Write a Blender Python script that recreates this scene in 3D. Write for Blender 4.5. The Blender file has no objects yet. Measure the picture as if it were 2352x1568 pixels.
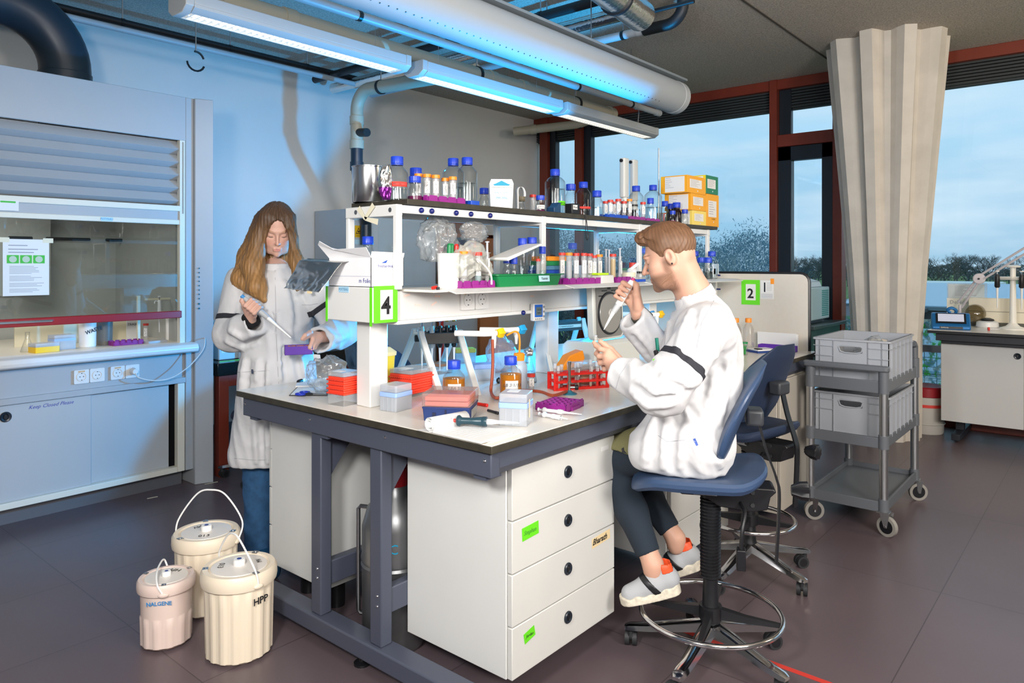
import bpy, bmesh, math, random
import numpy as np
from math import sin, cos, pi, radians as R
from mathutils import Vector, Matrix, Euler
random.seed(7)
C = bpy.context.scene.collection
S = bpy.context.scene
# ---------------------------------------------------------------- camera
FPX = 1656.5; HOR = 604.8; TH = R(40.2); CX = 1176.0; CZ = 1.432
cd = bpy.data.cameras.new('camera'); cam = bpy.data.objects.new('camera', cd); C.objects.link(cam)
cam.location = (0, 0, CZ); cam.rotation_euler = (R(90), 0, TH - R(90))
cd.sensor_width = 36; cd.lens = 36 * FPX / 2352; cd.shift_y = (HOR - 784) / 2352; cd.clip_start = .05; cd.clip_end = 900
S.camera = cam
# ---------------------------------------------------------------- world: pale dusk sky with soft cloud
W = bpy.data.worlds.new('sky'); S.world = W; W.use_nodes = True
nt = W.node_tree; N = nt.nodes; L = nt.links
bg = N['Background']
tc = N.new('ShaderNodeTexCoord'); sx = N.new('ShaderNodeSeparateXYZ'); L.new(tc.outputs['Generated'], sx.inputs[0])
rp = N.new('ShaderNodeValToRGB'); L.new(sx.outputs[2], rp.inputs[0])
e = rp.color_ramp.elements
e[0].position = 0.0; e[0].color = (.27, .50, .68, 1)
e[1].position = .5; e[1].color = (.52, .75, .93, 1)
for p_, c_ in ((.06, (.32, .57, .77, 1)), (.16, (.40, .66, .86, 1)), (.25, (.47, .72, .91, 1))):
    q = e.new(p_); q.color = c_
mp = N.new('ShaderNodeMapping'); mp.inputs['Scale'].default_value = (1.6, 1.6, 7); L.new(tc.outputs['Generated'], mp.inputs[0])
nz = N.new('ShaderNodeTexNoise'); nz.inputs['Scale'].default_value = 2.2; nz.inputs['Detail'].default_value = 5; L.new(mp.outputs[0], nz.inputs[0])
r2 = N.new('ShaderNodeValToRGB'); r2.color_ramp.elements[0].position = .45; r2.color_ramp.elements[1].position = .8
L.new(nz.outputs[0], r2.inputs[0])
mx = N.new('ShaderNodeMix'); mx.data_type = 'RGBA'; L.new(r2.outputs[0], mx.inputs[0]); L.new(rp.outputs[0], mx.inputs[6]); mx.inputs[7].default_value = (.66, .80, .90, 1)
L.new(mx.outputs[2], bg.inputs[0]); bg.inputs[1].default_value = .84
# ---------------------------------------------------------------- lights
def area(name, loc, to, size, power, color, spread=180):
    l = bpy.data.lights.new(name, 'AREA'); l.shape = 'DISK'; l.size = size; l.energy = power; l.color = color; l.spread = R(spread)
    o = bpy.data.objects.new(name, l); C.objects.link(o); o.location = loc
    o.rotation_euler = (Vector(to) - Vector(loc)).to_track_quat('-Z', 'Y').to_euler(); return o
def spot(name, loc, to, r, power, color, ang=120, blend=.4):
    l = bpy.data.lights.new(name, 'SPOT'); l.shadow_soft_size = r; l.energy = power; l.color = color; l.spot_size = R(ang); l.spot_blend = blend
    o = bpy.data.objects.new(name, l); C.objects.link(o); o.location = loc
    o.rotation_euler = (Vector(to) - Vector(loc)).to_track_quat('-Z', 'Y').to_euler(); return o
area('flash_key', (-.25, .75, 1.85), (2.4, 2.4, 1.0), .35, 38, (1, .97, .93))
area('fill_light', (-.6, -1.3, 2.5), (3.0, 1.4, 1.0), 1.3, 62, (1, .96, .92))  # unseen fill lamp added behind the camera
area('ceiling_fill', (1.0, -2.6, 3.1), (2.6, .6, .5), 1.8, 40, (1, .93, .86))  # added fill lamp, out of view just under the ceiling
spot('blue_flash', (3.85, 2.5, 1.2), (3.132, 2.692, 1.869), .06, 250, (.0, .42, 1.0), 142, .08)
area('ceiling_wash', (1.5, -1.6, 1.9), (3.4, .6, 3.28), 1.2, 85, (1, .95, .9))  # unseen uplight added to brighten the ceiling
area('room_light_right', (5.2, -2.6, 3.0), (6.3, 1.3, 1.5), 1.0, 40, (1, .82, .58))
area('hood_fill', (1.2, 5.0, 1.95), (1.2, 5.0, 0), .5, 5, (1, .96, .88))  # unseen lamp added to brighten the inside of the fume cupboard
S.view_settings.view_transform = 'Standard'; S.view_settings.look = 'None'
S.view_settings.exposure = 0.5; S.view_settings.gamma = 1.0; S.view_settings.use_curve_mapping = False

# ---------------------------------------------------------------- picture geometry -> world, on known planes
ct, st = cos(TH), sin(TH)
def ray(px, py):
    xr = (px - CX) / FPX
    return Vector((ct + xr * st, st - xr * ct, (HOR - py) / FPX))
O3 = Vector((0, 0, CZ))
def Pz(px, py, z): r = ray(px, py); return r * ((z - CZ) / r.z) + O3
def PX(px, py, X): r = ray(px, py); return r * (X / r.x) + O3
def PY(px, py, Y): r = ray(px, py); return r * (Y / r.y) + O3
def PD(px, py, d): return ray(px, py) * d + O3

# ---------------------------------------------------------------- materials
MATS = {}
def srgb(c):
    if isinstance(c, str): c = tuple(int(c[i:i+2], 16) / 255 for i in (0, 2, 4))
    return tuple(((x + .055) / 1.055) ** 2.4 if x > .04045 else x / 12.92 for x in c)
def mat(name, col, rough=.5, metal=0, noise=0, nscale=40, bump=0, bscale=200, emit=0, coat=0, spec=.5, trans=0, sss=0, attr=None, bdist=.004):
    if name in MATS: return MATS[name]
    m = bpy.data.materials.new(name); m.use_nodes = True; MATS[name] = m
    n = m.node_tree.nodes; l = m.node_tree.links; b = n['Principled BSDF']
    c = srgb(col) + (1,)
    b.inputs['Base Color'].default_value = c; b.inputs['Roughness'].default_value = rough; b.inputs['Metallic'].default_value = metal
    b.inputs['Specular IOR Level'].default_value = spec
    if trans: b.inputs['Transmission Weight'].default_value = trans
    if coat: b.inputs['Coat Weight'].default_value = coat; b.inputs['Coat Roughness'].default_value = .08
    if sss: b.inputs['Subsurface Weight'].default_value = sss; b.inputs['Subsurface Radius'].default_value = (.01, .004, .002); b.inputs['Subsurface Scale'].default_value = 1
    if emit: b.inputs['Emission Color'].default_value = c; b.inputs['Emission Strength'].default_value = emit
    if noise or bump:
        t = n.new('ShaderNodeTexCoord')
    if noise:
        z = n.new('ShaderNodeTexNoise'); z.inputs['Scale'].default_value = nscale; z.inputs['Detail'].default_value = 4; l.new(t.outputs['Object'], z.inputs[0])
        x = n.new('ShaderNodeMix'); x.data_type = 'RGBA'; x.blend_type = 'MULTIPLY'; x.inputs[0].default_value = 1
        rr = n.new('ShaderNodeMapRange'); rr.inputs[1].default_value = .3; rr.inputs[2].default_value = .7; rr.inputs[3].default_value = 1 - noise; rr.inputs[4].default_value = 1 + noise * .4
        l.new(z.outputs[0], rr.inputs[0]); x.inputs[6].default_value = c; l.new(rr.outputs[0], x.inputs[7]); l.new(x.outputs[2], b.inputs['Base Color'])
    if attr:
        a = n.new('ShaderNodeVertexColor'); a.layer_name = attr; l.new(a.outputs[0], b.inputs['Base Color'])
    if bump:
        z = n.new('ShaderNodeTexNoise'); z.inputs['Scale'].default_value = bscale; z.inputs['Detail'].default_value = 3; l.new(t.outputs['Object'], z.inputs[0])
        u = n.new('ShaderNodeBump'); u.inputs['Strength'].default_value = bump; u.inputs['Distance'].default_value = bdist; l.new(z.outputs[0], u.inputs['Height']); l.new(u.outputs[0], b.inputs['Normal'])
    return m
def clear(name, col=(1, 1, 1), dens=.06, rough=.03, edge=.5, body=0, bodycol=None):
    """thin clear wall: tinted see-through, Fresnel shine, slightly denser towards grazing; body = milky share"""
    if name in MATS: return MATS[name]
    m = bpy.data.materials.new(name); m.use_nodes = True; MATS[name] = m
    n = m.node_tree.nodes; l = m.node_tree.links; n.clear()
    o = n.new('ShaderNodeOutputMaterial'); t = n.new('ShaderNodeBsdfTransparent'); g = n.new('ShaderNodeBsdfGlossy')
    g.inputs['Roughness'].default_value = rough; g.inputs[0].default_value = (1, 1, 1, 1)
    lw = n.new('ShaderNodeLayerWeight'); lw.inputs[0].default_value = .45
    c = srgb(col) if isinstance(col, str) else col
    rp = n.new('ShaderNodeMix'); rp.data_type = 'RGBA'; rp.inputs[6].default_value = tuple(x * (1 - dens) for x in c) + (1,)
    rp.inputs[7].default_value = tuple(x * (1 - edge) for x in c) + (1,); l.new(lw.outputs['Facing'], rp.inputs[0]); l.new(rp.outputs[2], t.inputs[0])
    f5 = n.new('ShaderNodeLayerWeight'); f5.inputs[0].default_value = .5; pw_ = n.new('ShaderNodeMath'); pw_.operation = 'POWER'; pw_.inputs[1].default_value = 4; l.new(f5.outputs['Facing'], pw_.inputs[0])
    fr = n.new('ShaderNodeMath'); fr.operation = 'MULTIPLY_ADD'; fr.inputs[1].default_value = .8; fr.inputs[2].default_value = .035; l.new(pw_.outputs[0], fr.inputs[0])
    x = n.new('ShaderNodeMixShader'); l.new(fr.outputs[0], x.inputs[0]); l.new(t.outputs[0], x.inputs[1]); l.new(g.outputs[0], x.inputs[2])
    last = x
    if body:
        d = n.new('ShaderNodeBsdfPrincipled'); d.inputs['Base Color'].default_value = (srgb(bodycol) if bodycol else c) + (1,); d.inputs['Roughness'].default_value = .35
        y = n.new('ShaderNodeMixShader'); y.inputs[0].default_value = body; l.new(x.outputs[0], y.inputs[1]); l.new(d.outputs[0], y.inputs[2]); last = y
    l.new(last.outputs[0], o.inputs[0]); return m

white = mat('white_laminate', 'DCDDDB', .38, noise=.03, nscale=3)
warmwhite = mat('warm_white_paint', 'E4E1DA', .35)
cabgrey = mat('cabinet_grey', 'D2D2CE', .4, noise=.03, nscale=5)
steelblue = mat('slate_blue_paint', '4A4F5E', .42, bump=.05, bscale=900)
benchtop = mat('bench_laminate', 'E0DACF', .25, noise=.05, nscale=6)
edge = mat('dark_laminate_edge', '3A362C', .5, noise=.35, nscale=30)
black = mat('black_plastic', '15161A', .4)
rubber = mat('dark_rubber', '26282B', .6)
chrome = mat('chrome', 'D8D8DA', .12, 1)
steel = mat('brushed_steel', 'B4B6B8', .32, 1, noise=.08, nscale=60)
foil = mat('aluminium_foil', 'E0DEDA', .2, 1, bump=.6, bscale=45)
bluecap = mat('blue_cap_plastic', '1A3FC0', .38)
orangecap = mat('orange_cap_plastic', 'F08A1E', .4)
redcap = mat('red_cap_plastic', 'D2382C', .4)
redp = mat('red_rack_plastic', 'D8261E', .38)
purple = mat('purple_rack_plastic', '8E2083', .42)
violet = mat('violet_card', '5A2A9E', .45)
bluerack = mat('blue_rack_plastic', '1549B5', .4)
navy = mat('navy_plastic', '24386E', .45)
greenp = mat('green_plastic', '0B7D45', .42)
tapegreen = mat('green_tape', '67D91E', .5)
paper = mat('paper', 'E0E0DE', .7)
ink = mat('black_ink', '18181C', .6)
blueink = mat('blue_ink', '2C3C9A', .6)
cyanink = mat('teal_ink', '1796B8', .6)
yellowp = mat('yellow_plastic', 'F2C51A', .4)
orangep = mat('orange_plastic', 'F7941D', .42)
limep = mat('lime_plastic', 'B9E020', .42)
glass = clear('clear_glass', (.98, .99, .99), .01, .02, .3)
plastic = clear('clear_plastic', (.97, .97, .97), .04, .12, .3, .22, 'F0F0F0')
milky = clear('milky_plastic', (.96, .97, 1), .08, .25, .25, .5, 'D6DCE4')
amberglass = clear('amber_glass', '5A1E08', .3, .03, .6, .25, '32100A')
amberliq = clear('amber_medium', 'F5AE2A', .03, .1, .3, .45, 'D98F1A')
water = clear('water', (.93, .98, .99), .03, .02, .2)
purpleliq = clear('purple_liquid', '8A2060', .2, .1, .3, .6, '7A1B58')
pane = clear('window_glass', (.97, .99, 1), .01, .0, .12)
mahog = mat('red_brown_frame_paint', '78301F', .4, noise=.1, nscale=8)
skinm = mat('skin', 'E2B196', .48, sss=.15, attr='Col', spec=.35)

# ---------------------------------------------------------------- mesh builder
class MB:
    def __init__(s): s.v = []; s.f = []; s.m = []; s.cur = 0
    def mi(s, i): s.cur = i; return s
    def add(s, vs, fs):
        b = len(s.v); s.v += [tuple(p) for p in vs]; s.f += [tuple(b + i for i in f) for f in fs]; s.m += [s.cur] * len(fs); return s
    def xf(s, M, a=0):
        s.v[a:] = [tuple(M @ Vector(p)) for p in s.v[a:]]; return s
    def box(s, x0, x1, y0, y1, z0, z1):
        vs = [(x, y, z) for z in (z0, z1) for y in (y0, y1) for x in (x0, x1)]
        return s.add(vs, [(0, 2, 3, 1), (4, 5, 7, 6), (0, 1, 5, 4), (2, 6, 7, 3), (0, 4, 6, 2), (1, 3, 7, 5)])
    def bx(s, c, d): return s.box(c[0]-d[0]/2, c[0]+d[0]/2, c[1]-d[1]/2, c[1]+d[1]/2, c[2]-d[2]/2, c[2]+d[2]/2)
    def rings(s, rs, close=True, cap=True, loop=False):
        n = len(rs[0]); b = len(s.v); vs = [p for r in rs for p in r]; fs = []
        K = len(rs)
        for i in range(K - (0 if loop else 1)):
            i2 = (i + 1) % K
            for j in range(n if close else n - 1):
                k = (j + 1) % n; fs.append((i*n+j, i*n+k, i2*n+k, i2*n+j))
        if cap and not loop: fs.append(tuple(range(n))[::-1]); fs.append(tuple((K-1)*n+j for j in range(n)))
        return s.add(vs, fs)
    def lathe(s, prof, n=24, o=(0, 0, 0), cap=True):
        return s.rings([[(o[0]+r*cos(2*pi*j/n), o[1]+r*sin(2*pi*j/n), o[2]+z) for j in range(n)] for r, z in prof], cap=cap)
    def cyl(s, p0, p1, r0, r1=None, n=16, cap=True):
        return s.tube([p0, p1], [r0, r0 if r1 is None else r1], n, cap)
    def tube(s, pts, r, n=10, cap=True, loop=False):
        pts = [Vector(p) for p in pts]; K = len(pts)
        rr = r if isinstance(r, (list, tuple)) else [r] * K
        T = []
        for i in range(K):
            a = pts[(i-1) % K] if (loop or i > 0) else pts[i]; b = pts[(i+1) % K] if (loop or i < K-1) else pts[i]
            d = (b - a); T.append(d.normalized() if d.length > 1e-9 else Vector((0, 0, 1)))
        u = T[0].orthogonal().normalized(); rs = []
        for i in range(K):
            u = (u - T[i] * u.dot(T[i]));
            u = u.normalized() if u.length > 1e-6 else T[i].orthogonal().normalized()
            w = T[i].cross(u)
            rs.append([pts[i] + (u * cos(2*pi*j/n) + w * sin(2*pi*j/n)) * rr[i] for j in range(n)])
        return s.rings(rs, cap=cap, loop=loop)
    def prism(s, poly, z0, z1, taper=1.0):
        cx = sum(p[0] for p in poly)/len(poly); cy = sum(p[1] for p in poly)/len(poly)
        return s.rings([[(x, y, z0) for x, y in poly], [(cx+(x-cx)*taper, cy+(y-cy)*taper, z1) for x, y in poly]])
    def ext(s, poly, axis, a0, a1):
        """extrude a 2-D outline along X or Y: poly in (other horizontal, z)"""
        f = (lambda p, a: (a, p[0], p[1])) if axis == 'x' else (lambda p, a: (p[0], a, p[1]))
        return s.rings([[f(p, a0) for p in poly], [f(p, a1) for p in poly]])
    def rbox(s, x0, x1, y0, y1, z0, z1, r=.01, k=4, taper=1.0):
        return s.prism(rrect(x0, x1, y0, y1, r, k), z0, z1, taper)
    def sph(s, c, r, n=14, k=8, sc=(1, 1, 1)):
        return s.rings([[(c[0]+r*sc[0]*sin(pi*i/k)*cos(2*pi*j/n), c[1]+r*sc[1]*sin(pi*i/k)*sin(2*pi*j/n), c[2]-r*sc[2]*cos(pi*i/k)) for j in range(n)] for i in [.12]+list(range(1, k))+[k-.12]])
    def build(s, name, mats, parent=None, loc=(0, 0, 0), bev=0, ang=35, seg=2, rot=None, flat=False):
        me = bpy.data.meshes.new(name); me.from_pydata(s.v, [], s.f)
        if not isinstance(mats, (list, tuple)): mats = [mats]
        for m in mats: me.materials.append(m)
        me.polygons.foreach_set('material_index', s.m)
        bm = bmesh.new(); bm.from_mesh(me); bmesh.ops.recalc_face_normals(bm, faces=bm.faces); bm.to_mesh(me); bm.free()
        if not flat:
            me.polygons.foreach_set('use_smooth', [True] * len(me.polygons)); me.set_sharp_from_angle(angle=R(ang))
        return link(name, me, parent, loc, bev, seg, rot)
def link(name, me, parent=None, loc=(0, 0, 0), bev=0, seg=2, rot=None):
    o = bpy.data.objects.new(name, me); C.objects.link(o); o.location = loc
    if rot: o.rotation_euler = rot
    if parent: o.parent = parent
    if bev:
        md = o.modifiers.new('bevel', 'BEVEL'); md.width = bev; md.segments = seg; md.limit_method = 'ANGLE'; md.angle_limit = R(40); md.harden_normals = False
    return o
def rrect(x0, x1, y0, y1, r, k=4):
    P = []
    for cx, cy, a in ((x1-r, y1-r, 0), (x0+r, y1-r, 90), (x0+r, y0+r, 180), (x1-r, y0+r, 270)):
        for i in range(k+1): t = R(a + 90*i/k); P.append((cx+r*cos(t), cy+r*sin(t)))
    return P
def thing(name, label, cat, loc=(0, 0, 0), rz=0, group=None):
    o = bpy.data.objects.new(name, None); C.objects.link(o); o.empty_display_size = .05; o.location = loc; o.rotation_euler = (0, 0, rz)
    o['label'] = label; o['category'] = cat
    if group: o['group'] = group
    return o
def tag(o, label, cat, group=None, kind=None):
    o['label'] = label; o['category'] = cat
    if group: o['group'] = group
    if kind: o['kind'] = kind
    return o
def struct(name, mb, m, bev=0, **k):
    o = mb.build(name, m, bev=bev, **k); o['kind'] = 'structure'; return o
def dup(o, parent=None):
    c = o.copy(); C.objects.link(c)
    if parent: c.parent = parent
    for ch in list(o.children): dup(ch, c)
    return c
def text(name, s, size, m, parent, M, ext=.0002, ax='CENTER', shear=0, bold=0):
    cu = bpy.data.curves.new('t', 'FONT'); cu.body = s; cu.size = size; cu.extrude = ext; cu.align_x = ax; cu.align_y = 'CENTER'; cu.shear = shear; cu.offset = bold
    cu.resolution_u = 2
    t = bpy.data.objects.new('t', cu); me = bpy.data.meshes.new_from_object(t); bpy.data.objects.remove(t)
    me.materials.clear(); me.materials.append(m)
    o = bpy.data.objects.new(name, me); C.objects.link(o)
    if parent: o.parent = parent
    o.matrix_local = M; return o
def face(p, n, up=(0, 0, 1)):
    """matrix putting text at p, facing direction n, upright"""
    n = Vector(n).normalized(); u = Vector(up); x = u.cross(n).normalized(); y = n.cross(x)
    return Matrix(((x.x, y.x, n.x, p[0]), (x.y, y.y, n.y, p[1]), (x.z, y.z, n.z, p[2]), (0, 0, 0, 1)))
def scribble(mb, p, n, w, h, seed=0, r=.0006, k=18):
    """handwriting-like line on a surface at p facing n"""
    M = face(p, n); rnd = random.Random(seed); pts = []
    for i in range(k): pts.append(M @ Vector((-w/2 + w*i/(k-1) + rnd.uniform(-.3, .3)*w/k, (rnd.random()-.5)*h*(1 if i % 3 else 1.6), .0004)))
    return mb.tube(pts, r, 4)
# ================================================================ ROOM SHELL
ZC = 3.28; XW = 7.35; YW = 5.78
def floor_mat():
    m = mat('floor_tiles', '62555A', .34, noise=.12, nscale=1.6, bump=.05, bscale=500)
    n = m.node_tree.nodes; l = m.node_tree.links; b = n['Principled BSDF']
    t = n.new('ShaderNodeTexCoord'); k = n.new('ShaderNodeTexBrick'); l.new(t.outputs['Object'], k.inputs[0])
    k.inputs['Scale'].default_value = 1; k.inputs['Brick Width'].default_value = 1.2; k.inputs['Row Height'].default_value = .6
    k.inputs['Mortar Size'].default_value = .0022; k.offset = 0; k.inputs['Color1'].default_value = (1, 1, 1, 1); k.inputs['Color2'].default_value = (.9, .9, .9, 1); k.inputs['Mortar'].default_value = (.5, .5, .5, 1)
    src = b.inputs['Base Color'].links[0].from_socket; x = n.new('ShaderNodeMix'); x.data_type = 'RGBA'; x.blend_type = 'MULTIPLY'; x.inputs[0].default_value = 1
    l.new(src, x.inputs[6]); l.new(k.outputs[0], x.inputs[7]); l.new(x.outputs[2], b.inputs['Base Color'])
    return m
concrete_ceil = mat('acoustic_cement_board', 'B9B0A4', .9, noise=.4, nscale=90, bump=.7, bscale=130)
wallpaint = mat('wall_paint', 'D5D3D0', .8, bump=.08, bscale=700)
struct('floor', MB().box(-3, XW+.1, -5, YW, -.1, 0), floor_mat())
struct('ceiling', MB().box(-3, XW+.1, -5, YW, ZC, ZC+.1), concrete_ceil)
seam = mat('ceiling_joint', '4A443E', .9)
struct('trim_1', MB().box(-3, XW, 2.02, 2.035, ZC-.006, ZC+.01), seam)
struct('wall_left', MB().box(-3, XW+.1, YW, YW+.1, 0, ZC), wallpaint)
struct('wall_back', MB().box(-3.1, -3, -5, YW+.1, 0, ZC), wallpaint)
struct('wall_right', MB().box(-3.1, XW+.1, -5.1, -5, 0, ZC), wallpaint)
struct('baseboard_left', MB().box(2.4, XW-.1, YW-.015, YW, 0, .09), mat('baseboard_grey', '5A5A60', .5))
# ---- window wall at X = XW : red-brown frames, dark blind box, glass
blindm = mat('blind_slats', '2E3436', .6)
darkframe = mat('dark_window_frame', '1C232C', .35)
def yw(px): return PX(px, 600, XW).y
fr = MB()
def mull(px0, px1, z0=0, z1=ZC): fr.box(XW-.1, XW+.05, yw(px1), yw(px0), z0, z1)
mull(1250, 1268); mull(1330, 1346); mull(1775, 1792); mull(1919, 1940)
fr.box(XW-.08, XW+.05, -5, YW, ZC-.10, ZC)
fr.box(XW-.09, XW+.05, yw(1919), yw(1792), 2.60, 2.72)
fr.box(XW-.08, XW+.05, -5, yw(1346), 0, .06)
fr.box(XW-.1, XW+.05, -2.3, -2.2, 0, ZC)
struct('trim_2', fr, mahog, bev=.004)
df = MB()
df.box(XW-.05, XW+.04, yw(1281), yw(1268), .06, ZC-.1); df.box(XW-.05, XW+.04, yw(1362), yw(1346), .06, ZC-.1)
y0, y1 = yw(1919), yw(1792)
df.box(XW-.06, XW+.03, y0, y0+.11, .06, 2.60); df.box(XW-.06, XW+.03, y1-.13, y1, .06, 2.60)
df.box(XW-.06, XW+.03, y0, y1, 2.46, 2.60)
df.box(XW-.03, XW+.03, yw(1792)-.12, yw(1792), 2.72, ZC-.1)
struct('door_1', df, darkframe, bev=.004)
bl = MB()
for k in range(7):
    z = ZC-.1-.028*k
    bl.box(XW-.02, XW+.06, -5, YW, z-.018, z)
bl.box(XW+.02, XW+.08, -5, YW, ZC-.30, ZC-.1)
struct('trim_3', bl, blindm)
struct('window_1', MB().box(XW+.03, XW+.036, -5, YW, 0, ZC), pane)
# leaf print on the low panes
def leafmat():
    m = bpy.data.materials.new('leaf_print_on_glass'); m.use_nodes = True; n = m.node_tree.nodes; l = m.node_tree.links; b = n['Principled BSDF']; o = n['Material Output']
    t = n.new('ShaderNodeTexCoord'); z = n.new('ShaderNodeTexNoise'); z.inputs['Scale'].default_value = 9; z.inputs['Detail'].default_value = 3; z.inputs['Roughness'].default_value = .7; l.new(t.outputs['Object'], z.inputs[0])
    r = n.new('ShaderNodeValToRGB'); r.color_ramp.interpolation = 'CONSTANT'; e = r.color_ramp.elements; e[0].color = (.55, .66, .62, 1); e[1].position = .56; e[1].color = (.10, .62, .08, 1); q = e.new(.47); q.color = (.2, .45, .55, 1); e2 = e.new(.53); e2.color = (.30, .50, .28, 1)
    l.new(z.outputs[0], r.inputs[0]); l.new(r.outputs[0], b.inputs['Base Color']); b.inputs['Roughness'].default_value = .5
    tr = n.new('ShaderNodeBsdfTransparent'); tr.inputs[0].default_value = (.9, .95, 1, 1); x = n.new('ShaderNodeMixShader')
    z2 = n.new('ShaderNodeTexNoise'); z2.inputs['Scale'].default_value = 22; z2.inputs['Detail'].default_value = 4; l.new(t.outputs['Object'], z2.inputs[0])
    r2 = n.new('ShaderNodeMapRange'); r2.inputs[1].default_value = .47; r2.inputs[2].default_value = .5; r2.inputs[3].default_value = .8; r2.inputs[4].default_value = .25; l.new(z2.outputs[0], r2.inputs[0])
    tl = n.new('ShaderNodeBsdfTranslucent'); l.new(r.outputs[0], tl.inputs[0]); ad = n.new('ShaderNodeMixShader'); ad.inputs[0].default_value = .7; l.new(b.outputs[0], ad.inputs[1]); l.new(tl.outputs[0], ad.inputs[2])
    l.new(r2.outputs[0], x.inputs[0]); l.new(tr.outputs[0], x.inputs[1]); l.new(ad.outputs[0], x.inputs[2]); l.new(x.outputs[0], o.inputs[0]); return m
struct('window_2', MB().box(XW+.015, XW+.025, -5, yw(1940), .06, .93), leafmat())
struct('trim_4', MB().box(XW-.02, XW+.05, -5, yw(1940), .64, .70), mat('grey_rail', '8B8F96', .4))
g = MB()
for k in range(60): g.cyl((XW+.25, -3.5+k*.1, .0), (XW+.25, -3.5+k*.1, .64), .004, n=4)
for k in range(8): g.cyl((XW+.25, -3.5, .05+k*.085), (XW+.25, 2.4, .05+k*.085), .004, n=4)
tag(g.build('balcony_railing_mesh', mat('railing_wire', '6A7076', .5)), 'grey wire mesh railing outside the low panes, behind the leaf print', 'railing')

# ---- folded concrete column, flaring to the ceiling
def column():
    cx, cy = 6.62, 1.5; rs = []; n = 9
    for z in [0, .3, .8, 1.4, 2.0, 2.5, 2.9, ZC]:
        t = max(0, (z - .9) / (ZC - .9)); ro = .265 + .20 * t ** 1.05 - .015*max(0, .3-z); ri = .225 + .115 * t ** 1.05; ring = []
        for k in range(n):
            a = 2*pi*k/n + .25
            for da, r in ((-.19, ro), (-.10, ro*1.0), (.10, ro*1.0), (.19, (ro+ri)/2), (2*pi/n/2-.07, ri), (2*pi/n/2+.07, ri)):
                if da == -.19: r = (ro+ri)/2
                ring.append((cx + r*cos(a+da), cy + r*sin(a+da), z))
        rs.append(ring)
    return MB().rings(rs)
col = column().build('concrete_column', mat('cast_concrete', 'CAC4BA', .8, noise=.12, nscale=5, bump=.3, bscale=60), ang=8, flat=True)
tag(col, 'pleated bare concrete column flaring out to the ceiling in front of the windows', 'column')

# ================================================================ OUTSIDE
grass = mat('meadow_grass', '557A3E', .95, noise=.3, nscale=.05)
o = MB().box(-100, 900, -700, 700, -8.2, -8.0).build('meadow', grass); tag(o, 'green meadow stretching to the tree line beyond the roofs', 'field'); o['kind'] = 'stuff'
bark = mat('haze_blue_bark', '587A88', .9)  # blue distance haze is put into this bark colour
_n = bark.node_tree; _t = _n.nodes.new('ShaderNodeBsdfTranslucent'); _t.inputs[0].default_value = srgb('6D93A3')+(1,); _m = _n.nodes.new('ShaderNodeMixShader'); _m.inputs[0].default_value = .55
_n.links.new(_n.nodes['Principled BSDF'].outputs[0], _m.inputs[1]); _n.links.new(_t.outputs[0], _m.inputs[2]); _n.links.new(_m.outputs[0], _n.nodes['Material Output'].inputs[0]); bark2 = mat('winter_bark_pale', '8FA0A0', .9); far = mat('far_trees', '4B5A5C', 1, noise=.25, nscale=.3)
def bare_tree(h, seed, depth=6, spread=.5, r0=.02, upright=.25):
    rnd = random.Random(seed); mb = MB()
    def grow(p, d, ln, r, lev):
        q = p + d * ln; mb.tube([p, (p+q)/2 + Vector((rnd.gauss(0, .02), rnd.gauss(0, .02), 0))*ln, q], [r, r*.85, r*.7], 3 if lev else 5, cap=False)
        if lev >= depth: return
        for k in range(3 if lev < depth-1 else 4):
            nd = (d + Vector((rnd.gauss(0, spread), rnd.gauss(0, spread), rnd.uniform(-.05, .3) + upright*.3))).normalized()
            grow(p + d*ln*rnd.uniform(.55, 1), nd, ln*rnd.uniform(.62, .82), r*.6, lev+1)
    grow(Vector((0, 0, 0)), Vector((0, 0, 1)), h*.28, h*r0, 0)
    return mb
tA = bare_tree(10, 3); tB = bare_tree(11, 8, spread=.6)
mA = None
def nth(k): return '%d%s' % (k, 'th' if 10 < k % 100 < 14 else {1: 'st', 2: 'nd', 3: 'rd'}.get(k % 10, 'th'))
def put_trees(mb, m, spots, lab, grp, k0=1, ks=1):
    first = None
    for i_, (x, y, sc, rz) in enumerate(spots):
        if first is None: o = mb.build('bare_tree', m, flat=True); first = o
        else: o = first.copy(); C.objects.link(o)
        o.location = (x, y, -8); o.scale = (sc, sc, sc); o.rotation_euler = (0, 0, rz); tag(o, lab + ', %s from its left end' % nth(k0+ks*i_), 'tree', grp)
rnd = random.Random(5); sp = []
for k in range(34):
    px = 1230 + k*17 + rnd.uniform(-7, 7); d = rnd.uniform(52, 75); p = PD(px, 604, d); sp.append((p.x, p.y, rnd.uniform(.98, 1.25), rnd.uniform(0, 6)))
put_trees(tA, bark, sp[::2], 'leafless tree of the blue-grey thicket outside', 'bare trees of the thicket', 1, 2)
put_trees(tB, bark, sp[1::2], 'leafless tree of the blue-grey thicket outside', 'bare trees of the thicket', 2, 2)
p = PD(1720, 604, 42); pt = bare_tree(12, 12, depth=6, spread=.42, r0=.011).build('bare_tree', bark2, flat=True); pt.location = (p.x, p.y, -8); pt.scale = (.98, .98, .98)
tag(pt, 'tall pale leafless tree standing in front of the thicket, left of the red-brown door frame', 'tree')
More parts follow.
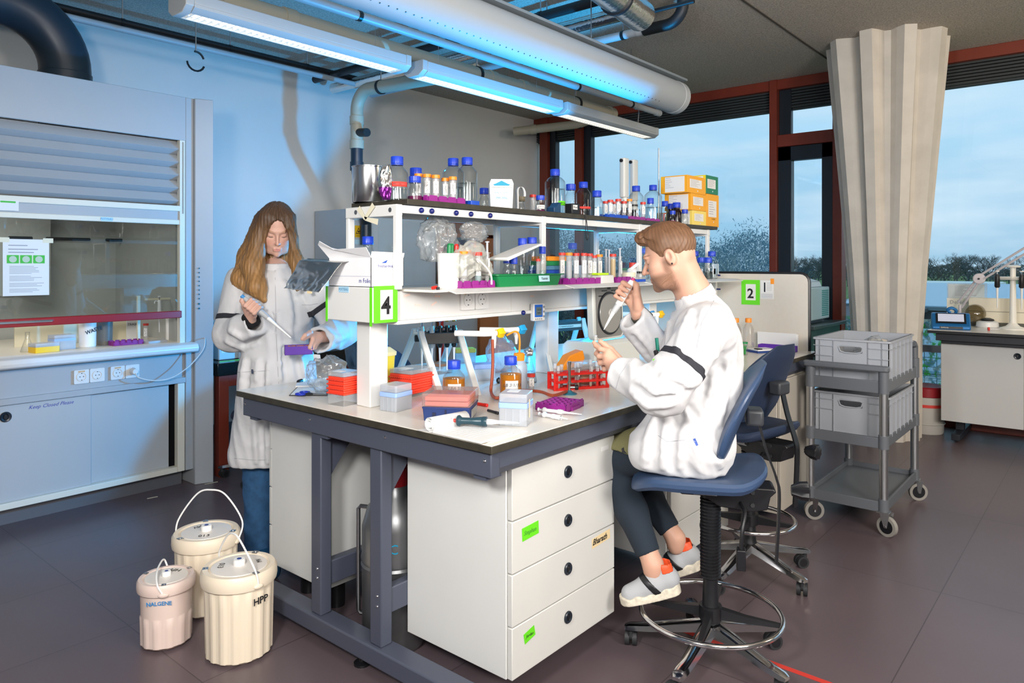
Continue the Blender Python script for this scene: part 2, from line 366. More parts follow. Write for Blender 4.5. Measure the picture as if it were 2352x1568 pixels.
# undergrowth hazes of twigs
g = MB(); rnd = random.Random(2)
for k in range(110000):
    px = rnd.uniform(1225, 1790); d = rnd.uniform(50, 80); p = PD(px, 604, d); z = rnd.uniform(-4, 3.0+.6*sin(px*.03)+abs(rnd.gauss(0, .6))); v = Vector((rnd.gauss(0, .12), rnd.gauss(0, .12), rnd.gauss(0, .14))); w = Vector((rnd.uniform(-.04, .04), rnd.uniform(-.04, .04), rnd.uniform(-.03, .03)))
    a = Vector((p.x, p.y, z)); g.add([a-w, a+w, a+v], [(0, 1, 2)])
o = g.build('brushwood', bark, flat=True); tag(o, 'mass of fine twigs filling the thicket beyond the far window', 'brushwood', kind='stuff')
sp = []
for k in range(44):
    px = 1795 + k*14 + rnd.uniform(-6, 6); d = rnd.uniform(250, 330); p = PD(px, 604, d); sp.append((p.x, p.y, rnd.uniform(1.1, 1.75), rnd.uniform(0, 6)))
put_trees(tB, far, sp, 'bare tree in the far row on the horizon', 'far row of trees on the horizon')
g = MB()
for k in range(9000):
    px = rnd.uniform(1780, 2420); d = rnd.uniform(380, 480); p = PD(px, 604, d); hh = 6.5 + 3*sin(px*.021) + 2*sin(px*.06+1); z = -8 + rnd.random()**.8*hh; a = Vector((p.x, p.y, z)); s_ = rnd.uniform(.4, 1.0)
    g.add([a + Vector((rnd.gauss(0, s_), rnd.gauss(0, s_), rnd.gauss(0, s_*.6))) for _ in range(3)], [(0, 1, 2)])
o = g.build('distant_wood', far, flat=True); tag(o, 'low dark wood along the horizon behind the far row of trees', 'wood', kind='stuff')
# roofs
corr = mat('corrugated_roof', 'A9BCC4', .45); dkroof = mat('dark_roof', '3B4650', .7); litroof = mat('pale_roof', '5C7886', .6); panelm = mat('solar_panel', '8FB4CB', .3, .2)
whroof = mat('white_roof', 'D5E2E4', .5)
def building(name, px0, px1, d0, d1, z, label, corrug=False, roofm=litroof):
    a = PD(px0, 604, d0); b = PD(px1, 604, d1); x0, x1 = sorted((a.x, b.x)); y0, y1 = sorted((a.y, b.y))
    t = thing(name, label, 'building', ((x0+x1)/2, (y0+y1)/2, -8)); w = (x1-x0)/2; h = (y1-y0)/2
    MB().box(-w, w, -h, h, 0, z+8).build('wall', dkroof, t)
    r = MB().box(-w-.3, w+.3, -h-.3, h+.3, z+8, z+8.25)
    if corrug:
        k = -w
        while k < w: r.box(k, k+.22, -h, h, z+8.25, z+8.33); k += .55
    rf = r.build('roof', roofm, t)
    return t, w, h
t, w, h = building('shed', 2440, 1900, 14, 34, -2.4, 'long grey shed with a ribbed metal roof just below the right windows', True, corr)
t, w, h = building('warehouse', 2480, 2080, 46, 78, -1.9, 'pale flat-roofed warehouse beyond the ribbed shed roof', False, litroof)
for i in range(6):
    x = -w + w*2*(i+.5)/6
    m = MB().add([(x-2.2, -h*.8, .3), (x+1.8, -h*.8, 1.3), (x+1.8, h*.8, 1.3), (x-2.2, h*.8, .3), (x-2.2, -h*.8, .2), (x+1.8, -h*.8, 1.2), (x+1.8, h*.8, 1.2), (x-2.2, h*.8, .2)], [(0, 1, 2, 3), (4, 7, 6, 5), (0, 4, 5, 1), (2, 6, 7, 3), (1, 5, 6, 2), (0, 3, 7, 4)])
    m.build('solar_panel_row', panelm, t, (0, 0, 8-1.9))
building('storehouse', 2260, 2040, 88, 112, -1.5, 'long dark storehouse with a white roof beyond the warehouse', True, whroof)
t, w, h = building('barn', 1990, 1800, 40, 58, -2.0, 'low barn with grey roof beyond the narrow door pane', False, dkroof)
g = MB()
for i in range(5): 
    g.box(-.9+.0, .9, -5, 5, 0, .08)
for i, (px, d) in enumerate(((2180, 24), (2290, 27), (2380, 22))):
    p = PD(px, 604, d); m = MB().add([(-1.3, -4, 0), (1.3, -4, .7), (1.3, 4, .7), (-1.3, 4, 0), (-1.3, -4, -.08), (1.3, -4, .62), (1.3, 4, .62), (-1.3, 4, -.08)], [(0, 1, 2, 3), (4, 7, 6, 5), (0, 4, 5, 1), (2, 6, 7, 3), (1, 5, 6, 2), (0, 3, 7, 4)])
    o = m.build('solar_panel', panelm, None, (p.x, p.y, -1.95)); tag(o, ('left', 'middle', 'right')[i] + ' one of the tilted solar panel rows on the ribbed shed roof', 'solar panel', 'solar panels on the shed')

# ================================================================ CEILING SERVICES
pvc = mat('beige_pvc', 'B8B09C', .45); pvcd = mat('dark_pvc', '23303C', .38); wpipe = mat('grey_white_pipe', 'A9AEB2', .4); bpipe = mat('black_pipe', '17191C', .5)
def pipe(name, label, pts, r, m, collars=(), cat='pipe', clamps=(), n=20):
    t = thing(name, label, cat, tuple(pts[0])); o = Vector(pts[0]); L_ = [Vector(p) - o for p in pts]
    MB().tube(L_, r, n).build('pipe_run', m, t)
    for (a, d) in collars:
        a = Vector(a) - o; d = Vector(d).normalized(); MB().cyl(a - d*.035, a + d*.035, r*1.13, n=n).build('collar', m, t)
    for (a, d) in clamps:
        a = Vector(a) - o; d = Vector(d).normalized()
        cl = MB().cyl(a - d*.012, a + d*.012, r*1.12, n=n); cl.build('clamp', black, t)
        MB().cyl(a + Vector((0, 0, r)), (a.x, a.y, ZC - o.z), .005, n=6).build('hanger_rod', steel, t)
    return t
def arc(c, r, u, v, a0, a1, k=8):
    u = Vector(u); v = Vector(v); c = Vector(c)
    return [c + (u*cos(R(a0+(a1-a0)*i/k)) + v*sin(R(a0+(a1-a0)*i/k)))*r for i in range(k+1)]
Ym = 3.45; Zm = 2.75
X_ = (1, 0, 0); Y_ = (0, 1, 0); Z_ = (0, 0, 1)
pipe('drain_pipe', 'long beige drain pipe hung under the ceiling above the pendant lights', [(.3, Ym, Zm), (5.45, Ym, Zm)], .056, pvc,
     collars=[((2.2, Ym, Zm), X_), ((3.85, Ym, Zm), X_), ((4.2, Ym, Zm), X_), ((5.42, Ym, Zm), X_)], clamps=[((1.35, Ym, Zm), X_), ((3.7, Ym, Zm), X_), ((4.9, Ym, Zm), X_)])
pts = [(3.75, 3.5, 2.80), (3.75, 4.7, 2.86)] + arc((3.75, 4.7, 2.70), .16, (0, 0, 1), (0, 1, 0), 0, 90) + [(3.75, 4.86, 2.40)]
t = pipe('branch_pipe', 'beige branch pipe with an elbow dropping down in front of the left wall', pts, .052, pvc, collars=[((3.75, 4.86, 2.62), Z_), ((3.75, 4.86, 2.42), Z_)], clamps=[((3.75, 4.55, 2.85), Y_)])
MB().cyl((0, 1.36, -.28), (-.02, 1.20, -.30), .035, n=14).build('black_plug', bpipe, t)
pts = [(3.75, 4.86, 2.42), (3.75, 4.86, 2.24)] + [(3.77, 4.87, 2.17), (3.80, 4.90, 2.11), (4.05, 5.12, 1.80), (4.05, 5.12, 1.6)]
pipe('lower_drain_pipe', 'dark grey-blue drain pipe bending down behind the steel canister', pts, .05, pvcd, collars=[((3.75, 4.86, 2.24), Z_)])
pipe('water_pipe', 'thin pale pipe running between the big air duct and the beige pipe', [(.8, 3.22, 2.80), (5.9, 3.22, 2.80)], .026, wpipe, collars=[((5.86, 3.22, 2.8), X_), ((5.5, 3.22, 2.8), X_)], clamps=[((2.5, 3.22, 2.8), X_), ((4.6, 3.22, 2.8), X_), ((5.4, 3.22, 2.8), X_)])
pipe('conduit_pipe', 'black and grey conduit running along the ceiling edge near the left wall', [(-.6, 5.35, 3.12), (4.4, 5.35, 3.12)], .026, bpipe, clamps=[((k, 5.35, 3.12), X_) for k in (1.1, 2.1, 2.9, 3.6)])
pipe('conduit_pipe', 'grey-white conduit just below the black one near the left wall', [(-.6, 5.25, 3.04), (4.2, 5.25, 3.04)], .022, wpipe)
pipe('heating_pipe', 'pale pipe with a black elbow rising into the ceiling, nearest the windows', [(4.5, 5.6, 3.08), (4.5, 2.55, 3.08)], .03, wpipe, collars=[((4.5, 2.6, 3.08), Y_), ((4.5, 3.4, 3.08), Y_)], clamps=[((4.5, 2.75, 3.08), Y_)])
pipe('heating_pipe_elbow', 'black elbow pipe curving up into the ceiling at the end of the pale pipe', [(4.5, 2.58, 3.08), (4.5, 2.4, 3.08)] + arc((4.5, 2.4, 3.2), .12, (0, 0, -1), (0, -1, 0), 0, 90) + [(4.5, 2.28, 3.28)], .04, bpipe)
pipe('black_supply_pipe', 'thick black pipe crossing the ceiling beside the foil-wrapped one', [(3.85, 5.6, 3.10), (3.85, 2.0, 3.10)], .032, bpipe, clamps=[((3.85, 3.0, 3.1), Y_)])
pipe('foil_wrapped_pipe', 'foil-wrapped pipe crossing the ceiling between the black pipes', [(4.05, 5.6, 3.06), (4.05, 2.9, 3.06), (4.05, 2.42, 3.06)], .045, foil, clamps=[((4.05, 3.1, 3.06), Y_)])
pipe('thin_supply_pipe', 'thin black pipe crossing the ceiling past the foil-wrapped pipe', [(4.3, 5.6, 3.12), (4.3, 2.1, 3.12)], .014, bpipe, clamps=[((4.3, 3.3, 3.12), Y_)])
pipe('foil_duct', 'wide foil-covered duct ending above the bench near the top of the photo', [(2.9, 2.14, 2.98), (3.3, 2.2, 2.98), (3.97, 2.3, 2.98)], .095, foil, clamps=[((3.6, 2.245, 2.98), (1, .15, 0))])
# round air duct with its top plate
t = thing('air_duct', 'long round white textile air duct hung above the bench, lit blue from below', 'air duct', (2.19, 2.55, 2.67))
sock = mat('duct_textile', 'A4A9AD', .6, bump=.1, bscale=300)
MB().cyl((-3.0, 0, 0), (2.7, 0, 0), .118, n=40).build('duct_body', sock, t)
MB().cyl((2.66, 0, 0), (2.74, 0, 0), .121, n=40).build('end_cap', mat('duct_cap', 'ADB1B4', .5), t, bev=.01)
MB().box(-3.0, 2.74, -.09, .09, .114, .13).build('top_plate', mat('plate_grey', '7D868C', .5), t)
g = MB()
for k in range(80): 
    a = R(235); g.cyl((-1.6+.05*k, .1165*cos(a), .1165*sin(a)), (-1.6+.05*k, .1195*cos(a), .1195*sin(a)), .004, n=5)
g.build('perforation', black, t)
for k in (-2, 0, 1.6): MB().cyl((k, 0, .13), (k, 0, ZC-2.67), .004, n=6).build('hanger_rod', steel, t)
# loose ring clamp
t = thing('pipe_clamp', 'open black ring clamp hanging empty in front of the left wall', 'pipe clamp', (2.33, 4.75, 2.86))
MB().cyl((0, 0, 0), (0, 0, ZC-2.86), .004, n=6).build('hanger_rod', steel, t)
MB().tube(arc((0, 0, -.06), .055, (0, 0, 1), (1, 0, 0), -10, 75)+[], .007, 6).build('upper_jaw', bpipe, t); MB().tube(arc((-.0, 0, -.075), .06, (0, 0, 1), (1, 0, 0), 110, 265), .007, 6).build('lower_jaw', bpipe, t)
# duct elbow above the fume cupboard
t = thing('exhaust_duct', 'fat black exhaust duct with an elbow rising out of the fume cupboard', 'duct', (1.66, 5.1, 2.3))
MB().tube([(0, 0, 0), (0, 0, .32)] + arc((-.36, 0, .34), .36, (1, 0, 0), (0, 0, 1), 0, 90, 12) + [(-3, 0, .70)], .145, 36).build('duct_body', pvcd, t)
for p, q in (((0, 0, .24), (0, 0, .33)), ((-.40, 0, .70), (-.48, 0, .70)), ((-.62, 0, .70), (-.74, 0, .70))): MB().cyl(p, q, .151, n=36).build('collar', pvcd, t, bev=.004)
# small beige cross pipe on the left of the far window
pipe('vent_pipe', 'short beige pipe stub across the top of the far left window', [tuple(PX(1180, 302, 6.6)), tuple(PX(1330, 285, 7.0)), tuple(PX(1392, 262, 7.0))], .05, pvc, clamps=[(tuple(PX(1330, 285, 7.0)), (1, 0, 0))], collars=[(tuple(PX(1225, 297, 6.72)), tuple(PX(1330, 285, 7.0)-PX(1225, 297, 6.72)))])
# ---- pendant lights
diff = mat('lamp_tube_glow', 'FFF8EA', .4, emit=2.6); louv = mat('white_louvre', 'F2F2F0', .3); housing = mat('lamp_housing', 'B9BDBF', .35)
def pendant(x0, x1, label):
    w = .088; t = thing('pendant_light', label, 'light', ((x0+x1)/2, 3.3, 2.575), group='linear pendant lights over the bench'); h = (x1-x0)/2
    prof = [(-w*.55, .0), (-w, .02), (-w, .085), (w, .085), (w, .02), (w*.55, .0)]
    MB().ext([(-w, .035), (-w, .085), (w, .085), (w, .035)], 'x', -h+.04, h-.04).build('housing', housing, t, bev=.004)
    for s in (-1, 1): MB().ext([(-w*.55, -.002), (-w, .025), (-w, .087), (w, .087), (w, .025), (w*.55, -.002)], 'x', s*h-.04*(s > 0), s*h+.04*(s < 0)).build('end_cap', housing, t, bev=.003)
    for s in (-1, 1): MB().ext([(s*w, .035), (s*w, .02), (s*w*.62, .0), (s*w*.55, .0), (s*w*.55, .03)], 'x', -h+.04, h-.04).build('side_rail', housing, t)
    MB().box(-h+.05, h-.05, -w*.5, w*.5, .028, .032).build('diffuser', diff, t)
    g = MB(); k = -h+.06
    while k < h-.06: g.box(k, k+.003, -w*.53, w*.53, .002, .028); k += .034
    g.box(-h+.05, h-.05, -.002, .002, .002, .028)
    g.build('louvre', louv, t)
    for k in (-h*.7, h*.7): MB().cyl((k, 0, .085), (k, 0, ZC-2.575), .0015, n=5).build('suspension_wire', steel, t)
    return t
pendant(1.53, 2.88, 'nearest pendant light, its white louvre glowing above the fume cupboard')
pendant(2.97, 4.40, 'middle pendant light of the row, tinged blue')
t = pendant(4.455, 5.87, 'farthest pendant light, nearest the windows')
MB().tube([(.5, .03, .08), (.56, .03, .2), (.53, .03, .5), (.54, .03, .70)], .004, 6).build('cable', steel, t)
# ================================================================ LAB BENCH (island)
BX0, BX1, BY0, BY1 = 1.565, 4.53, 1.40, 2.84
t = thing('lab_bench', 'long island lab bench with pale top and slate-blue steel frame where both people work', 'lab bench', (BX0, BY0, 0))
bench = t
lx, ly = BX1-BX0, BY1-BY0
b = MB().box(0, lx, 0, ly, .875, .897); b.mi(1).box(.001, lx-.001, .001, ly-.001, .897, .9)
b.build('worktop', [edge, benchtop], t, bev=.002)
f = MB().box(.02, .06, .02, ly-.02, .795, .874)
f.build('end_rail', steelblue, t, bev=.004)
f = MB().ext([(.022, .8735), (.022, .82), (.04, .796), (.08, .796), (.09, .8735)], 'x', .055, lx-.02); f.build('side_rail', steelblue, t, bev=.003)
f = MB().ext([(ly-.022, .8735), (ly-.022, .82), (ly-.04, .796), (ly-.08, .796), (ly-.09, .8735)], 'x', .055, lx-.02); f.build('side_rail', steelblue, t, bev=.003)
for yy in (.54, .89):
    MB().box(.035, .085, yy, yy+.062, .11, .80).build('leg', steelblue, t, bev=.005)
    for x in (1.55, 2.8): MB().box(x, x+.05, yy, yy+.062, .11, .80).build('leg', steelblue, t, bev=.005)
    MB().box(.085, lx-.1, yy+.01, yy+.05, .21, .30).build('stretcher', steelblue, t, bev=.004)
    m = MB().ext([(.085, .80), (.23, .80), (.085, .62)], 'y', yy+.012, yy+.05); m.build('gusset', steelblue, t)
for x in (0, 1.53, 2.78): MB().box(.02+x, .10+x, .06, ly-.05, .045, .11).build('foot_beam', steelblue, t, bev=.006)
for x in (.06, 1.59): 
    for y in (.10, .675, ly-.12): MB().lathe([(.03, 0), (.03, .008), (.012, .014), (.008, .045)], 16, (x, y, 0)).build('levelling_foot', black, t)
g = MB()
for y in (.045, .50, .935, 1.40): g.sph((.019, y, .845), .005, 8, 5)
for y in (.56, .91):
    for z in (.25, .285): g.sph((.034, y, z), .005, 8, 5)
g.build('bolt', chrome, t)
for y in (.05, .84, 1.33): MB().box(.03, .10, y, y+.05, .782, .794).build('bracket', steelblue, t)

handm = mat('recessed_handle', '1E2630', .3)
def pull(par, M, r=.021):
    mb = MB(); n = 28
    def rg(rr, z, sx=1): return [Vector((rr*sx*cos(2*pi*k/n), rr*sin(2*pi*k/n), z)) for k in range(n)]
    mb.rings([rg(r*1.0, 0), rg(r, .004), rg(r*.86, .007), rg(r*.62, .005, .8), rg(r*.5, -.001, .6)], cap=True)
    a = len(mb.v); mb.mi(1).rings([rg(r*.5, .0051, .62), rg(r*.49, .0055, .62)])
    mb.v = [tuple(M @ Vector(p)) for p in mb.v]
    return mb.build('handle', [handm, black], par)
def drawer_unit(name, label, x0, x1, y0, y1, z0, z1, n=4, face_y='-', grp=None, tops=None):
    t = thing(name, label, 'cabinet', (x0, y0, 0), group=grp); w = x1-x0; d = y1-y0
    MB().box(0, w, .022, d, z0, z1+.03).build('body', white, t, bev=.002)
    h = (z1-z0)/n
    D = []
    for k in range(n):
        dr = MB().box(.004, w, 0, .02, z0+k*h+.002, z0+(k+1)*h-.002).build('drawer', cabgrey, t, bev=.0025)
        pull(dr, face((w*.5, -.0005, z0+(k+.56)*h), (0, -1, 0))); D.append(dr)
    return t, D
t, D = drawer_unit('drawer_cabinet', 'white four-drawer cabinet under the near corner of the bench, with name tapes', 1.728, 2.33, 1.463, 1.95, .116, .786)
gw = mat('beige_tape', 'E6CFA0', .6)
def tape(par, c, n, w, h, m, roll=0, nm='tape', s=0, wr=True, wm=None):
    M = face(c, n) @ Matrix.Rotation(roll, 4, 'Z'); mb = MB().bx((0, 0, 0), (w, h, .0006)); mb.v = [tuple(M @ Vector(p)) for p in mb.v]; o = mb.build(nm, m, par)
    if wr:
        k = MB(); rnd = random.Random(s); pts = [M @ Vector((-w*.36 + w*.72*i/16, (rnd.random()-.5)*h*.5, .0008)) for i in range(17)]; k.tube(pts, .0007, 4); k.build('handwriting', wm or ink, par)
    return o
tape(D[2], (.095, -.001, .566), (0, -1, 0), .085, .042, tapegreen, R(3), s=1, wr=False); text('handwriting', 'Stephan', .02, mat('faint_pencil', '3F8A30', .6), D[2], face((.092, -.0018, .566), (0, -1, 0)), shear=.3)
tape(D[0], (.09, -.001, .232), (0, -1, 0), .055, .034, tapegreen, R(12), wr=False); text('handwriting', 'Jordan', .014, ink, D[0], face((.09, -.0018, .232), (0, -1, 0)), shear=.3)
tape(D[1], (.51, -.001, .42), (0, -1, 0), .12, .035, gw, R(3), wr=False); text('handwriting', 'Bharath', .03, ink, D[1], face((.50, -.0018, .42), (0, -1, 0)), shear=.35, bold=.0006)
tape(D[3], (.535, -.001, .748), (0, -1, 0), .05, .017, paper, 0, wr=False, nm='label')
# woman-side cabinet
t = thing('base_cabinet', 'white base cabinet under the far long side of the bench, beside the standing woman', 'cabinet', (1.72, 2.42, 0))
MB().box(0, .60, 0, .40, .13, .79).build('body', white, t, bev=.002)
g = MB()
for k in range(4): g.box(0, .60, .402, .42, .13+k*.165+.002, .13+(k+1)*.165-.002)
g.build('drawer_fronts', cabgrey, t, bev=.002)
for x in (.12, .5):
    for y in (.1, .3): MB().cyl((x, y, 0), (x, y, .13), .035, n=14).build('caster', black, t)
MB().box(.012, .022, -.003, 0, .15, .79).build('edge_strip', mat('strip_green_grey', 'BCC4B4', .5), t)
t2, D2 = drawer_unit('drawer_cabinet', 'drawer cabinet under the bench beyond the seated man\'s knees', 2.79, 3.38, 1.47, 1.95, .15, .786)
t3 = thing('base_cabinet', 'plain beige-grey cabinet under the bench end by the trolley', 'cabinet', (3.95, 1.44, 0))
MB().box(0, .55, 0, .5, .06, .80).build('body', mat('beige_cabinet', 'B9B2A6', .45), t3, bev=.003); MB().box(.005, .545, -.018, -.001, .07, .79).build('door', mat('beige_cabinet', 'B9B2A6', .45), t3, bev=.003)
t3 = thing('base_cabinet', 'white cabinet on the far side under the middle of the bench', 'cabinet', (2.75, 2.42, 0)); MB().box(0, 1.2, 0, .40, .10, .79).build('body', white, t3, bev=.003); MB().box(.01, 1.19, .401, .418, .11, .78).build('door', white, t3, bev=.003)

# ================================================================ SERVICE SPINE + SHELVES on the bench
t = thing('bench_shelf_unit', 'white two-level shelf and socket unit standing along the middle of the bench', 'shelf unit', (1.62, 2.15, .9))
su = t
pw = mat('white_steel', 'DCDCDA', .35)
def sub(nm, mb, m, bev=.002, par=None): return mb.build(nm, m, par or t, bev=bev)
# local frame: origin (1.62, 2.15, .9)
def LX(x): return x-1.62
for x in (1.69, 2.77, 3.75): sub('support_column', MB().box(LX(x), LX(x)+.085, -.038, .042, 0, .32), pw, .004)
sub('end_box', MB().box(0, .115, -.136, .136, .322, .447), pw, .003)
sub('service_trunk', MB().box(.115, 2.74, -.12, .12, .322, .43), mat('trunk_white', 'D2D2D0', .4), .002)
sub('bottom_lip', MB().box(.115, 2.74, -.136, .136, .308, .322), pw, .003)
g = MB()
for k in range(1, 4): g.box(.115+k*.66, .119+k*.66, -.1215, -.119, .325, .43)
sub('panel_joint', g, cabgrey, 0)
sub('lower_shelf', MB().box(.15, 2.78, -.29, .26, .428, .437), mat('shelf_board', 'E6E2DA', .35), .002)
g = MB()
for a, b_ in ((.22, .93), (.95, 1.62), (1.64, 2.30), (2.32, 2.78)): g.ext([(-.29, .437), (-.335, .426), (-.333, .422), (-.288, .433)], 'x', a, b_)
sub('shelf_lip', g, pw, 0)
for x in (1.72, 2.58, 3.44, 4.29):
    fp = MB(); 
    for y in (-.149, .129): fp.box(LX(x)+.0005, LX(x)+.0295, y, y+.02, .437, .706)
    fp.box(LX(x), LX(x)+.03, -.15, .15, .705, .747)
    sub('upright_frame', fp, pw, .003)
g = MB()
for y in (-.115, .085): g.cyl((LX(1.72)-.001, y, .727), (LX(1.72)+.001, y, .727), .009, n=14)
sub('screw_hole', g, steel, 0)
sub('shelf_beam', MB().box(LX(1.751), LX(4.31), -.148, -.132, .716, .745), pw)
sub('shelf_beam', MB().box(LX(1.75), LX(4.31), .132, .15, .716, .745), pw)
sub('upper_shelf', MB().box(LX(1.76), LX(4.40), -.165, .165, .748, .768), edge, .002)
sub('glass_screen', MB().box(LX(1.76), LX(4.29), -.004, .002, .437, .70), pane, 0)
g = MB()
for px in (966, 990, 1046, 1080, 1124): 
    p = PY(px, 490, 2.0); g.sph((p.x-1.62, -.155, .73), .0105, 12, 7)
sub('knob', g, mat('dark_blue_knob', '16206A', .25), 0)
g = MB(); p = PY(1250, 725, 2.0)
g.sph((PY(1206, 708, 2.0).x-1.62, -.14, .315), .011, 10, 6); sub('knob', g, mat('dark_blue_knob', '16206A', .25), 0)
US = 1.668; LS = 1.337
# green tape frame and number 4
def numsign(nm, x, y, z, w, h, s, num, lab):
    """facing -Y"""
    t = thing(nm, lab, 'sign', (x, y, z)); tw = .03 * s
    g = MB().box(-w/2, w/2, -.0008, 0, -h/2, h/2); g.build('green_tape_frame', tapegreen, t)
    MB().box(-w/2+.029, w/2-.023, -.0016, -.0008, -h/2+.011, h/2-.015).build('paper', paper, t)
    text('number', num, h*.66, ink, t, face((0, -.0022, -h*.06), (0, -1, 0)), bold=.004*s)
    return t
numsign('number_sign', 1.681, 2.0125, 1.286, .109, .132, .52, '4', 'paper number 4 framed in green tape on the near end of the shelf unit')
o = MB().box(-.001, 0, -.012, .0, -.07, .062).build('green_tape_strip', tapegreen, None, (1.6195, 2.285, 1.285)); tag(o, 'bright green tape strip up the left corner of the white box end', 'tape')
o = MB().box(-.001, 0, -.273, -.259, -.075, .062).build('green_tape_strip', tapegreen, None, (1.6195, 2.285, 1.285)); tag(o, 'bright green tape strip just left of the number 4 sign', 'tape')
# sockets on the trunk
def socket(par, c, n, label=None, w=.08):
    M = face(c, n); mb = MB(); a = 0
    mb.rbox(-w/2, w/2, -w/2, w/2, 0, .011, .006); mb.rings([[Vector((r*cos(2*pi*k/24), r*sin(2*pi*k/24), z)) for k in range(24)] for r, z in ((.027, .0105), (.027, .0145), (.0225, .0148), (.021, .0117))], cap=True)
    mb.mi(1)
    for s in (-1, 1): mb.cyl((s*.0095, 0, .0112), (s*.0095, 0, .0122), .0028, n=8); mb.bx((0, s*.0195, .0122), (.005, .003, .004))
    mb.v = [tuple(M @ Vector(p)) for p in mb.v]
    return mb.build('socket', [pw, black], par)
ST = thing('wall_socket', 'double white power socket on the shelf trunk, below the purple rack', 'power socket', (PY(1087, 690, 2.03).x, 2.03, 1.284))
for dx in (-.042, .042): socket(ST, (dx, 0, 0), (0, -1, 0))
MB().box(-.065, -.025, -.013, -.0115, .024, .034).build('label', mat('tan_label', 'D2A878', .6), ST)
ST2 = dup(ST); ST2.location = (PY(1560, 660, 2.03).x+.1, 2.03, 1.284); ST2['label'] = 'double white power socket on the trunk behind the seated man\'s neck'
# tape scraps
g = MB(); rnd = random.Random(4)
for px, py, a in ((935, 678, 8), (1005, 680, -6), (960, 700, -8), (997, 697, 25), (1222, 680, 0)):
    p = PY(px, py, 2.028); M = face((p.x, 2.0285, p.z), (0, -1, 0)) @ Matrix.Rotation(R(a), 4, 'Z'); q = MB().bx((0, 0, 0), (.03, .008, .0004)); q.v = [tuple(M @ Vector(v)) for v in q.v]; g.add(q.v, q.f)
tag(g.build('tape_residue', mat('pinkish_tape', 'E8CFC4', .6)), 'small torn scraps of pinkish tape on the white trunk panel', 'tape')

# ================================================================ FUME CUPBOARD
HF = 4.60
t = thing('fume_cupboard', 'big white fume cupboard with louvred top and raised glass sash along the left wall', 'fume cupboard', (0, HF, 0)); fc = t
fw = mat('fume_white', 'A6AAAE', .42, noise=.03, nscale=4); fcream = mat('fume_cream', 'DAD6C8', .42); inner = mat('fume_inner', 'A9ABA8', .5)
D_ = YW-HF-.02
sub('side_post', MB().prism([(2.24, -.02), (2.345, -.06), (2.345, D_), (2.24, D_)], 0, 2.5), fw, .004)
sub('corner_post', MB().box(2.19, 2.24, .0, .12, .10, 2.5), fw, .003)
sub('top_panel', MB().box(-.9, 2.19, .0, .02, 2.22, 2.5), fw, .003)
sub('roof_panel', MB().box(-.9, 2.24, .02, D_, 2.44, 2.46), fw, .003)
g = MB(); z = 2.215; lh = .083
for k in range(5):
    g.ext([(.052, z-.001), (.006, z-lh*.60), (.004, z-lh*.64), (.050, z-lh), (.056, z-lh), (.056, z-.001)], 'x', -.9, 2.17); z -= lh
sub('louvre_panel', g, fw, 0)
sub('louvre_back', MB().box(-.9, 2.19, .062, .068, 1.72, 2.22), fw, 0)
sub('sash_header', MB().box(-.9, 2.16, -.005, .03, 1.765, 1.80).box(-.9, 2.16, .0, .03, 1.68, 1.71), fcream, .003)
sub('sash_header_panel', MB().box(-.9, 2.16, .008, .028, 1.71, 1.765), fw, 0)
sub('sash_glass', MB().box(-.9, 2.16, .012, .017, 1.13, 1.68), clear('sash_glass', (.90, .93, .93), .06, .01, .2), 0)
sub('sash_bar', MB().box(-.9, 2.16, -.012, .022, 1.085, 1.13), mat('dark_red_bar', '9A0F16', .35), .004)
h_ = MB().tube([(1.08, -.012, 1.113), (1.09, -.035, 1.113), (1.42, -.035, 1.113), (1.43, -.012, 1.113)], .006, 8); sub('sash_handle', h_, chrome, 0)
sub('sash_frame', MB().box(2.15, 2.185, -.004, .035, .92, 2.22), fcream, .002)
g = MB()
for x in (2.166, 2.172): g.box(x, x+.002, -.0055, -.003, 1.75, 2.21)
sub('sash_track', g, black, 0)
sub('inner_back', MB().box(-.9, 2.19, D_-.08, D_-.06, .90, 2.3), inner, 0)
sub('inner_baffle', MB().box(-.9, 1.72, D_-.20, D_-.18, 1.22, 1.85), mat('fume_baffle', '9EA09C', .25), 0)
sub('inner_side', MB().box(2.18, 2.20, .12, D_, .90, 2.3), inner, 0)
g = MB()
for px, w in ((47, .14), (157, .28), (262, .12), (337, .10)): 
    x = PY(px, 555, HF+D_-.2).x; g.rbox(x-w/2, x+w/2, -.011, .011, 0, .004, .01)
g.v = [(p[0], D_-.2001-p[2], 1.60+p[1]) for p in g.v]; sub('baffle_slot', g, black, 0)
sub('work_surface', MB().box(-.9, 2.19, .06, D_-.05, .885, .925), mat('fume_worktop', 'D9D3C4', .4), 0)
fl = MB(); prof = [(-.07, .865), (-.085, .875), (-.09, .895), (-.08, .915), (-.055, .925), (.06, .925), (.06, .865)]
fl.ext(prof, 'x', -.9, 2.235); sub('front_lip', fl, mat('lip_white', 'DEDFE0', .3), .004)
sub('socket_panel', MB().box(-.9, 2.19, .02, .04, .70, .865), fw, 0)
sub('panel_rail', MB().box(-.9, 2.19, .0, .04, .665, .70), fw, .003)
cw = mat('cupboard_door', 'AEB1B3', .42)
d1 = sub('sliding_door', MB().box(.3, 1.64, .022, .036, .135, .665), cw, .002)
d2 = sub('sliding_door', MB().box(1.62, 2.10, .040, .054, .135, .665), cw, .002)
x1 = PY(13, 938, HF+.02).x; x2 = PY(420, 883, HF+.04).x
pull(d1, face((x1, .0215, .60), (0, -1, 0)), .028); pull(d2, face((x2, .0395, .60), (0, -1, 0)), .028)
text('handwriting', 'Keep Closed Please', .028, blueink, d1, face((PY(118, 932, HF+.02).x, .0212, .633), (0, -1, 0)), shear=.4)
sub('bottom_rail', MB().box(-.9, 2.139, .0, .05, .10, .135).box(2.14, 2.185, .001, .05, .10, .664), fcream, .003)
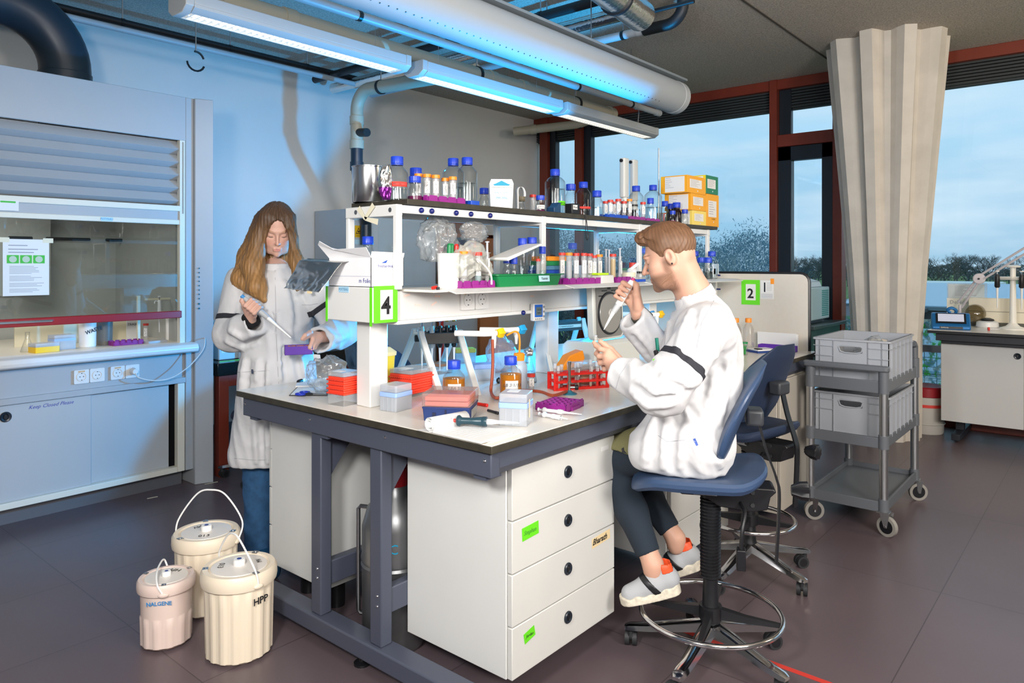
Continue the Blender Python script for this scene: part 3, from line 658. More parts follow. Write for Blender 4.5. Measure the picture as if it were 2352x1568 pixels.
sub('cupboard_interior', MB().box(-.9, 2.18, .10, .12, .10, .70), black, 0)
sub('plinth', MB().box(-.9, 2.20, .08, .10, 0, .10), mat('plinth_grey', '5C5C60', .5), 0)
g = MB(); 
for k in range(8): g.bx((2.262, -.0335, 1.40-.028*k), (.008, .002, .008))
g.cyl((2.262, -.034, 1.17), (2.262, -.028, 1.17), .006, n=10); g.bx((2.262, -.033, 1.14), (.012, .002, .01))
sub('control_strip', g, black, 0)
for px, py in ((204, 853), (286, 845)):
    p = PY(px, py, HF+.02); s = thing('wall_socket', 'double power socket on the fume cupboard, ' + ('left one without a plug' if px == 204 else 'right one with a white plug in it'), 'power socket', (p.x, HF+.019, .775))
    for dx in (-.042, .042): socket(s, (dx, 0, 0), (0, -1, 0))
    MB().box(-.06, -.025, -.0128, -.011, .026, .034).build('label', mat('tan_label', 'D2A878', .6), s)
pp = PY(286, 845, HF+.02)
t = thing('power_plug', 'white power plug with a white cable looping up over the fume cupboard lip', 'plug', (pp.x+.042, HF, .775))
MB().cyl((0, .006, 0), (0, -.035, 0), .021, .017, 20).build('plug_body', pw, t, bev=.003)
A = [(0, -.035, -.01), (.01, -.06, -.035), (.10, -.07, -.062), (.20, -.075, -.055), (.30, -.08, .0), (.37, -.085, .07), (.40, -.09, .12), (.42, -.06, .17), (.48, .08, .16), (.55, .06, .165), (.66, -.05, .165), (.72, -.10, .13), (.755, -.11, .02), (.765, -.10, -.10), (.76, -.09, -.4)]
def smooth(pts, k=6):
    P = [Vector(p) for p in pts]; P = [P[0]] + P + [P[-1]]; out = []
    for i in range(1, len(P)-2):
        for j in range(k):
            t_ = j/k; a, b_, c_, d_ = P[i-1:i+3]
            out.append(.5*((2*b_) + (c_-a)*t_ + (2*a-5*b_+4*c_-d_)*t_*t_ + (3*b_-a-3*c_+d_)*t_**3))
    return out + [P[-2]]
MB().tube(smooth(A[:-1]), .0035, 8).build('cable', pw, t)
# things in the fume cupboard
def fthing(nm, lab, cat, px, py, depth): p = Pz(px, py, .926); q = PY(px, py, HF+depth); return thing(nm, lab, cat, (q.x, HF+depth, .926))
t = thing('notice_sheet', 'A4 safety notice with green picture row taped to the sash glass', 'notice', (PY(62, 620, HF).x, HF+.009, 1.41))
MB().box(-.11, .11, 0, .002, -.155, .155).build('paper', paper, t)
g = MB(); 
for k in range(3): g.bx((-.064+k*.062, -.001, .045), (.056, .0012, .045))
g.build('green_pictures', mat('notice_green', '3FB53A', .6), t)
g = MB()
for k in range(3): g.cyl((-.064+k*.062, -.0015, .045), (-.064+k*.062, -.002, .045), .018, n=18)
g.build('picture_discs', mat('notice_grey', 'B8C8B4', .6), t)
g = MB(); rnd = random.Random(3)
for k in range(19):
    if k in (6, 11, 15): continue
    w = rnd.uniform(.10, .165); g.box(-.08, -.08+w, -.001, 0, .005-k*.0078, .0075-k*.0078)
g.build('small_print', mat('print_grey', '9A9AA4', .7), t); g = MB()
for z, w in ((.118, .09), (.097, .14), (.08, .12)): g.box(-.085, -.085+w, -.001, 0, z, z+.005)
g.build('heading_lines', mat('print_grey', '9A9AA4', .7), t)
for s in (-1, 1): MB().bx((s*.105, -.001, .15), (.05, .001, .026)).build('masking_tape', mat('masking_tape', 'DED8C0', .6), t)
t = thing('label_card', 'small white service card stuck at the left end of the sash header', 'label', (PY(20, 441, HF).x, HF-.006, 1.745)); MB().box(-.045, .045, -.001, 0, -.028, .028).build('card', paper, t)
MB().box(-.04, .03, -.002, -.001, .015, .024).build('green_heading', mat('notice_green', '3FB53A', .6), t)
t = thing('maker_plate', 'tiny pale blue name plate in the middle of the sash header', 'label', (PY(245, 471, HF).x, HF-.001, 1.695)); MB().box(-.033, .033, -.001, 0, -.011, .011).build('plate', mat('plate_blue', 'A9CFE6', .5), t); text('lettering', 'POTTEAU', .016, mat('plate_ink', '3B7FA8', .5), t, face((0, -.0015, 0), (0, -1, 0)))
# ================================================================ LABWARE BUILDERS
from mathutils import noise as MN
printgrey = mat('print_grey', '9A9AA4', .7)
def ribcap(r, h, z0, n=36):
    mb = MB(); rs = []
    for z, s in ((z0, 1), (z0+h*.92, 1), (z0+h, .94)):
        rs.append([((r*(1.0 if k % 2 else .96))*s*cos(2*pi*k/n), (r*(1.0 if k % 2 else .96))*s*sin(2*pi*k/n), z) for k in range(n)])
    return mb.rings(rs)
def bottle(x, y, z, r, h, lab, cap=bluecap, liq=None, g=None, gm=glass, capr=None, sticker=None, nm='screw_cap_bottle', cat='bottle', rz=0):
    t = thing(nm, lab, cat, (x, y, z), rz, g); cr = capr or min(.0235 if r > .03 else r*.86, r*.9); ch = min(.026, h*.2); n0 = h-ch
    nr = cr*.86; sh = n0-max(.03, (r-nr)*1.05)-.008; sh = max(sh, h*.35)
    MB().lathe([(r*.9, 0), (r, .004), (r, sh), (r*.93, sh+(n0-sh)*.2), (r*.7, sh+(n0-sh)*.52), (nr*1.02, sh+(n0-sh)*.78), (nr, n0), (nr, n0+ch*.6)], 28).build('glass_body', gm, t)
    ribcap(cr, ch, n0).build('cap', cap, t)
    MB().lathe([(cr*1.0, n0-.006), (cr*1.02, n0-.002), (cr*.95, n0-.0005)], 24).build('pouring_ring', cap, t)
    if liq:
        lv, m = liq; MB().lathe([(r*.88, .003), (r*.965, .006), (r*.965, sh*lv), (0.001, sh*lv)], 24).build('liquid', m, t)
    if sticker:
        m, z0, hh, a0, a1 = sticker[:5]; q = MB(); n = 12; R_ = r*1.012
        q.rings([[(R_*cos(R(a0+(a1-a0)*k/n)), R_*sin(R(a0+(a1-a0)*k/n)), zz) for k in range(n+1)] for zz in (z0, z0+hh)], close=False, cap=False); st_ = q.build('label', m, t)
        md = st_.modifiers.new('s', 'SOLIDIFY'); md.thickness = .0004; md.offset = 1
        if len(sticker) > 5:
            am = R((a0+a1)/2); nrm = (cos(am), sin(am), 0); text('handwriting', sticker[5], hh*.55, ink, t, face((R_*1.02*cos(am), R_*1.02*sin(am), z0+hh/2), nrm), shear=.2)
    return t
def pxbottle(px, ytop, wpx, Y, base, lab, **k):
    p = PY(px, ytop, Y); d = p.x*ct + p.y*st
    return bottle(p.x, Y, base, wpx*d/FPX/2, p.z-base, lab, **k)
FRONT = (-R(140))
def tube(x, y, z, r, h, lab, cap=redcap, fill=None, g=None, tilt=None, nm='centrifuge_tube', note=None, skirt=False):
    t = thing(nm, lab, 'tube', (x, y, z), 0, g); ch = .013 if r > .01 else .011
    MB().lathe([(r*.25, 0), (r*.9, r*.9), (r*.95, h*.2), (r*.96, h-ch)] if not skirt else [(r*.9, 0), (r*.93, h-ch)], 18).build('tube_body', plastic, t)
    ribcap(r*1.16, ch, h-ch, 24).build('cap', cap, t)
    if fill:
        lv, m = fill; MB().lathe([(r*.2, .002), (r*.84, r*.9), (r*.88, h*lv), (.001, h*lv)], 16).build('contents', m, t)
    if note:
        q = MB(); n = 8; a0, a1 = -175, -85
        q.rings([[(r*1.0*cos(R(a0+(a1-a0)*k/n)), r*1.0*sin(R(a0+(a1-a0)*k/n)), zz) for k in range(n+1)] for zz in (h*.28, h*.74)], close=False, cap=False); q.build('writing_area', note, t)
        q = MB(); rnd = random.Random(int(x*977+y*31)); pts = [(r*1.03*cos(R(-130)) + (rnd.random()-.5)*r*.5, r*1.03*sin(R(-130)) - (rnd.random()-.5)*r*.4, h*(.34+.34*i/11)) for i in range(12)]; q.tube(pts, .0007, 4); q.build('handwriting', ink, t)
    if tilt: t.rotation_euler = tilt
    return t
def pxtube(px, ytop, Y, base, lab, wpx=None, r=.0145, **k):
    p = PY(px, ytop, Y); return tube(p.x, Y, base+.012, r, p.z-base-.012, lab, **k)
def rack(x0, x1, y0, y1, z, h, lab, m=purple, nx=4, ny=2, g=None, nm='tube_rack'):
    t = thing(nm, lab, 'rack', ((x0+x1)/2, (y0+y1)/2, z), 0, g); w = (x1-x0)/2; d = (y1-y0)/2; mb = MB(); th = .003
    mb.box(-w, w, -d, d, 0, .006)
    for k in range(nx+1):
        x = -w+2*w*k/nx; mb.box(max(x-th/2, -w), min(x+th/2, w), -d, d, .006, h*.8)
    for k in range(ny+1):
        y = -d+2*d*k/ny; mb.box(-w, w, max(y-th/2, -d), min(y+th/2, d), .006, h*.8)
    for k in range(nx):   # castellated rims
        a = -w+2*w*k/nx+.006; b_ = -w+2*w*(k+1)/nx-.006
        for y in (-d-.002, d-.001): mb.box(a, b_, y, y+.003, 0, h)
    for k in range(ny):
        a = -d+2*d*k/ny+.006; b_ = -d+2*d*(k+1)/ny-.006
        for x in (-w-.002, w-.001): mb.box(x, x+.003, a, b_, 0, h)
    mb.box(-w*.45, w*.45, -d-.004, -d-.002, 0, h*.45)
    mb.build('rack_body', m, t, bev=.0006, seg=1); return t
def sxx(px, Y): return PY(px, 600, Y).x
def crumple(name, c, sc, m, lab, cat, seed=0, amp=.35, freq=2.2, sub=5, flat=False, par=None, thin=None):
    bm = bmesh.new(); bmesh.ops.create_icosphere(bm, subdivisions=sub, radius=1); off = Vector((seed*3.7, seed*1.3, seed*.7))
    for v in bm.verts:
        p = v.co.copy(); n = MN.noise(p*freq*.7+off)*amp*.9 + (.3-abs(MN.noise(p*freq*1.3+off)))*amp*1.3 + (.3-abs(MN.noise(p*freq*3.1+off)))*amp*.45
        q = p*(1+n-.1); v.co = Vector((q.x*sc[0], q.y*sc[1], max(q.z, -.82)*sc[2]))
    me = bpy.data.meshes.new(name); bm.to_mesh(me); bm.free(); me.materials.append(m)
    if not flat: me.polygons.foreach_set('use_smooth', [True]*len(me.polygons))
    o = link(name, me, par, c)
    if lab: tag(o, lab, cat)
    return o
bagm = clear('plastic_bag', (.95, .96, .97), .04, .12, .3, .15, 'E8ECEC')
bagm2 = clear('frosted_plastic_bag', (.94, .95, .91), .05, .16, .3, .36, 'E2E3DA')
# ================================================================ UPPER SHELF
z = US
st_ = thing('steel_canister', 'tall round steel canister at the near end of the upper shelf', 'canister', (PY(846, 430, 2.24).x, 2.24, z))
MB().lathe([(.060, 0), (.062, .003), (.062, .135), (.064, .137), (.064, .14), (.060, .14), (.059, .01), (.001, .01)], 40, cap=False).build('canister_body', mat('polished_steel', 'D5D7DA', .2, 1), st_)
sb = crumple('foil_pouch', (PY(886, 440, 2.06).x, 2.06, z+.055), (.022, .020, .07), foil, None, None, 4, .5, 1.6)
tag(sb, 'crumpled silver foil pouch with a purple bottom beside the steel canister', 'pouch')
pouchp = mat('purple_foil', '7E2A8C', .25, .7); sb.data.materials.append(pouchp)
for p_ in sb.data.polygons:
    if p_.center.z < -.012: p_.material_index = 1
g5 = 'blue-capped glass bottles on the upper shelf'
redtape = mat('red_tape', 'E8453C', .5)
pxbottle(912, 360, 51, 2.07, z, 'large blue-capped bottle with a red tape band, first on the upper shelf', liq=(.42, water), g=g5, sticker=(redtape, .048, .018, -190, -70, 'PBS/10x'))
pxbottle(955, 386, 32, 2.24, z, 'blue-capped bottle half hidden behind the small purple-liquid bottle', g=g5)
pxbottle(953, 405, 33, 2.05, z, 'small blue-capped bottle with purple liquid in front of the orange-capped tubes', liq=(.5, purpleliq), g=g5)
rack(sxx(974, 2.03), sxx(1061, 2.03)-.005, 2.005, 2.105, z, .024, 'purple tube rack at the near end of the upper shelf', nx=4, ny=3)
go = 'orange-capped centrifuge tubes'
for px, yt, Y, lab in ((961, 399, 2.14, 'orange-capped tube partly behind the small purple-liquid bottle'), (981, 400, 2.10, 'orange-capped tube, second from left in the near purple rack'), (1001, 402, 2.07, 'orange-capped white-labelled tube in the middle of the near purple rack'), (1023, 409, 2.08, 'shorter orange-capped tube in front of the twin clear bottles, left one'), (1040, 406, 2.04, 'orange-capped tube with white label in front of the twin clear bottles, right one')):
    pxtube(px, yt, Y, z, lab, cap=orangecap, note=paper, g=go)
pxbottle(1041, 364, 50, 2.22, z, 'blue-capped clear bottle, left one of the tall pair near the white dispenser box', liq=(.6, water), g=g5)
pxbottle(1073, 362, 46, 2.14, z, 'blue-capped clear bottle, right one of the tall pair near the white dispenser box', liq=(.7, water), g=g5)
o = MB().rbox(-.025, .025, -.02, .02, 0, .018, .003).build('blue_rack_corner', bluerack, None, (sxx(1080, 2.03), 2.02, z), bev=.001); tag(o, 'small blue plastic rack at the foot of the right tall clear bottle', 'rack')
pxbottle(1112, 432, 24, 2.2, z, 'small blue-capped bottle just left of the white dispenser box', g=g5)
# film dispenser box with flared top
p0 = sxx(1120, 2.04); p1 = sxx(1183, 2.04); pc = PY(1151, 480, 2.07)
t = thing('film_dispenser_box', 'white cardboard dispenser box with a teal arrow printed on it on the upper shelf', 'box', (pc.x, 2.07, z), R(-45)); w = .052; H = PY(1150, 413, 2.07).z - z
pm = mat('card_white_yellow', 'F1F1EC', .5)
MB().rings([[(-w*.9, -.03, 0), (w*.9, -.03, 0), (w*.9, .06, 0), (-w*.9, .06, 0)], [(-w, -.03, H*.86), (w, -.03, H*.86), (w, .06, H*.86), (-w, .06, H*.86)], [(-w*.86, -.028, H), (w*.86, -.028, H), (w*.86, .058, H), (-w*.86, .058, H)]]).build('carton', pm, t)
MB().add([(-w*.72, -.0312, H*.82), (w*.72, -.0312, H*.82), (w*.5, -.0312, H*.85), (0, -.0312, H*.95), (-w*.5, -.0312, H*.85), (-w*.6, -.0312, H*.78), (w*.6, -.0312, H*.78)], [(0, 5, 6, 1), (0, 1, 2, 3, 4)]).build('arrow_print', cyanink, t, flat=True)
text('lettering', 'PM-996', .016, cyanink, t, face((0, -.0312, H*.36), (0, -1, 0))); text('lettering', '4 IN. X 125 FT.', .0095, cyanink, t, face((0, -.0312, H*.54), (0, -1, 0))); text('lettering', 'Dispense Parafilm Through This Opening', .0052, ink, t, face((0, -.0312, H*.73), (0, -1, 0)))
jar = 'square glass jars behind the dispenser box'
for px, c_, l in ((1196, 'B8B060', 'glass jar with a worn yellowish lid right behind the white dispenser box'), (1211, 'C8BE50', 'glass jar with a worn yellowish lid, half filled yellow, next to the small labelled bottle')):
    bottle(sxx(px, 2.2), 2.2 - .08*(px > 1200), z, .024, .085, l, cap=mat('worn_brown_lid', '7B7058', .5), capr=.021, liq=(.5, clear('yellow_powder', 'D8CF60', .1, .2, .3, .7, 'C8BE50')), g=jar)
MB_ = MB(); pts = [(0, 0, .0), (0, 0, .06), (0, 0, .10), (.01, -.005, .112), (.025, -.01, .108), (.035, -.012, .09), (.036, -.012, .07)]
MB_.rings([[(p[0], p[1]-.009, p[2]) for p in smooth(pts)], [(p[0], p[1]+.009, p[2]) for p in smooth(pts)]], close=False, cap=False); o = MB_.build('paper_strip', paper, None, (sxx(1188, 2.1), 2.1, z)); o.modifiers.new('s', 'SOLIDIFY').thickness = .0006; tag(o, 'curled white paper strip sticking out behind the dispenser box', 'paper')
for k, px in enumerate((1224, 1231)): pxtube(px, 447+k*5, 2.22, z, ('left' if not k else 'right') + ' of two orange-red capped tubes behind the small labelled bottle', cap=redcap, g='red-capped tubes')
pxbottle(1241, 449, 23, 2.03, z, 'small blue-capped bottle with white handwritten label beside the dark blue stand', liq=(.3, purpleliq), sticker=(paper, .012, .018, -190, -80, 'ZW-%'), g=g5)
MB().ext([(-.02, 0), (-.02, .035), (.0, .042), (.022, .06), (.028, .06), (.028, 0)], 'y', -.02, .02)
t = MB().ext([(-.03, 0), (-.03, .022), (-.008, .03), (.012, .048), (.022, .048), (.022, 0)], 'y', -.025, .02).build('blue_tube_stand', mat('dark_teal_blue', '143A5C', .4), None, (sxx(1272, 2.02), 2.02, z), bev=.002); tag(t, 'dark blue plastic stand in front of the bottle with the green label', 'stand')
pxbottle(1275, 389, 47, 2.12, z, 'tall blue-capped bottle with a bright green label and a dark blue stand in front', liq=(.8, water), sticker=(tapegreen, .045, .022, -125, -65, '1M Tris'), g=g5)
pxbottle(1311, 423, 26, 2.22, z, 'blue-capped bottle with a dropper tip inside, behind the black timer case', g=g5)
t = thing('timer_case', 'black plastic case with a handwritten name label and a strap hanging over the shelf edge', 'case', (sxx(1318, 2.01), 2.01, z))
MB().ext([(-.032, 0), (-.032, .050), (.03, .053), (.034, .04), (.034, 0)], 'y', -.012, .03).build('case_body', black, t, bev=.003); MB().box(-.024, .012, -.0135, -.0125, .022, .044).build('label', paper, t); text('handwriting', 'Roel', .017, ink, t, face((-.006, -.0142, .033), (0, -1, 0)), shear=.2)
MB().tube(smooth([(.03, -.014, .03), (.045, -.03, .01), (.052, -.034, -.03), (.05, -.034, -.075), (.056, -.034, -.115), (.066, -.034, -.122), (.072, -.034, -.105), (.066, -.034, -.07), (.058, -.034, -.03), (.05, -.03, .01)]), .002, 6).build('strap', black, t)
pxbottle(1340, 418, 34, 2.17, z, 'blue-capped clear bottle with red tape, behind the black timer case', sticker=(redtape, .05, .012, -200, -60), g=g5)
pxbottle(1371, 438, 30, 2.05, z, 'small blue-capped clear bottle standing alone left of the blue rack', liq=(.7, water), g=g5)
rack(sxx(1387, 2.04), sxx(1432, 2.04), 2.01, 2.10, z, .019, 'blue tube rack in the middle of the upper shelf', m=bluerack, nx=3, ny=3)
rack(sxx(1434, 2.04)+.004, sxx(1472, 2.04), 2.01, 2.10, z, .019, 'purple tube rack right of the blue rack on the upper shelf', nx=3, ny=2); rack(sxx(1473, 2.04)+.004, sxx(1505, 2.04), 2.01, 2.10, z, .017, 'purple tube rack above the seated man\'s head', nx=3, ny=2)
gr = 'capped tubes in the middle racks of the upper shelf'
for px, yt, Y, cp, lab in ((1391, 462, 2.12, redcap, 'leftmost red-capped tube in the blue rack'), (1402, 459, 2.05, redcap, 'red-capped tube, second in the blue rack'), (1411, 463, 2.10, redcap, 'red-capped tube half hidden in the middle of the blue rack'), (1420, 457, 2.03, redcap, 'tallest red-capped tube with blue writing in the blue rack'), (1433, 462, 2.04, redcap, 'short red-capped tube at the right end of the blue rack'), (1446, 457, 2.05, orangecap, 'orange-capped tube in front of the pale dispenser heads'), (1477, 464, 2.04, redcap, 'red-capped labelled tube between the two big clear bottles')):
    pxtube(px, yt, Y, z, lab, cap=cp, note=paper, g=gr, r=.0135)
disp = mat('dispenser_grey', 'C4C6C2', .4); 
for px, yt, w_, Y, lab in ((1434, 362, 24, 2.20, 'pale grey bottle-top dispenser on an amber bottle, front one of the pair'), (1455, 366, 20, 2.27, 'pale grey bottle-top dispenser on an amber bottle, rear one of the pair')):
    p = PY(px, yt, Y); t = thing('bottle_top_dispenser', lab, 'dispenser', (p.x, Y, z), 0, 'bottle-top dispensers'); H = p.z-z
    MB().lathe([(.035, 0), (.036, .05), (.03, .065), (.018, .075), (.018, .085)], 24).build('amber_bottle', amberglass, t)
    MB().lathe([(.027, .085), (.027, .10), (.025, .102), (.025, .118)], 20).build('collar', disp, t); MB().lathe([(.0275, .11), (.0275, .122)], 20).build('black_ring', black, t)
    MB().lathe([(.024, .12), (.024, .14), (.016, .141), (.016, .146)], 20).build('neck', disp, t)
    MB().rbox(-.029, .029, -.019, .019, .145, H-.004, .012).build('dispenser_head', disp, t, bev=.004); MB().cyl((-.029, 0, H-.02), (-.038, 0, H-.02), .010, n=12).build('knob', black, t)
    if w_ == 24: MB().tube(smooth([(-.015, -.01, .125), (-.04, -.02, .128), (-.05, -.025, .122), (-.053, -.026, .11)]), .0015, 6).build('spout', steel, t)
pxbottle(1461, 427, 34, 2.16, z, 'blue-capped clear bottle left of the metal rod', liq=(.5, water), g=g5)
pxbottle(1500, 425, 40, 2.14, z, 'blue-capped clear bottle in front of the metal rod', liq=(.6, water), g=g5)
pxbottle(1494, 455, 18, 2.04, z, 'little blue-capped bottle in front of the bottle by the metal rod', g=g5)
p = PY(1513, 340, 2.26); o = MB().cyl((0, 0, 0), (0, 0, p.z-z), .0045, n=12).lathe([(.025, 0), (.025, .006), (.006, .01)], 18).build('stand_rod', steel, None, (p.x, 2.26, z)); tag(o, 'thin upright metal rod rising from the upper shelf', 'rod')
p = PY(1527, 470, 2.1); o = MB().tube(smooth([(0, 0, 0), (0, 0, .05), (.004, 0, .062), (.03, 0, .064)]), .002, 6).build('red_wire_hook', redtape, None, (p.x-.012, 2.1, z)); tag(o, 'bent red wire hook beside the rod', 'hook')
pxbottle(1527, 462, 18, 2.16, z, 'small blue-capped bottle with green label behind the red hook', sticker=(tapegreen, .01, .012, -180, -60), g=g5)
pxbottle(1558, 437, 36, 2.23, z, 'clear blue-capped bottle standing behind the dark amber bottles', g=g5)
pxbottle(1541, 468, 18, 2.14, z, 'slim amber bottle with blue cap, left of the bigger amber one', gm=amberglass, g=g5)
pxbottle(1554, 465, 23, 2.08, z, 'dark amber blue-capped bottle with white graduations near the yellow boxes', gm=amberglass, g=g5)
pxbottle(1545, 484, 15, 2.02, z, 'tiny purple-blue bottle at the front edge before the amber bottles', liq=(.7, purpleliq), g=g5)
pxbottle(1573, 481, 16, 2.03, z, 'small clear blue-capped bottle just left of the stacked yellow boxes', g=g5)
# yellow kit boxes
kit = mat('kit_yellow', 'EDA51C', .45); kitl = mat('kit_pale_yellow', 'EFD56A', .45); kitg = mat('kit_green', '1E7C5A', .45); kity = mat('kit_lemon', 'E8D21E', .45)
def kitbox(px0, px1, pxr, yt, yb, Y, lab, m=kit, mr=None, holes=False, lines=('',)):
    a = PY(px0, 500, Y).x; b_ = PY(px1, 500, Y).x; d = (a+b_)/2*ct+Y*st; H = (yb-yt)*d/FPX; z0 = z_ = PY(px1, yb, Y).z
    t = thing('kit_box', lab, 'box', ((a+b_)/2, Y, z0), 0, 'yellow laboratory kit boxes at the shelf end'); w = (b_-a)/2
    MB().box(-w, w, 0, .10, 0, H).build('carton', m, t, bev=.001)
    if mr: MB().box(-w, w, -.001, 0, 0, H).build('front_panel', mr, t)
    return t, w, H
z0 = US
def kb(x0, x1, y0, y1, za, zb, lab, m, side=None, lines=None, s=0):
    t = thing('kit_box', lab, 'box', ((x0+x1)/2, (y0+y1)/2, za), 0, 'laboratory kit boxes stacked at the shelf end'); w = (x1-x0)/2; d = (y1-y0)/2; H = zb-za-.001
    MB().box(-w, w, -d, d, 0, H).build('carton', m, t, bev=.001)
    if side: MB().box(-w, w, -d-.001, -d, 0, H).build('coloured_side', side, t)
    MB().box(-w-.0012, -w, -d+.018, d-.03, H*.06, H*.94).build('label', paper, t)
    MB().box(-w*.75, w*.55, -d-.0022, -d-.001, H*.3, H*.8).build('label', paper, t)
    g = MB(); rnd = random.Random(s)
    for k in range(6): g.box(-w-.002, -w-.0012, d-.04-rnd.uniform(.02, .05), d-.034, H*(.86-.11*k), H*(.88-.11*k)); g.box(-w*.65, w*rnd.uniform(-.1, .4), -d-.003, -d-.0022, H*(.74-.07*k), H*(.755-.07*k))
    g.build('print', printgrey, t); MB().cyl((w*.1, -d-.001, H*.15), (w*.1, -d-.0018, H*.15), .005, n=12).build('logo_ring', paper, t)
    return t
X = lambda px, Y: PY(px, 500, Y).x
xa, xb = X(1570, 2.08), X(1622, 2.02); top = lambda y: PY(1615, y, 2.02).z
za, zb_, zc = top(485), top(447), top(408)
kb(xa, xb, 2.02, 2.20, US, za, 'bottom yellow kit box of the front stack, paler front', kitl, s=1)
kb(xa-.02, xb, 2.02, 2.20, za, zb_, 'middle orange-yellow kit box of the front stack', kit, s=2)
kb(xa-.07, xb-.01, 2.02, 2.20, zb_, zc, 'top orange-yellow kit box of the front stack', kit, s=3)
t = kb(xb+.006, X(1651, 2.02), 2.02, 2.18, US, PY(1640, 447, 2.02).z, 'tall yellow kit box standing upright at the end of the upper shelf, dated by hand', kit, s=4)
text('handwriting', '31-12-2021', .012, ink, t, face((0, -.085, .05), (0, -1, 0)))
kb(xb-.006, X(1649, 2.02), 2.02, 2.16, PY(1640, 447, 2.02).z+.001, PY(1640, 405, 2.02).z, 'yellow and green kit box on top of the tall upright one', kity, kitg, s=5)
t = kb(X(1538, 2.2), X(1560, 2.2)+.01, 2.19+.02, 2.29, US, US+.09, 'orange-yellow kit box behind the clear bottle, mostly hidden', kit, s=6)
o = MB().cyl((0, 0, 0), (0, 0, .002), .03, n=24).build('dish_lid', plastic, None, (sxx(1216, 2.2), 2.26, US)); tag(o, 'flat clear dish lid behind the glass jars on the upper shelf', 'dish')
# masking tape bow on the frame corner
tp = mat('masking_tape', 'E6DFC4', .6); g = MB()
for pts in (((-.006, .06, .742), (-.006, .02, .70)), ((-.006, -.03, .75), (-.006, .02, .70)), ((-.006, -.055, .685), (-.006, .02, .70))):
    a, b_ = Vector(pts[0]), Vector(pts[1]); n_ = Vector((0, (b_-a).z, -(b_-a).y)).normalized()*.011; g.add([a+n_, b_+n_*.6, b_-n_*.6, a-n_, a+n_+Vector((.0008, 0, 0)), b_+n_*.6+Vector((.0008, 0, 0)), b_-n_*.6+Vector((.0008, 0, 0)), a-n_+Vector((.0008, 0, 0))], [(0, 1, 2, 3), (4, 7, 6, 5), (0, 4, 5, 1), (1, 5, 6, 2), (2, 6, 7, 3), (3, 7, 4, 0)])
o = g.build('tape_bow', tp, None, (1.718, 2.15, .9)); tag(o, 'crossed masking tape strips stuck on the near shelf frame', 'tape')
# ================================================================ LOWER SHELF (z = LS)
z = LS
gl = 'blue-capped bottles on the lower shelf'
# cling film box lying on the white end box
p = PX(853, 662, 1.62)
t = thing('cling_film_box', 'white cardboard cling film box with torn lid on the white end box', 'box', (1.702, 2.147, 1.3475)); W_ = .076; Hh = .105
cb = mat('white_card', 'ECECEF', .55); ik = mat('navy_print', '3A3F8C', .6)
g = MB(); g.box(-W_, W_, -.12, .128, 0, .002)
for a in ((-W_, -W_+.002, -.12, .128), (W_-.002, W_, -.12, .128)): g.box(*a, 0, Hh)
g.box(-W_, W_, -.12, -.118, 0, Hh).box(-W_, W_, .126, .128, 0, Hh); g.build('carton', cb, t)
MB().add([(-W_, .128, Hh), (-W_, -.12, Hh), (-W_-.03, -.13, Hh+.035), (-W_-.028, .06, Hh+.03), (-W_-.035, .14, Hh+.062), (-W_-.02, .17, Hh+.05)], [(0, 1, 2, 3, 4, 5)]).build('torn_flap', cb, t, flat=True).modifiers.new('s', 'SOLIDIFY').thickness = .002
MB().add([(-W_, -.12, Hh), (W_, -.12, Hh), (W_, -.125, Hh+.018), (-W_, -.125, Hh+.022)], [(0, 1, 2, 3)]).build('end_flap', cb, t, flat=True).modifiers.new('s', 'SOLIDIFY').thickness = .002
text('lettering', 'm Folie', .022, ik, t, face((-W_-.0008, -.085, .022), (-1, 0, 0)))
text('lettering', 'freshandeazy', .0155, ik, t, face((-.005, -.1208, .075), (0, -1, 0))); MB().add([(-.03, -.1208, .086), (.0, -.1208, .098), (-.008, -.1208, .086)], [(0, 1, 2)]).build('logo_print', mat('logo_blue', '1E4FB0', .5), t, flat=True)
MB().box(-W_-.001, -W_, -.12, .128, .038, .0385).build('printed_line', ik, t)
# foil sheet hanging over the end
bm = bmesh.new(); bmesh.ops.create_grid(bm, x_segments=44, y_segments=30, size=.5)
for v in bm.verts:
    u, w = v.co.x+.5, v.co.y+.5; y = 2.42-.27*u+.03*(1-w); zz = 1.452-.115*(1-w)-.008*u; x = 1.60-.055*(1-w)-.03*u*(1-w)
    nn = MN.noise(Vector((u*5, w*4, 1)))*.0035 + abs(MN.noise(Vector((u*7, w*6, 3))))*.009*(1.15-w)**2; y += MN.noise(Vector((u*4, w*3, 7)))*.005
    if w > .96: x += .03
    v.co = Vector((x + nn, y, zz + (MN.noise(Vector((u*9, 0, 5)))*.004*(1-w)**2)))
me = bpy.data.meshes.new('foil_sheet'); bm.to_mesh(me); bm.free(); me.materials.append(mat('foil_sheet', 'E6E4E0', .28, 1, bump=.2, bscale=18)); me.polygons.foreach_set('use_smooth', [True]*len(me.polygons)); o = link('foil_sheet', me); o.modifiers.new('s', 'SOLIDIFY').thickness = .0006; tag(o, 'sheet of crumpled aluminium foil hanging off the cling film box', 'foil')
t = thing('maker_plate', 'small pale blue name plate under the foil on the white box end', 'label', (1.6195, 2.175, 1.338)); MB().box(-.001, 0, -.03, .03, -.012, .010).build('plate', mat('plate_blue', 'A9CFE6', .5), t); text('lettering', 'POTTEAU', .013, mat('plate_ink', '3B7FA8', .5), t, face((-.0015, 0, -.001), (-1, 0, 0)))
pxbottle(845, 543, 30, 2.30, 1.346, 'blue-capped bottle standing behind the torn cling film box', g=gl)
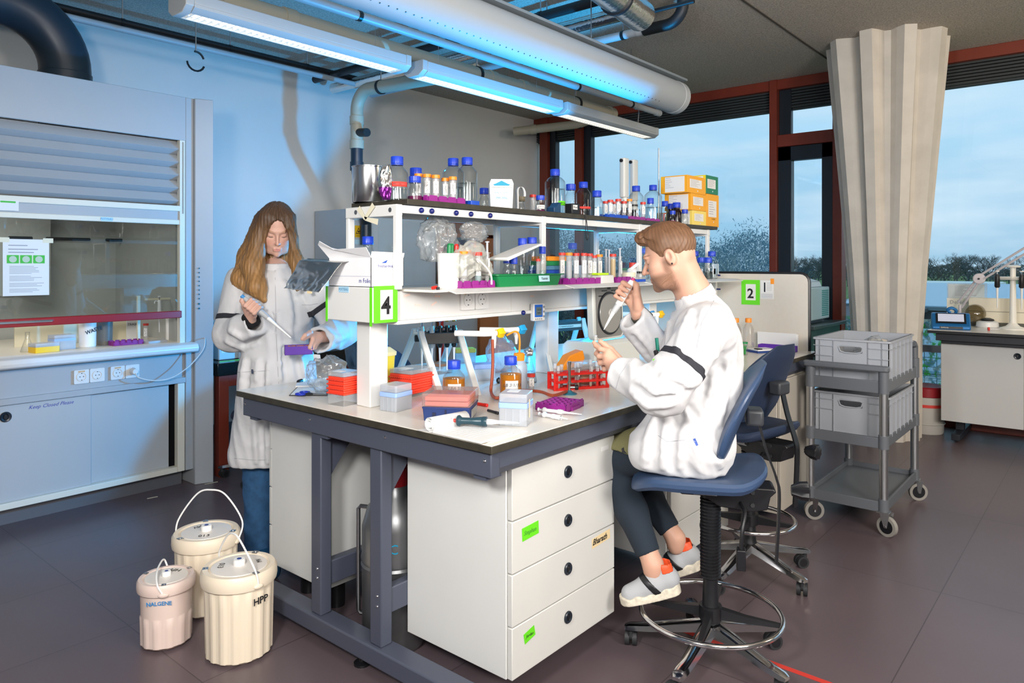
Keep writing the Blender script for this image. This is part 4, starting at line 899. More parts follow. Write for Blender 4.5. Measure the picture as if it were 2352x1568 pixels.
# plastic bags
crumple('plastic_bag', (1.99, 2.06, 1.52), (.085, .06, .10), bagm, 'crumpled clear plastic bag heaped at the near end of the lower shelf', 'bag', 2, .5, 1.5)
crumple('plastic_bag', (2.07, 1.99, 1.425), (.11, .085, .085), bagm2, 'milky plastic bag sagging over the lower shelf edge, beside the white beaker', 'bag', 5, .4, 1.6)
crumple('perforated_bag', (2.16, 2.03, 1.555), (.075, .045, .045), bagm, 'dotted clear plastic bag lying on top of the milky one', 'bag', 8, .4, 1.4)
o = MB().tube(smooth([(2.02, 1.885, 1.45), (2.05, 1.878, 1.43), (2.09, 1.875, 1.39), (2.09, 1.87, 1.35)]), .004, 6).build('white_strap', pw); tag(o, 'narrow white plastic strap curling across the milky bag', 'strap')
# white beaker with pens
a = PY(1030, 640, 1.98); t = thing('white_beaker', 'white plastic beaker holding marker pens on the lower shelf', 'beaker', (a.x, 1.98, z)); Hb = PY(1030, 583, 1.98).z-z
MB().lathe([(.036, 0), (.040, .003), (.043, Hb), (.045, Hb), (.045, Hb+.002), (.042, Hb+.002), (.038, .006), (.001, .006)], 32, cap=False).build('beaker_wall', mat('white_plastic', 'F4F4F2', .3), t)
for dx, dy, m, l, tl in ((-.012, -.01, greenp, 'green marker pen on the left in the white beaker', .1), (.008, -.005, greenp, 'second green marker pen in the white beaker', .05), (.024, .0, redp, 'red marker pen leaning right in the white beaker', .25)):
    o = MB().cyl((0, 0, 0), (0, 0, Hb+.025), .0095, n=14).cyl((0, 0, Hb+.025), (0, 0, Hb+.032), .0095, .006, n=14).build('marker_pen', m, None, (a.x+dx, 1.98+dy, z+.008), rot=(0, tl*.5, 0)); tag(o, l, 'pen', 'pens in the white beaker')
# purple rack with tubes 1
x0, x1 = PY(1057, 640, 1.93).x, PY(1131, 640, 1.93).x
rack(x0, x1, 1.915, 2.0, z, .028, 'purple tube rack beside the white beaker on the lower shelf', nx=4, ny=2)
gt = 'tubes in the rack beside the white beaker'
pxtube(1065, 577, 1.935, z, 'orange-capped tube at the left end of the lower purple rack by the white beaker', wpx=16, cap=orangecap, note=paper, g=gt)
pxtube(1074, 574, 1.98, z, 'orange-capped tube in the back row of the rack by the white beaker', cap=orangecap, g=gt)
pxtube(1083, 579, 1.975, z, 'red-capped labelled tube in the back row of the rack by the white beaker', cap=redcap, note=paper, g=gt)
pxtube(1098, 579, 1.935, z, 'red-capped tube with teal contents in the rack by the white beaker', cap=redcap, note=paper, fill=(.45, clear('teal_liquid', '6FA9B0', .1, .2, .3, .6, '6FA9B0')), g=gt)
def dropper(px, yt, Y, lab, base=LS):
    p = PY(px, yt, Y); H = p.z-base; t = thing('dropper_bottle', lab, 'bottle', (p.x, Y, base), 0)
    MB().lathe([(.018, 0), (.02, .004), (.02, H*.55), (.018, H*.62), (.008, H*.68)], 20).build('body', milky, t); MB().lathe([(.019, H*.6), (.019, H*.72), (.008, H*.76), (.005, H*.85)], 20).build('shoulder_cap', milky, t); MB().lathe([(.007, H*.84), (.002, H)], 12).build('red_tip', redcap, t); return t
dropper(1091, 552, 2.09, 'milky squeeze dropper bottle with red pointed tip behind the rack by the beaker')
def syringe(px, yt, Y, lab, base=LS, note=True, g=None):
    p = PY(px, yt, Y); H = p.z-base-.012; t = thing('syringe', lab, 'syringe', (p.x, Y, base+.012), 0, g)
    MB().lathe([(.003, 0), (.009, .006), (.009, H*.72), (.014, H*.72), (.014, H*.74), (.0085, H*.74)], 16).build('barrel', plastic, t); MB().lathe([(.0045, H*.2), (.0045, H*.97), (.009, H*.97), (.009, H)], 12).build('plunger', milky, t)
    if note: MB().box(-.005, .005, -.0098, -.0092, H*.2, H*.6).build('label', paper, t)
    return t
syringe(1119, 554, 1.94, 'upright syringe with a white label at the right end of the rack by the beaker', g=gt)
pxbottle(1083, 551, 22, 2.12, z, 'blue-capped bottle behind the rack by the white beaker', g=gl)
o = MB().tube([(0, 0, 0), (.02, 0, .003)], .006, 8).build('red_clip', redp, None, tuple(Pz(1000, 650, z))); tag(o, 'tiny red clip on the lower shelf edge under the milky bag', 'clip'); o.location = (PY(993, 655, 1.88).x, 1.88, z+.007)
o = MB().cyl((0, 0, 0), (0, 0, .010), .006, n=12).build('black_stopper', black, None, (PY(1006, 653, 1.87).x, 1.87, z+.0005)); tag(o, 'tiny black stopper next to the red clip on the shelf edge', 'stopper')
# green tray
x0, x1 = PY(1133, 640, 1.92).x, PY(1291, 640, 1.92).x
t = thing('green_tray', 'green plastic tray of bottles with a pale blue handwritten name label', 'tray', ((x0+x1)/2, 1.97, z)); w = (x1-x0)/2
def tray(t, w, d, h, m, rim=.008):
    g = MB(); A_ = rrect(-w, w, -d, d, .015); k = .9
    sc = lambda s_, zz: [(x*s_, y*s_, zz) for x, y in A_]
    g.rings([sc(.9, 0), sc(.985, h-.004), [(x*(1+rim/w), y*(1+rim/d), h-.004) for x, y in A_], [(x*(1+rim/w), y*(1+rim/d), h) for x, y in A_], sc(.96, h), sc(.88, .004)]); return g.build('tray_body', m, t)
tray(t, w-.008, .062, .05, greenp)
tape(t, (w*.35, -.0655, .030), (0, -1, .12), .075, .026, mat('pale_blue_tape', 'B5DCEA', .5), 0, wr=False); text('handwriting', 'Yasmin', .016, ink, t, face((w*.35, -.0668, .030), (0, -1, .12)), shear=.25)
gg = 'bottles standing in the green tray'
for px, yt, wd, Y, l in ((1200, 547, 24, 2.005, 'blue-capped bottle in the back of the green tray, left of the taller pair'), (1222, 545, 26, 2.0, 'blue-capped bottle in the back of the green tray, right of the pair'), (1246, 566, 18, 1.95, 'small blue-capped bottle with green label at the right of the green tray'), (1165, 588, 22, 1.98, 'short blue-capped bottle under the tilted white lid'), (1180, 590, 20, 1.95, 'second short blue-capped bottle under the tilted white lid')):
    pxbottle(px, yt, wd, Y, z+.006, l, g=gg, sticker=(tapegreen, .008, .018, -190, -60) if px in (1222, 1246) else None, liq=(.6, water))
pxtube(1236, 594, 1.94, z, 'small red-capped tube among the bottles in the green tray', r=.009, g=gg)
o = MB().ext([(-.125, -.028), (-.118, -.034), (.10, .032), (.115, .036), (.112, .042), (.095, .040), (-.122, -.02)], 'y', -.05, .05).build('tilted_lid', mat('box_lid_white', 'E4E3DF', .5), None, (PY(1190, 582, 1.95).x-.005, 1.95, PY(1190, 581, 1.95).z), bev=.002); tag(o, 'white tray lid lying tilted across the bottles in the green tray', 'lid')
# stack of coloured trays
x0, x1 = PY(1262, 640, 1.97).x, PY(1303, 640, 1.97).x; w = (x1-x0)/2+.015
for k, (m, h, l) in enumerate(((bluerack, .065, 'blue plastic rack at the bottom of the coloured stack behind the green tray'), (clear('clear_blue', '9CC8E8', .1, .2, .3, .5, '6FB4E0'), .02, 'clear blue plastic tray second from bottom of the coloured stack'), (greenp, .022, 'green plastic tray second from top of the coloured stack'), (orangep, .022, 'orange plastic tray topmost of the coloured stack'))):
    o = MB().rbox(-w+.01*k, w+.003*k, -.05, .05, 0, h-.001, .006).build('stacked_tray', m, None, ((x0+x1)/2+.04, 2.07, z+[0, .065, .085, .107][k]), bev=.002); tag(o, l, 'tray', 'coloured trays stacked behind the green tray')
pxbottle(1315, 558, 30, 2.24, z, 'blue-capped bottle with a wide cap in the middle back of the lower shelf', g=gl)
o = MB().rbox(-.06, .06, -.02, .02, 0, .085, .01).build('white_carton', cb, None, (PY(1345, 600, 2.26).x, 2.26, z), bev=.003); tag(o, 'white carton behind the middle tubes on the lower shelf', 'carton')
x0, x1 = PY(1298, 640, 1.93).x, PY(1371, 640, 1.93).x; rack(x0, x1, 1.905, 1.99, z, .028, 'purple tube rack in the middle of the lower shelf, right of the green tray', nx=5, ny=2)
gt = 'tubes in the middle rack of the lower shelf'
for px, yt, Y, cp, l in ((1307, 580, 1.925, orangecap, 'orange-capped cloudy tube at the left end of the middle lower rack'), (1323, 581, 1.925, redcap, 'red-capped written tube, second in the middle lower rack'), (1341, 581, 1.925, redcap, 'red-capped written tube, third in the middle lower rack'), (1354, 582, 1.96, redcap, 'red-capped tube with dark label, back row of the middle lower rack'), (1291, 580, 2.0, redcap, 'red-capped tube behind the orange tray'), (1364, 586, 1.965, redcap, 'red-capped tube at the right end of the middle lower rack')):
    pxtube(px, yt, Y, z, l, cap=cp, note=paper if cp is redcap else None, g=gt, fill=(.7, milky) if cp is orangecap else None)
xc = PY(1383, 630, 1.93).x; o = MB().rbox(-.055, .055, -.035, .035, 0, .038, .004, taper=.95).build('white_box', mat('grey_white_plastic', 'CFCFCD', .4), None, (xc, 1.93, z), bev=.002); tag(o, 'small grey-white plastic box between the purple racks of the lower shelf', 'box')
o = MB().rbox(-.045, .045, -.03, .03, 0, .010, .004).build('lime_lid', limep, None, (xc-.015, 1.94, z+.039), bev=.001); tag(o, 'lime green lid lying on the grey-white box', 'lid')
pxtube(1377, 584, 2.0, z, 'orange-capped tube behind the lime green lid', cap=orangecap, note=paper, g='tubes behind the grey-white box')
for px, l in ((1375, 'upright syringe behind the lime lid'), (1392, 'left one of the syringes above the grey-white box'), (1399, 'right one of the syringes above the grey-white box')): syringe(px, 572+(px % 3), 2.06, l, note=False, g='syringes behind the grey-white box')
x0, x1 = PY(1407, 636, 1.93).x, PY(1440, 636, 1.93).x; rack(x0, x1, 1.905, 1.99, z, .028, 'short purple tube rack holding the yellow-filled tube', nx=3, ny=2)
pxtube(1408, 583, 1.93, z, 'red-capped tube filled with yellow liquid', cap=redcap, fill=(.8, clear('yellow_liquid', 'E8C020', .1, .2, .3, .6, 'E0B818')), g='tubes in the short purple rack'); syringe(1424, 570, 1.93, 'upright syringe beside the yellow-filled tube', g='tubes in the short purple rack')
xx = PY(1446, 630, 1.96).x; o = MB().lathe([(.04, 0), (.04, .022), (.026, .022), (.026, .0)], 32).build('tape_roll', mat('masking_tape', 'E2D6B4', .6), None, (xx, 1.97, z+.0262)); tag(o, 'roll of masking tape on the flat blue box near the man\'s face', 'tape roll')
o = MB().rbox(-.045, .045, -.05, .05, 0, .013, .004).build('blue_box', bluerack, None, (xx+.02, 1.95, z), bev=.001); tag(o, 'flat blue-bottomed plastic box under the tape roll', 'box')
o = MB().rbox(-.045, .045, -.05, .05, 0, .012, .004).build('shallow_tray', plastic, None, (xx+.02, 1.95, z+.0135), bev=.001); tag(o, 'clear lid of the flat blue box', 'lid')
o = MB().tube([(-.03, 0, 0), (.045, 0, .03)], .009, 16).build('paper_roll', mat('white_plastic', 'F4F4F2', .3), None, (xx+.02, 1.95, z+.062)); tag(o, 'short white rolled tube leaning on the masking tape roll', 'roll')
t = thing('small_jar', 'small white jar with a red lid behind the rolled white tube', 'jar', (PY(1453, 600, 2.12).x, 2.12, z)); MB().lathe([(.03, 0), (.03, .06), (.02, .07)], 24).build('jar_body', mat('white_plastic', 'F4F4F2', .3), t); MB().lathe([(.02, .07), (.02, .10)], 24).build('lid', redcap, t)
t = thing('small_jar', 'round jar with a dark green lid behind the masking tape', 'jar', (PY(1437, 600, 2.18).x, 2.18, z)); MB().lathe([(.035, 0), (.035, .055)], 24).build('jar_body', mat('jar_beige', 'BDB99F', .4), t); MB().lathe([(.037, .055), (.037, .068)], 24).build('lid', greenp, t)
for k, px in enumerate((1471, 1476)): 
    t = thing('vial', ('left' if not k else 'right') + ' small dark-capped vial in front of the man\'s eyes', 'vial', (PY(px, 620, 1.93).x+k*.006, 1.93+k*.03, z), 0, 'small vials on the lower shelf'); MB().lathe([(.011, 0), (.011, .035), (.006, .04), (.006, .044)], 16).build('vial_body', plastic, t); MB().lathe([(.008, .042), (.008, .053)], 16).build('cap', black, t)
for px, yt, wd, Y, l in ((1597, 577, 18, 2.10, 'small blue-capped bottle just behind the man\'s nape'), (1611, 591, 22, 2.0, 'blue-capped clear bottle, left of the front pair at the shelf end'), (1627, 591, 20, 1.89, 'blue-capped clear bottle, right of the front pair at the shelf end'), (1635, 577, 26, 1.95, 'larger blue-capped clear bottle at the far end of the lower shelf'), (1480, 570, 22, 2.2, 'blue-capped bottle behind the man\'s forehead')):
    pxbottle(px, yt, wd, Y, z, l, g=gl, liq=(.6, water))
o = crumple('yellow_green_bag', (PY(1590, 560, 2.24).x, 2.24, z+.10), (.045, .02, .12), mat('yellow_green_film', 'C8D84A', .5), None, None, 3, .2, 1); tag(o, 'yellow-green plastic bag standing at the far end of the lower shelf', 'bag')
# hanging tags at the far end
t = thing('shelf_end_clip', 'white plastic bracket with small blue pegs at the far end of the shelf unit', 'bracket', (4.44, 2.02, 1.30)); MB().box(-.012, .012, -.01, .01, -.10, .10).build('bar', pw, t, bev=.002); MB().box(-.012, .03, -.012, .012, .06, .13).build('plate', mat('plate_pale_blue', 'C4D6E6', .4), t, bev=.002)
for zz in (.055, -.035): MB().cyl((0, -.01, zz), (0, -.035, zz), .005, n=8).build('peg', mat('dark_blue_knob', '16206A', .25), t)
MB().tube([(-.17, 0, .02), (-.02, 0, .02)], .006, 8).build('arm', pw, t)
# ================================================================ ON THE BENCH (z = .9)
z = .9
def obox(A, B, Cc, zz=.9):
    """footprint from three visible bottom corners on a known height -> centre, rotation, width, depth"""
    a, b_, c_ = Pz(*A, zz), Pz(*B, zz), Pz(*Cc, zz); u = b_-a; v = c_-b_; w = u.length; an = math.atan2(u.y, u.x); d = abs(v.dot(Vector((-u.y, u.x, 0)).normalized()))
    n_ = Vector((-u.y, u.x, 0)).normalized(); n_ = n_ if v.dot(n_) > 0 else -n_
    c = a+u/2+n_*d/2; return (c.x, c.y, zz), an, w, d
def tipbox(A, B, Cc, H, lab, base=milky, band=mat('pale_blue_band', '9DBCF2', .4), lid=milky, bz=(.55, .72), g='pipette tip boxes', inner=None, dd=None):
    c, an, w, d = obox(A, B, Cc); d = dd or d; t = thing('tip_box', lab, 'tip box', c, an, g)
    MB().rbox(-w/2, w/2, -d/2, d/2, 0, H*bz[0], .006).build('base', base, t, bev=.0015)
    MB().rbox(-w/2-.001, w/2+.001, -d/2-.001, d/2+.001, H*bz[0], H*bz[1], .006).build('band', band, t, bev=.0015)
    MB().rbox(-w/2, w/2, -d/2, d/2, H*bz[1], H, .008).build('lid', lid, t, bev=.003)
    gg = MB(); 
    for k in range(1, 4): gg.box(-w/2+w*k/4-.001, -w/2+w*k/4+.001, -d/2-.001, d/2+.001, .002, H*bz[0]-.002)
    gg.build('rib', base, t)
    return t, w, d
tipbox((871, 942), (909.6, 947.6), (964.4, 940), .094, 'clear and pale blue pipette tip box beside the white column')
t, w, d = tipbox((1145, 977), (1210, 980.6), (1236, 966.6), .105, 'clear and pale blue pipette tip box nearest the bench corner, taped on its side')
MB().box(-w*.3, w*.1, -d*.1, d*.35, .105, .1056).build('label', paper, t); M_ = MB().box(w/2+.0012, w/2+.002, -d*.25, -d*.05, .025, .085); M_.build('striped_tape', mat('masking_tape', 'E6DFC4', .6), t)
c, an, w, d = obox((970, 966.6), (1077.7, 970), (1096, 948)); t = thing('tip_box', 'navy blue tip box with a clear lid over pink-red tip racks', 'tip box', c, an, 'pipette tip boxes')
MB().rings([[(x*s_, y*s_, zz) for x, y in rrect(-w/2, w/2, -d/2, d/2, .005)] for s_, zz in ((.95, 0), (1, .042), (1.02, .042), (1.02, .048))]).build('navy_base', navy, t, bev=.001)
pinkr = mat('pink_red_rack', 'F2756B', .4)
for k in range(2): MB().box(-w*.46, w*.46, -d*.44, d*.44, .050+.017*k, .0635+.017*k).build('tip_rack', pinkr, t, bev=.002)
MB().rbox(-w/2*1.03, w/2*1.03, -d/2*1.03, d/2*1.03, .049, .093, .006).build('clear_lid', clear('clear_pink_lid', (1, .93, .91), .04, .1, .25, .16, 'F6DCD6'), t, bev=.002)
g = MB(); 
for k in (-.25, .25): g.box(k*w-.006, k*w+.006, -d/2-.0008, -d/2, .004, .03)
g.box(-.003, .003, -d/2-.001, -d/2, 0, .04); g.build('slot', mat('navy_dark', '141E40', .5), t)
MB().box(w/2+.0012, w/2+.002, -d*.3, d*.3, .008, .036).build('label', plastic, t)
def redstack(A, B, Cc, n, lab, ztop, clearbase=True, rz=None):
    c, an, w, d = obox(A, B, Cc); t = thing('tip_rack_stack', lab, 'tip racks', c, an); h0 = .04 if clearbase else .01
    MB().rbox(-w/2, w/2, -d/2, d/2, 0, h0, .005).build('clear_tray', plastic, t)
    sh = (ztop-h0-.018)/n
    for k in range(n):
        z0 = h0+k*sh; MB().box(-w/2-.003, w/2+.003, -d/2-.003, d/2+.003, z0+.001, z0+sh*.42).box(-w/2+.002, w/2-.002, -d/2+.002, d/2-.002, z0+sh*.42, z0+sh*.97).build('red_rack', mat('coral_rack', 'F4472F', .38), t, bev=.0015)
    g = MB()
    for k in range(n):
        for j in range(11): g.bx((-w/2+w*(j+.5)/11, -d/2-.0032, h0+(k+.22)*sh), (.003, .0008, .003))
    g.build('tip_holes', mat('dark_red', '8A2020', .5), t)
    MB().rbox(-w/2, w/2, -d/2, d/2, ztop-.016, ztop, .006).build('clear_lid', plastic, t); MB().box(-w*.3, w*.15, -d*.4, -d*.05, ztop, ztop+.0006).build('label', paper, t); return t, w, d
redstack((752, 928), (790, 934), (828, 925), 4, 'tall stack of coral-red tip racks left of the white column, in a plastic bag', .125)
redstack((894, 905), (945, 912), (975, 898), 4, 'stack of coral-red tip racks right of the white column', .105, False)
# clear bag over the left red stack
c_ = Pz(775, 915, .9); crumple('clear_bag', (c_.x+.05, c_.y+.13, .9+.075), (.075, .10, .085), bagm, 'open clear plastic bag with a paper label beside the left coral tip racks', 'bag', 11, .35, 1.5)
o = MB().bx((0, 0, 0), (.001, .035, .03)).build('bag_label', paper, None, (Pz(790, 900, .9).x-.02, Pz(790, 900, .9).y+.16, 1.03), rot=(0, -.2, .3)); tag(o, 'small paper label on the open clear bag', 'label')
# yellow waste container behind the column
p = Pz(872, 880, .9); t = thing('yellow_container', 'yellow plastic container with white snap lid behind the white column', 'container', (1.93, 2.36, .9))
MB().rings([[(x*s_, y*s_, zz) for x, y in rrect(-.06, .06, -.05, .05, .02)] for s_, zz in ((.85, 0), (1, .15))]).build('container_body', mat('soft_yellow', 'EFE04A', .4), t); MB().rings([[(x*s_, y*s_, zz) for x, y in rrect(-.06, .06, -.05, .05, .02)] for s_, zz in ((1.08, .15), (1.1, .165), (.7, .185))]).build('lid', mat('cream_lid', 'F3EFC0', .4), t)
# amber media bottles
def media(px, py, yt, wpx, lab, txt, ty, extra=None):
    p = Pz(px, py, .9); d = p.x*ct+p.y*st; r = wpx*d/FPX/2; p = PD(px, 600, d+r*.5); H = PD(px, yt, d+r).z-.9
    t = bottle(p.x, p.y, .9, r, H, lab, liq=(.97, amberliq), g='bottles of amber medium', sticker=(paper, H*.33, .032, -168, -98, txt), capr=.024); return t, H
t, H = media(1043, 935, 825, 52, 'amber medium bottle labelled LBA, blue cap, behind the pink-lidded box', 'LBA St', 0)
t, H = media(1173, 928, 816, 51, 'amber medium bottle labelled LB with date, blue cap with foil scrap', 'LB 3/1/13', 0)
p = Pz(1180, 900, .9); t = thing('wash_bottle', 'orange-spouted wash bottle behind the LB bottle', 'bottle', (p.x+.06, p.y+.02, .9)); 
MB().lathe([(.032, 0), (.034, .004), (.034, .10), (.02, .125)], 24).build('bottle_body', milky, t); MB().lathe([(.022, .123), (.024, .15), (.02, .155)], 24).build('orange_cap', orangep, t)
MB().tube(smooth([(0, 0, .15), (.003, 0, .20), (0, .004, .235), (-.02, .01, .245), (-.05, .028, .23)]), .004, 8).build('spout', orangep, t)
# 50 ml tube, erlenmeyer
p = Pz(1221, 898, .9); tube(p.x+.01, p.y+.01, .9, .0145, PD(1221, 859, p.x*ct+p.y*st).z-.9, 'red-capped tube with white contents standing by the tip box near the corner', note=paper, skirt=True, fill=(.5, milky))
p = Pz(1216, 880, .9); d = p.x*ct+p.y*st; t = thing('erlenmeyer_flask', 'glass conical flask with foil-capped neck and handwriting on it', 'flask', (p.x+.02, p.y+.02, .9)); H = PD(1216, 800, d).z-.9
MB().lathe([(.036, 0), (.038, .006), (.016, H*.68), (.013, H*.74), (.013, H*.9)], 28).build('flask_body', glass, t); cr = crumple('foil_cap', (0, 0, H*.88), (.021, .021, .022), foil, None, None, 9, .3, 2.5, 4, par=t)
text('handwriting', 'Stephan\nE.coli GFP', .011, ink, t, face((-.024, -.022, H*.32), (-.76, -.64, .35)), shear=.3)
# pipette stands
def pstand(FL, FR, BL, BR, H, lab, barlabel=None, n=4, cols=('2E8B57', '2E8B57', '4A6FA5', 'C09A2A')):
    """feet from four base pixels on the bench"""
    fl, frr, bl, br = [Pz(*q, .9) for q in (FL, FR, BL, BR)]
    t = thing('pipette_stand', lab, 'pipette stand', tuple((fl+frr+bl+br)/4)); o = Vector(t.location); fl, frr, bl, br = [q-o for q in (fl, frr, bl, br)]
    up = Vector((0, 0, H)); tops = []
    for a, b_ in ((fl, bl), (frr, br)):
        m = (a+b_)/2
        for q in (a, b_):
            tp = m+(q-m)*.16+up; tops.append(tp); u = (b_-a).normalized(); s_ = (frr-fl).normalized()*.013; wv = u*.020; wt = u*.018
            g = MB().rings([[q-wv-s_, q+wv-s_, q+wv+s_, q-wv+s_], [tp-wt-s_-Vector((0, 0, .02)), tp+wt-s_-Vector((0, 0, .02)), tp+wt+s_-Vector((0, 0, .02)), tp-wt+s_-Vector((0, 0, .02))], [tp-wt*.5-s_, tp+wt*.5-s_, tp+wt*.5+s_, tp-wt*.5+s_]]); g.build('leg', mat('stand_white', 'DEDDD8', .4), t, bev=.004)
    dk = mat('dark_bar', '3B3A38', .5)
    for i, j in ((0, 2), (1, 3)):
        a, b_ = tops[i], tops[j]; u = (b_-a).normalized(); n_ = Vector((-u.y, u.x, 0))*.008; dn = Vector((0, 0, .048)); a = a-Vector((0, 0, .012)); b_ = b_-Vector((0, 0, .012))
        MB().rings([[a-n_, a+n_, a+n_-dn, a-n_-dn], [b_-n_, b_+n_, b_+n_-dn, b_-n_-dn]]).build('crossbar', dk, t, bev=.003)
        if barlabel and i == 0: M_ = face(tuple((a+b_)/2-dn*.5-n_*1.05), tuple(-n_)); q = MB().bx((0, 0, 0), ((b_-a).length*.85, .016, .0006)); q.v = [tuple(M_ @ Vector(v)) for v in q.v]; q.build('label_strip', mat('aged_paper', 'C8C8B8', .6), t); text('handwriting', barlabel, .009, ink, t, face(tuple((a+b_)/2-dn*.5-n_*1.15), tuple(-n_)), shear=.3)
    return t, tops, o
t, tops, o_ = pstand((1012, 908), (1097, 906), (917, 852), (1012, 845), .235, 'white A-frame pipette stand with dark bars in front of the amber LBA bottle', n=4)
def pipettev(c, L, lab, knob, body=mat('pip_grey', 'B9BCBE', .4), g='pipettes hanging in the left stand', black_=False):
    t = thing('pipette', lab, 'pipette', c, 0, g); bm_ = black if black_ else body
    MB().lathe([(.0085, 0), (.011, -.02), (.0125, -.09), (.008, -.10)][::-1], 16).build('handle', bm_, t); MB().lathe([(.0025, -L), (.004, -L*.7), (.006, -.10)], 12).build('shaft', mat('pip_white', 'E8E8E6', .35), t)
    MB().lathe([(.003, 0), (.003, .018)], 10).build('rod', chrome, t); MB().lathe([(.009, .018), (.010, .021), (.009, .025)], 16).build('push_button', mat('knob_'+knob, knob, .4), t)
    MB().tube(smooth([(-.008, 0, -.012), (-.022, 0, -.006), (-.03, 0, -.014), (-.03, 0, -.024)]), .003, 8).build('finger_rest', bm_, t); return t
a0, a1 = tops[1]+o_, tops[3]+o_
for k, (f_, kb_, l) in enumerate(((.05, '2E9B5C', 'pipette with a green button, leftmost in the left stand'), (.30, '2E9B5C', 'pipette with a green button, second in the left stand'), (.50, '5A78A8', 'pipette with a slate blue button in the left stand'), (.68, 'B8963A', 'dark pipette with a mustard button, left of the two in the left stand'), (.86, 'B8963A', 'dark pipette with a mustard button, rightmost in the left stand'))):
    q = a0.lerp(a1, f_) + Vector((.0, -.035, .012)); pipettev(tuple(q), .205, l, kb_, black_=k >= 2)
t, tops, o_ = pstand((1268, 862), (1368, 850), (1212, 832), (1305, 822), .245, 'white A-frame pipette stand with a handwritten strip on its bar, behind the red rack', 'Turn back is removed round pipette')
# orange funnel-like lid and yellow tip box behind the burner
c, an, w, d = obox((1300, 880), (1375, 884), (1392, 872)); t = thing('tip_box', 'clear tip box filled with orange-yellow tips behind the red tube rack', 'tip box', (2.62, 1.80, .9), R(-8), 'pipette tip boxes')
MB().rbox(-.065, .065, -.045, .045, 0, .075, .006).build('box_body', plastic, t); MB().box(-.058, .058, -.04, .04, .012, .062).build('tips', mat('tip_yellow', 'F0B040', .4), t, bev=.003); MB().rbox(-.067, .067, -.047, .047, .075, .10, .01).build('lid', plastic, t, bev=.003)
p = Pz(1300, 862, .9); o = MB().ext([(-.07, 0), (-.02, .062), (.055, .085), (.065, .05), (.06, .03), (-.02, 0)], 'y', -.03, .03).build('orange_holder', orangep, None, (2.72, 1.95, .945), rot=(0, 0, R(-20)), bev=.003); tag(o, 'bright orange wedge-shaped lid propped up behind the tip box', 'lid')
o = MB().rbox(-.05, .05, -.03, .03, 0, .045, .005).build('clear_tray', plastic, None, (2.72, 1.95, .9), rot=(0, 0, R(-20))); tag(o, 'clear plastic tray under the orange lid', 'tray')
# taps
def tap(px, py, Y, col, lab, hose=False):
    p = PY(px, py, Y); t = thing('gas_tap', lab, 'tap', (p.x, Y, p.z)); tm = mat('tap_white', 'E6E6E2', .35); L_ = 2.05-Y
    MB().tube([(0, 0, 0), (-.05, .02+0*L_, 0), (-.11, L_+.05, 0)][::1], .012, 14).build('tap_arm', tm, t)
    a = len(MB().v); n_ = 5; g = MB(); rs = []
    for zz, s_ in ((-.018, .8), (-.012, 1), (.012, 1.08), (.02, .9)): rs.append([(.0+zz+.022, .0+(.021 if k % 2 else .015)*s_*cos(2*pi*k/10), (.021 if k % 2 else .015)*s_*sin(2*pi*k/10)) for k in range(10)])
    g.rings(rs).build('knob', mat('tap_'+col, col, .4), t, bev=.002)
    MB().tube([(-.015, 0, 0), (-.015, 0, -.02), (-.012, 0, -.03)], [.010, .010, .0085], 12).lathe([(.0085, 0), (.005, -.035)][::-1], 12, (-.012, 0, -.025)).build('nozzle', tm, t); return t
tap(1140, 765, 1.97, 'F2C80F', 'white gas tap with a yellow knob feeding the red rubber hose'); tap(1190, 757, 1.98, '1FA0D8', 'white water tap with a blue knob right of the yellow one')
p0 = PY(1131, 785, 1.97); hz = .913
H_ = [tuple(p0 + Vector((0, 0, .01))), tuple(PY(1132, 830, 1.965)), tuple(PY(1130, 870, 1.955))] + [tuple(Pz(*q, hz)) for q in ((1128, 900), (1140, 914), (1165, 905), (1195, 897), (1240, 899), (1270, 908), (1301, 899))]
o = MB().tube(smooth([Vector(q) for q in H_]), .0062, 12).build('rubber_hose', mat('red_rubber', '9C4526', .5)); tag(o, 'red-brown rubber hose running from the gas tap to the burner', 'hose')
# burner
p = Pz(1308, 905, .9); t = thing('bunsen_burner', 'metal gas burner with a teal base in front of the red tube rack', 'burner', tuple(p)); d = p.x*ct+p.y*st; H = PD(1308, 830, d).z-.9
MB().lathe([(.030, 0), (.030, .004), (.014, .010), (.007, .016)], 28).build('base', mat('teal_enamel', '2A6C80', .35), t); MB().lathe([(.0055, .014), (.0055, .04), (.008, .042), (.008, .05), (.0055, .052), (.0055, H-.012), (.0075, H-.012), (.0075, H)], 20).build('burner_tube', mat('warm_steel', 'A59C90', .3, 1), t)
dv = Vector((st, -ct, 0)); MB().cyl((0, 0, .028), tuple(dv*.025+Vector((0, 0, .028))), .005, n=12).build('valve', steel, t); MB().cyl(tuple(dv*.022+Vector((0, 0, .028))), tuple(dv*.036+Vector((0, 0, .028))), .011, n=12).build('valve_knob', black, t, bev=.002)
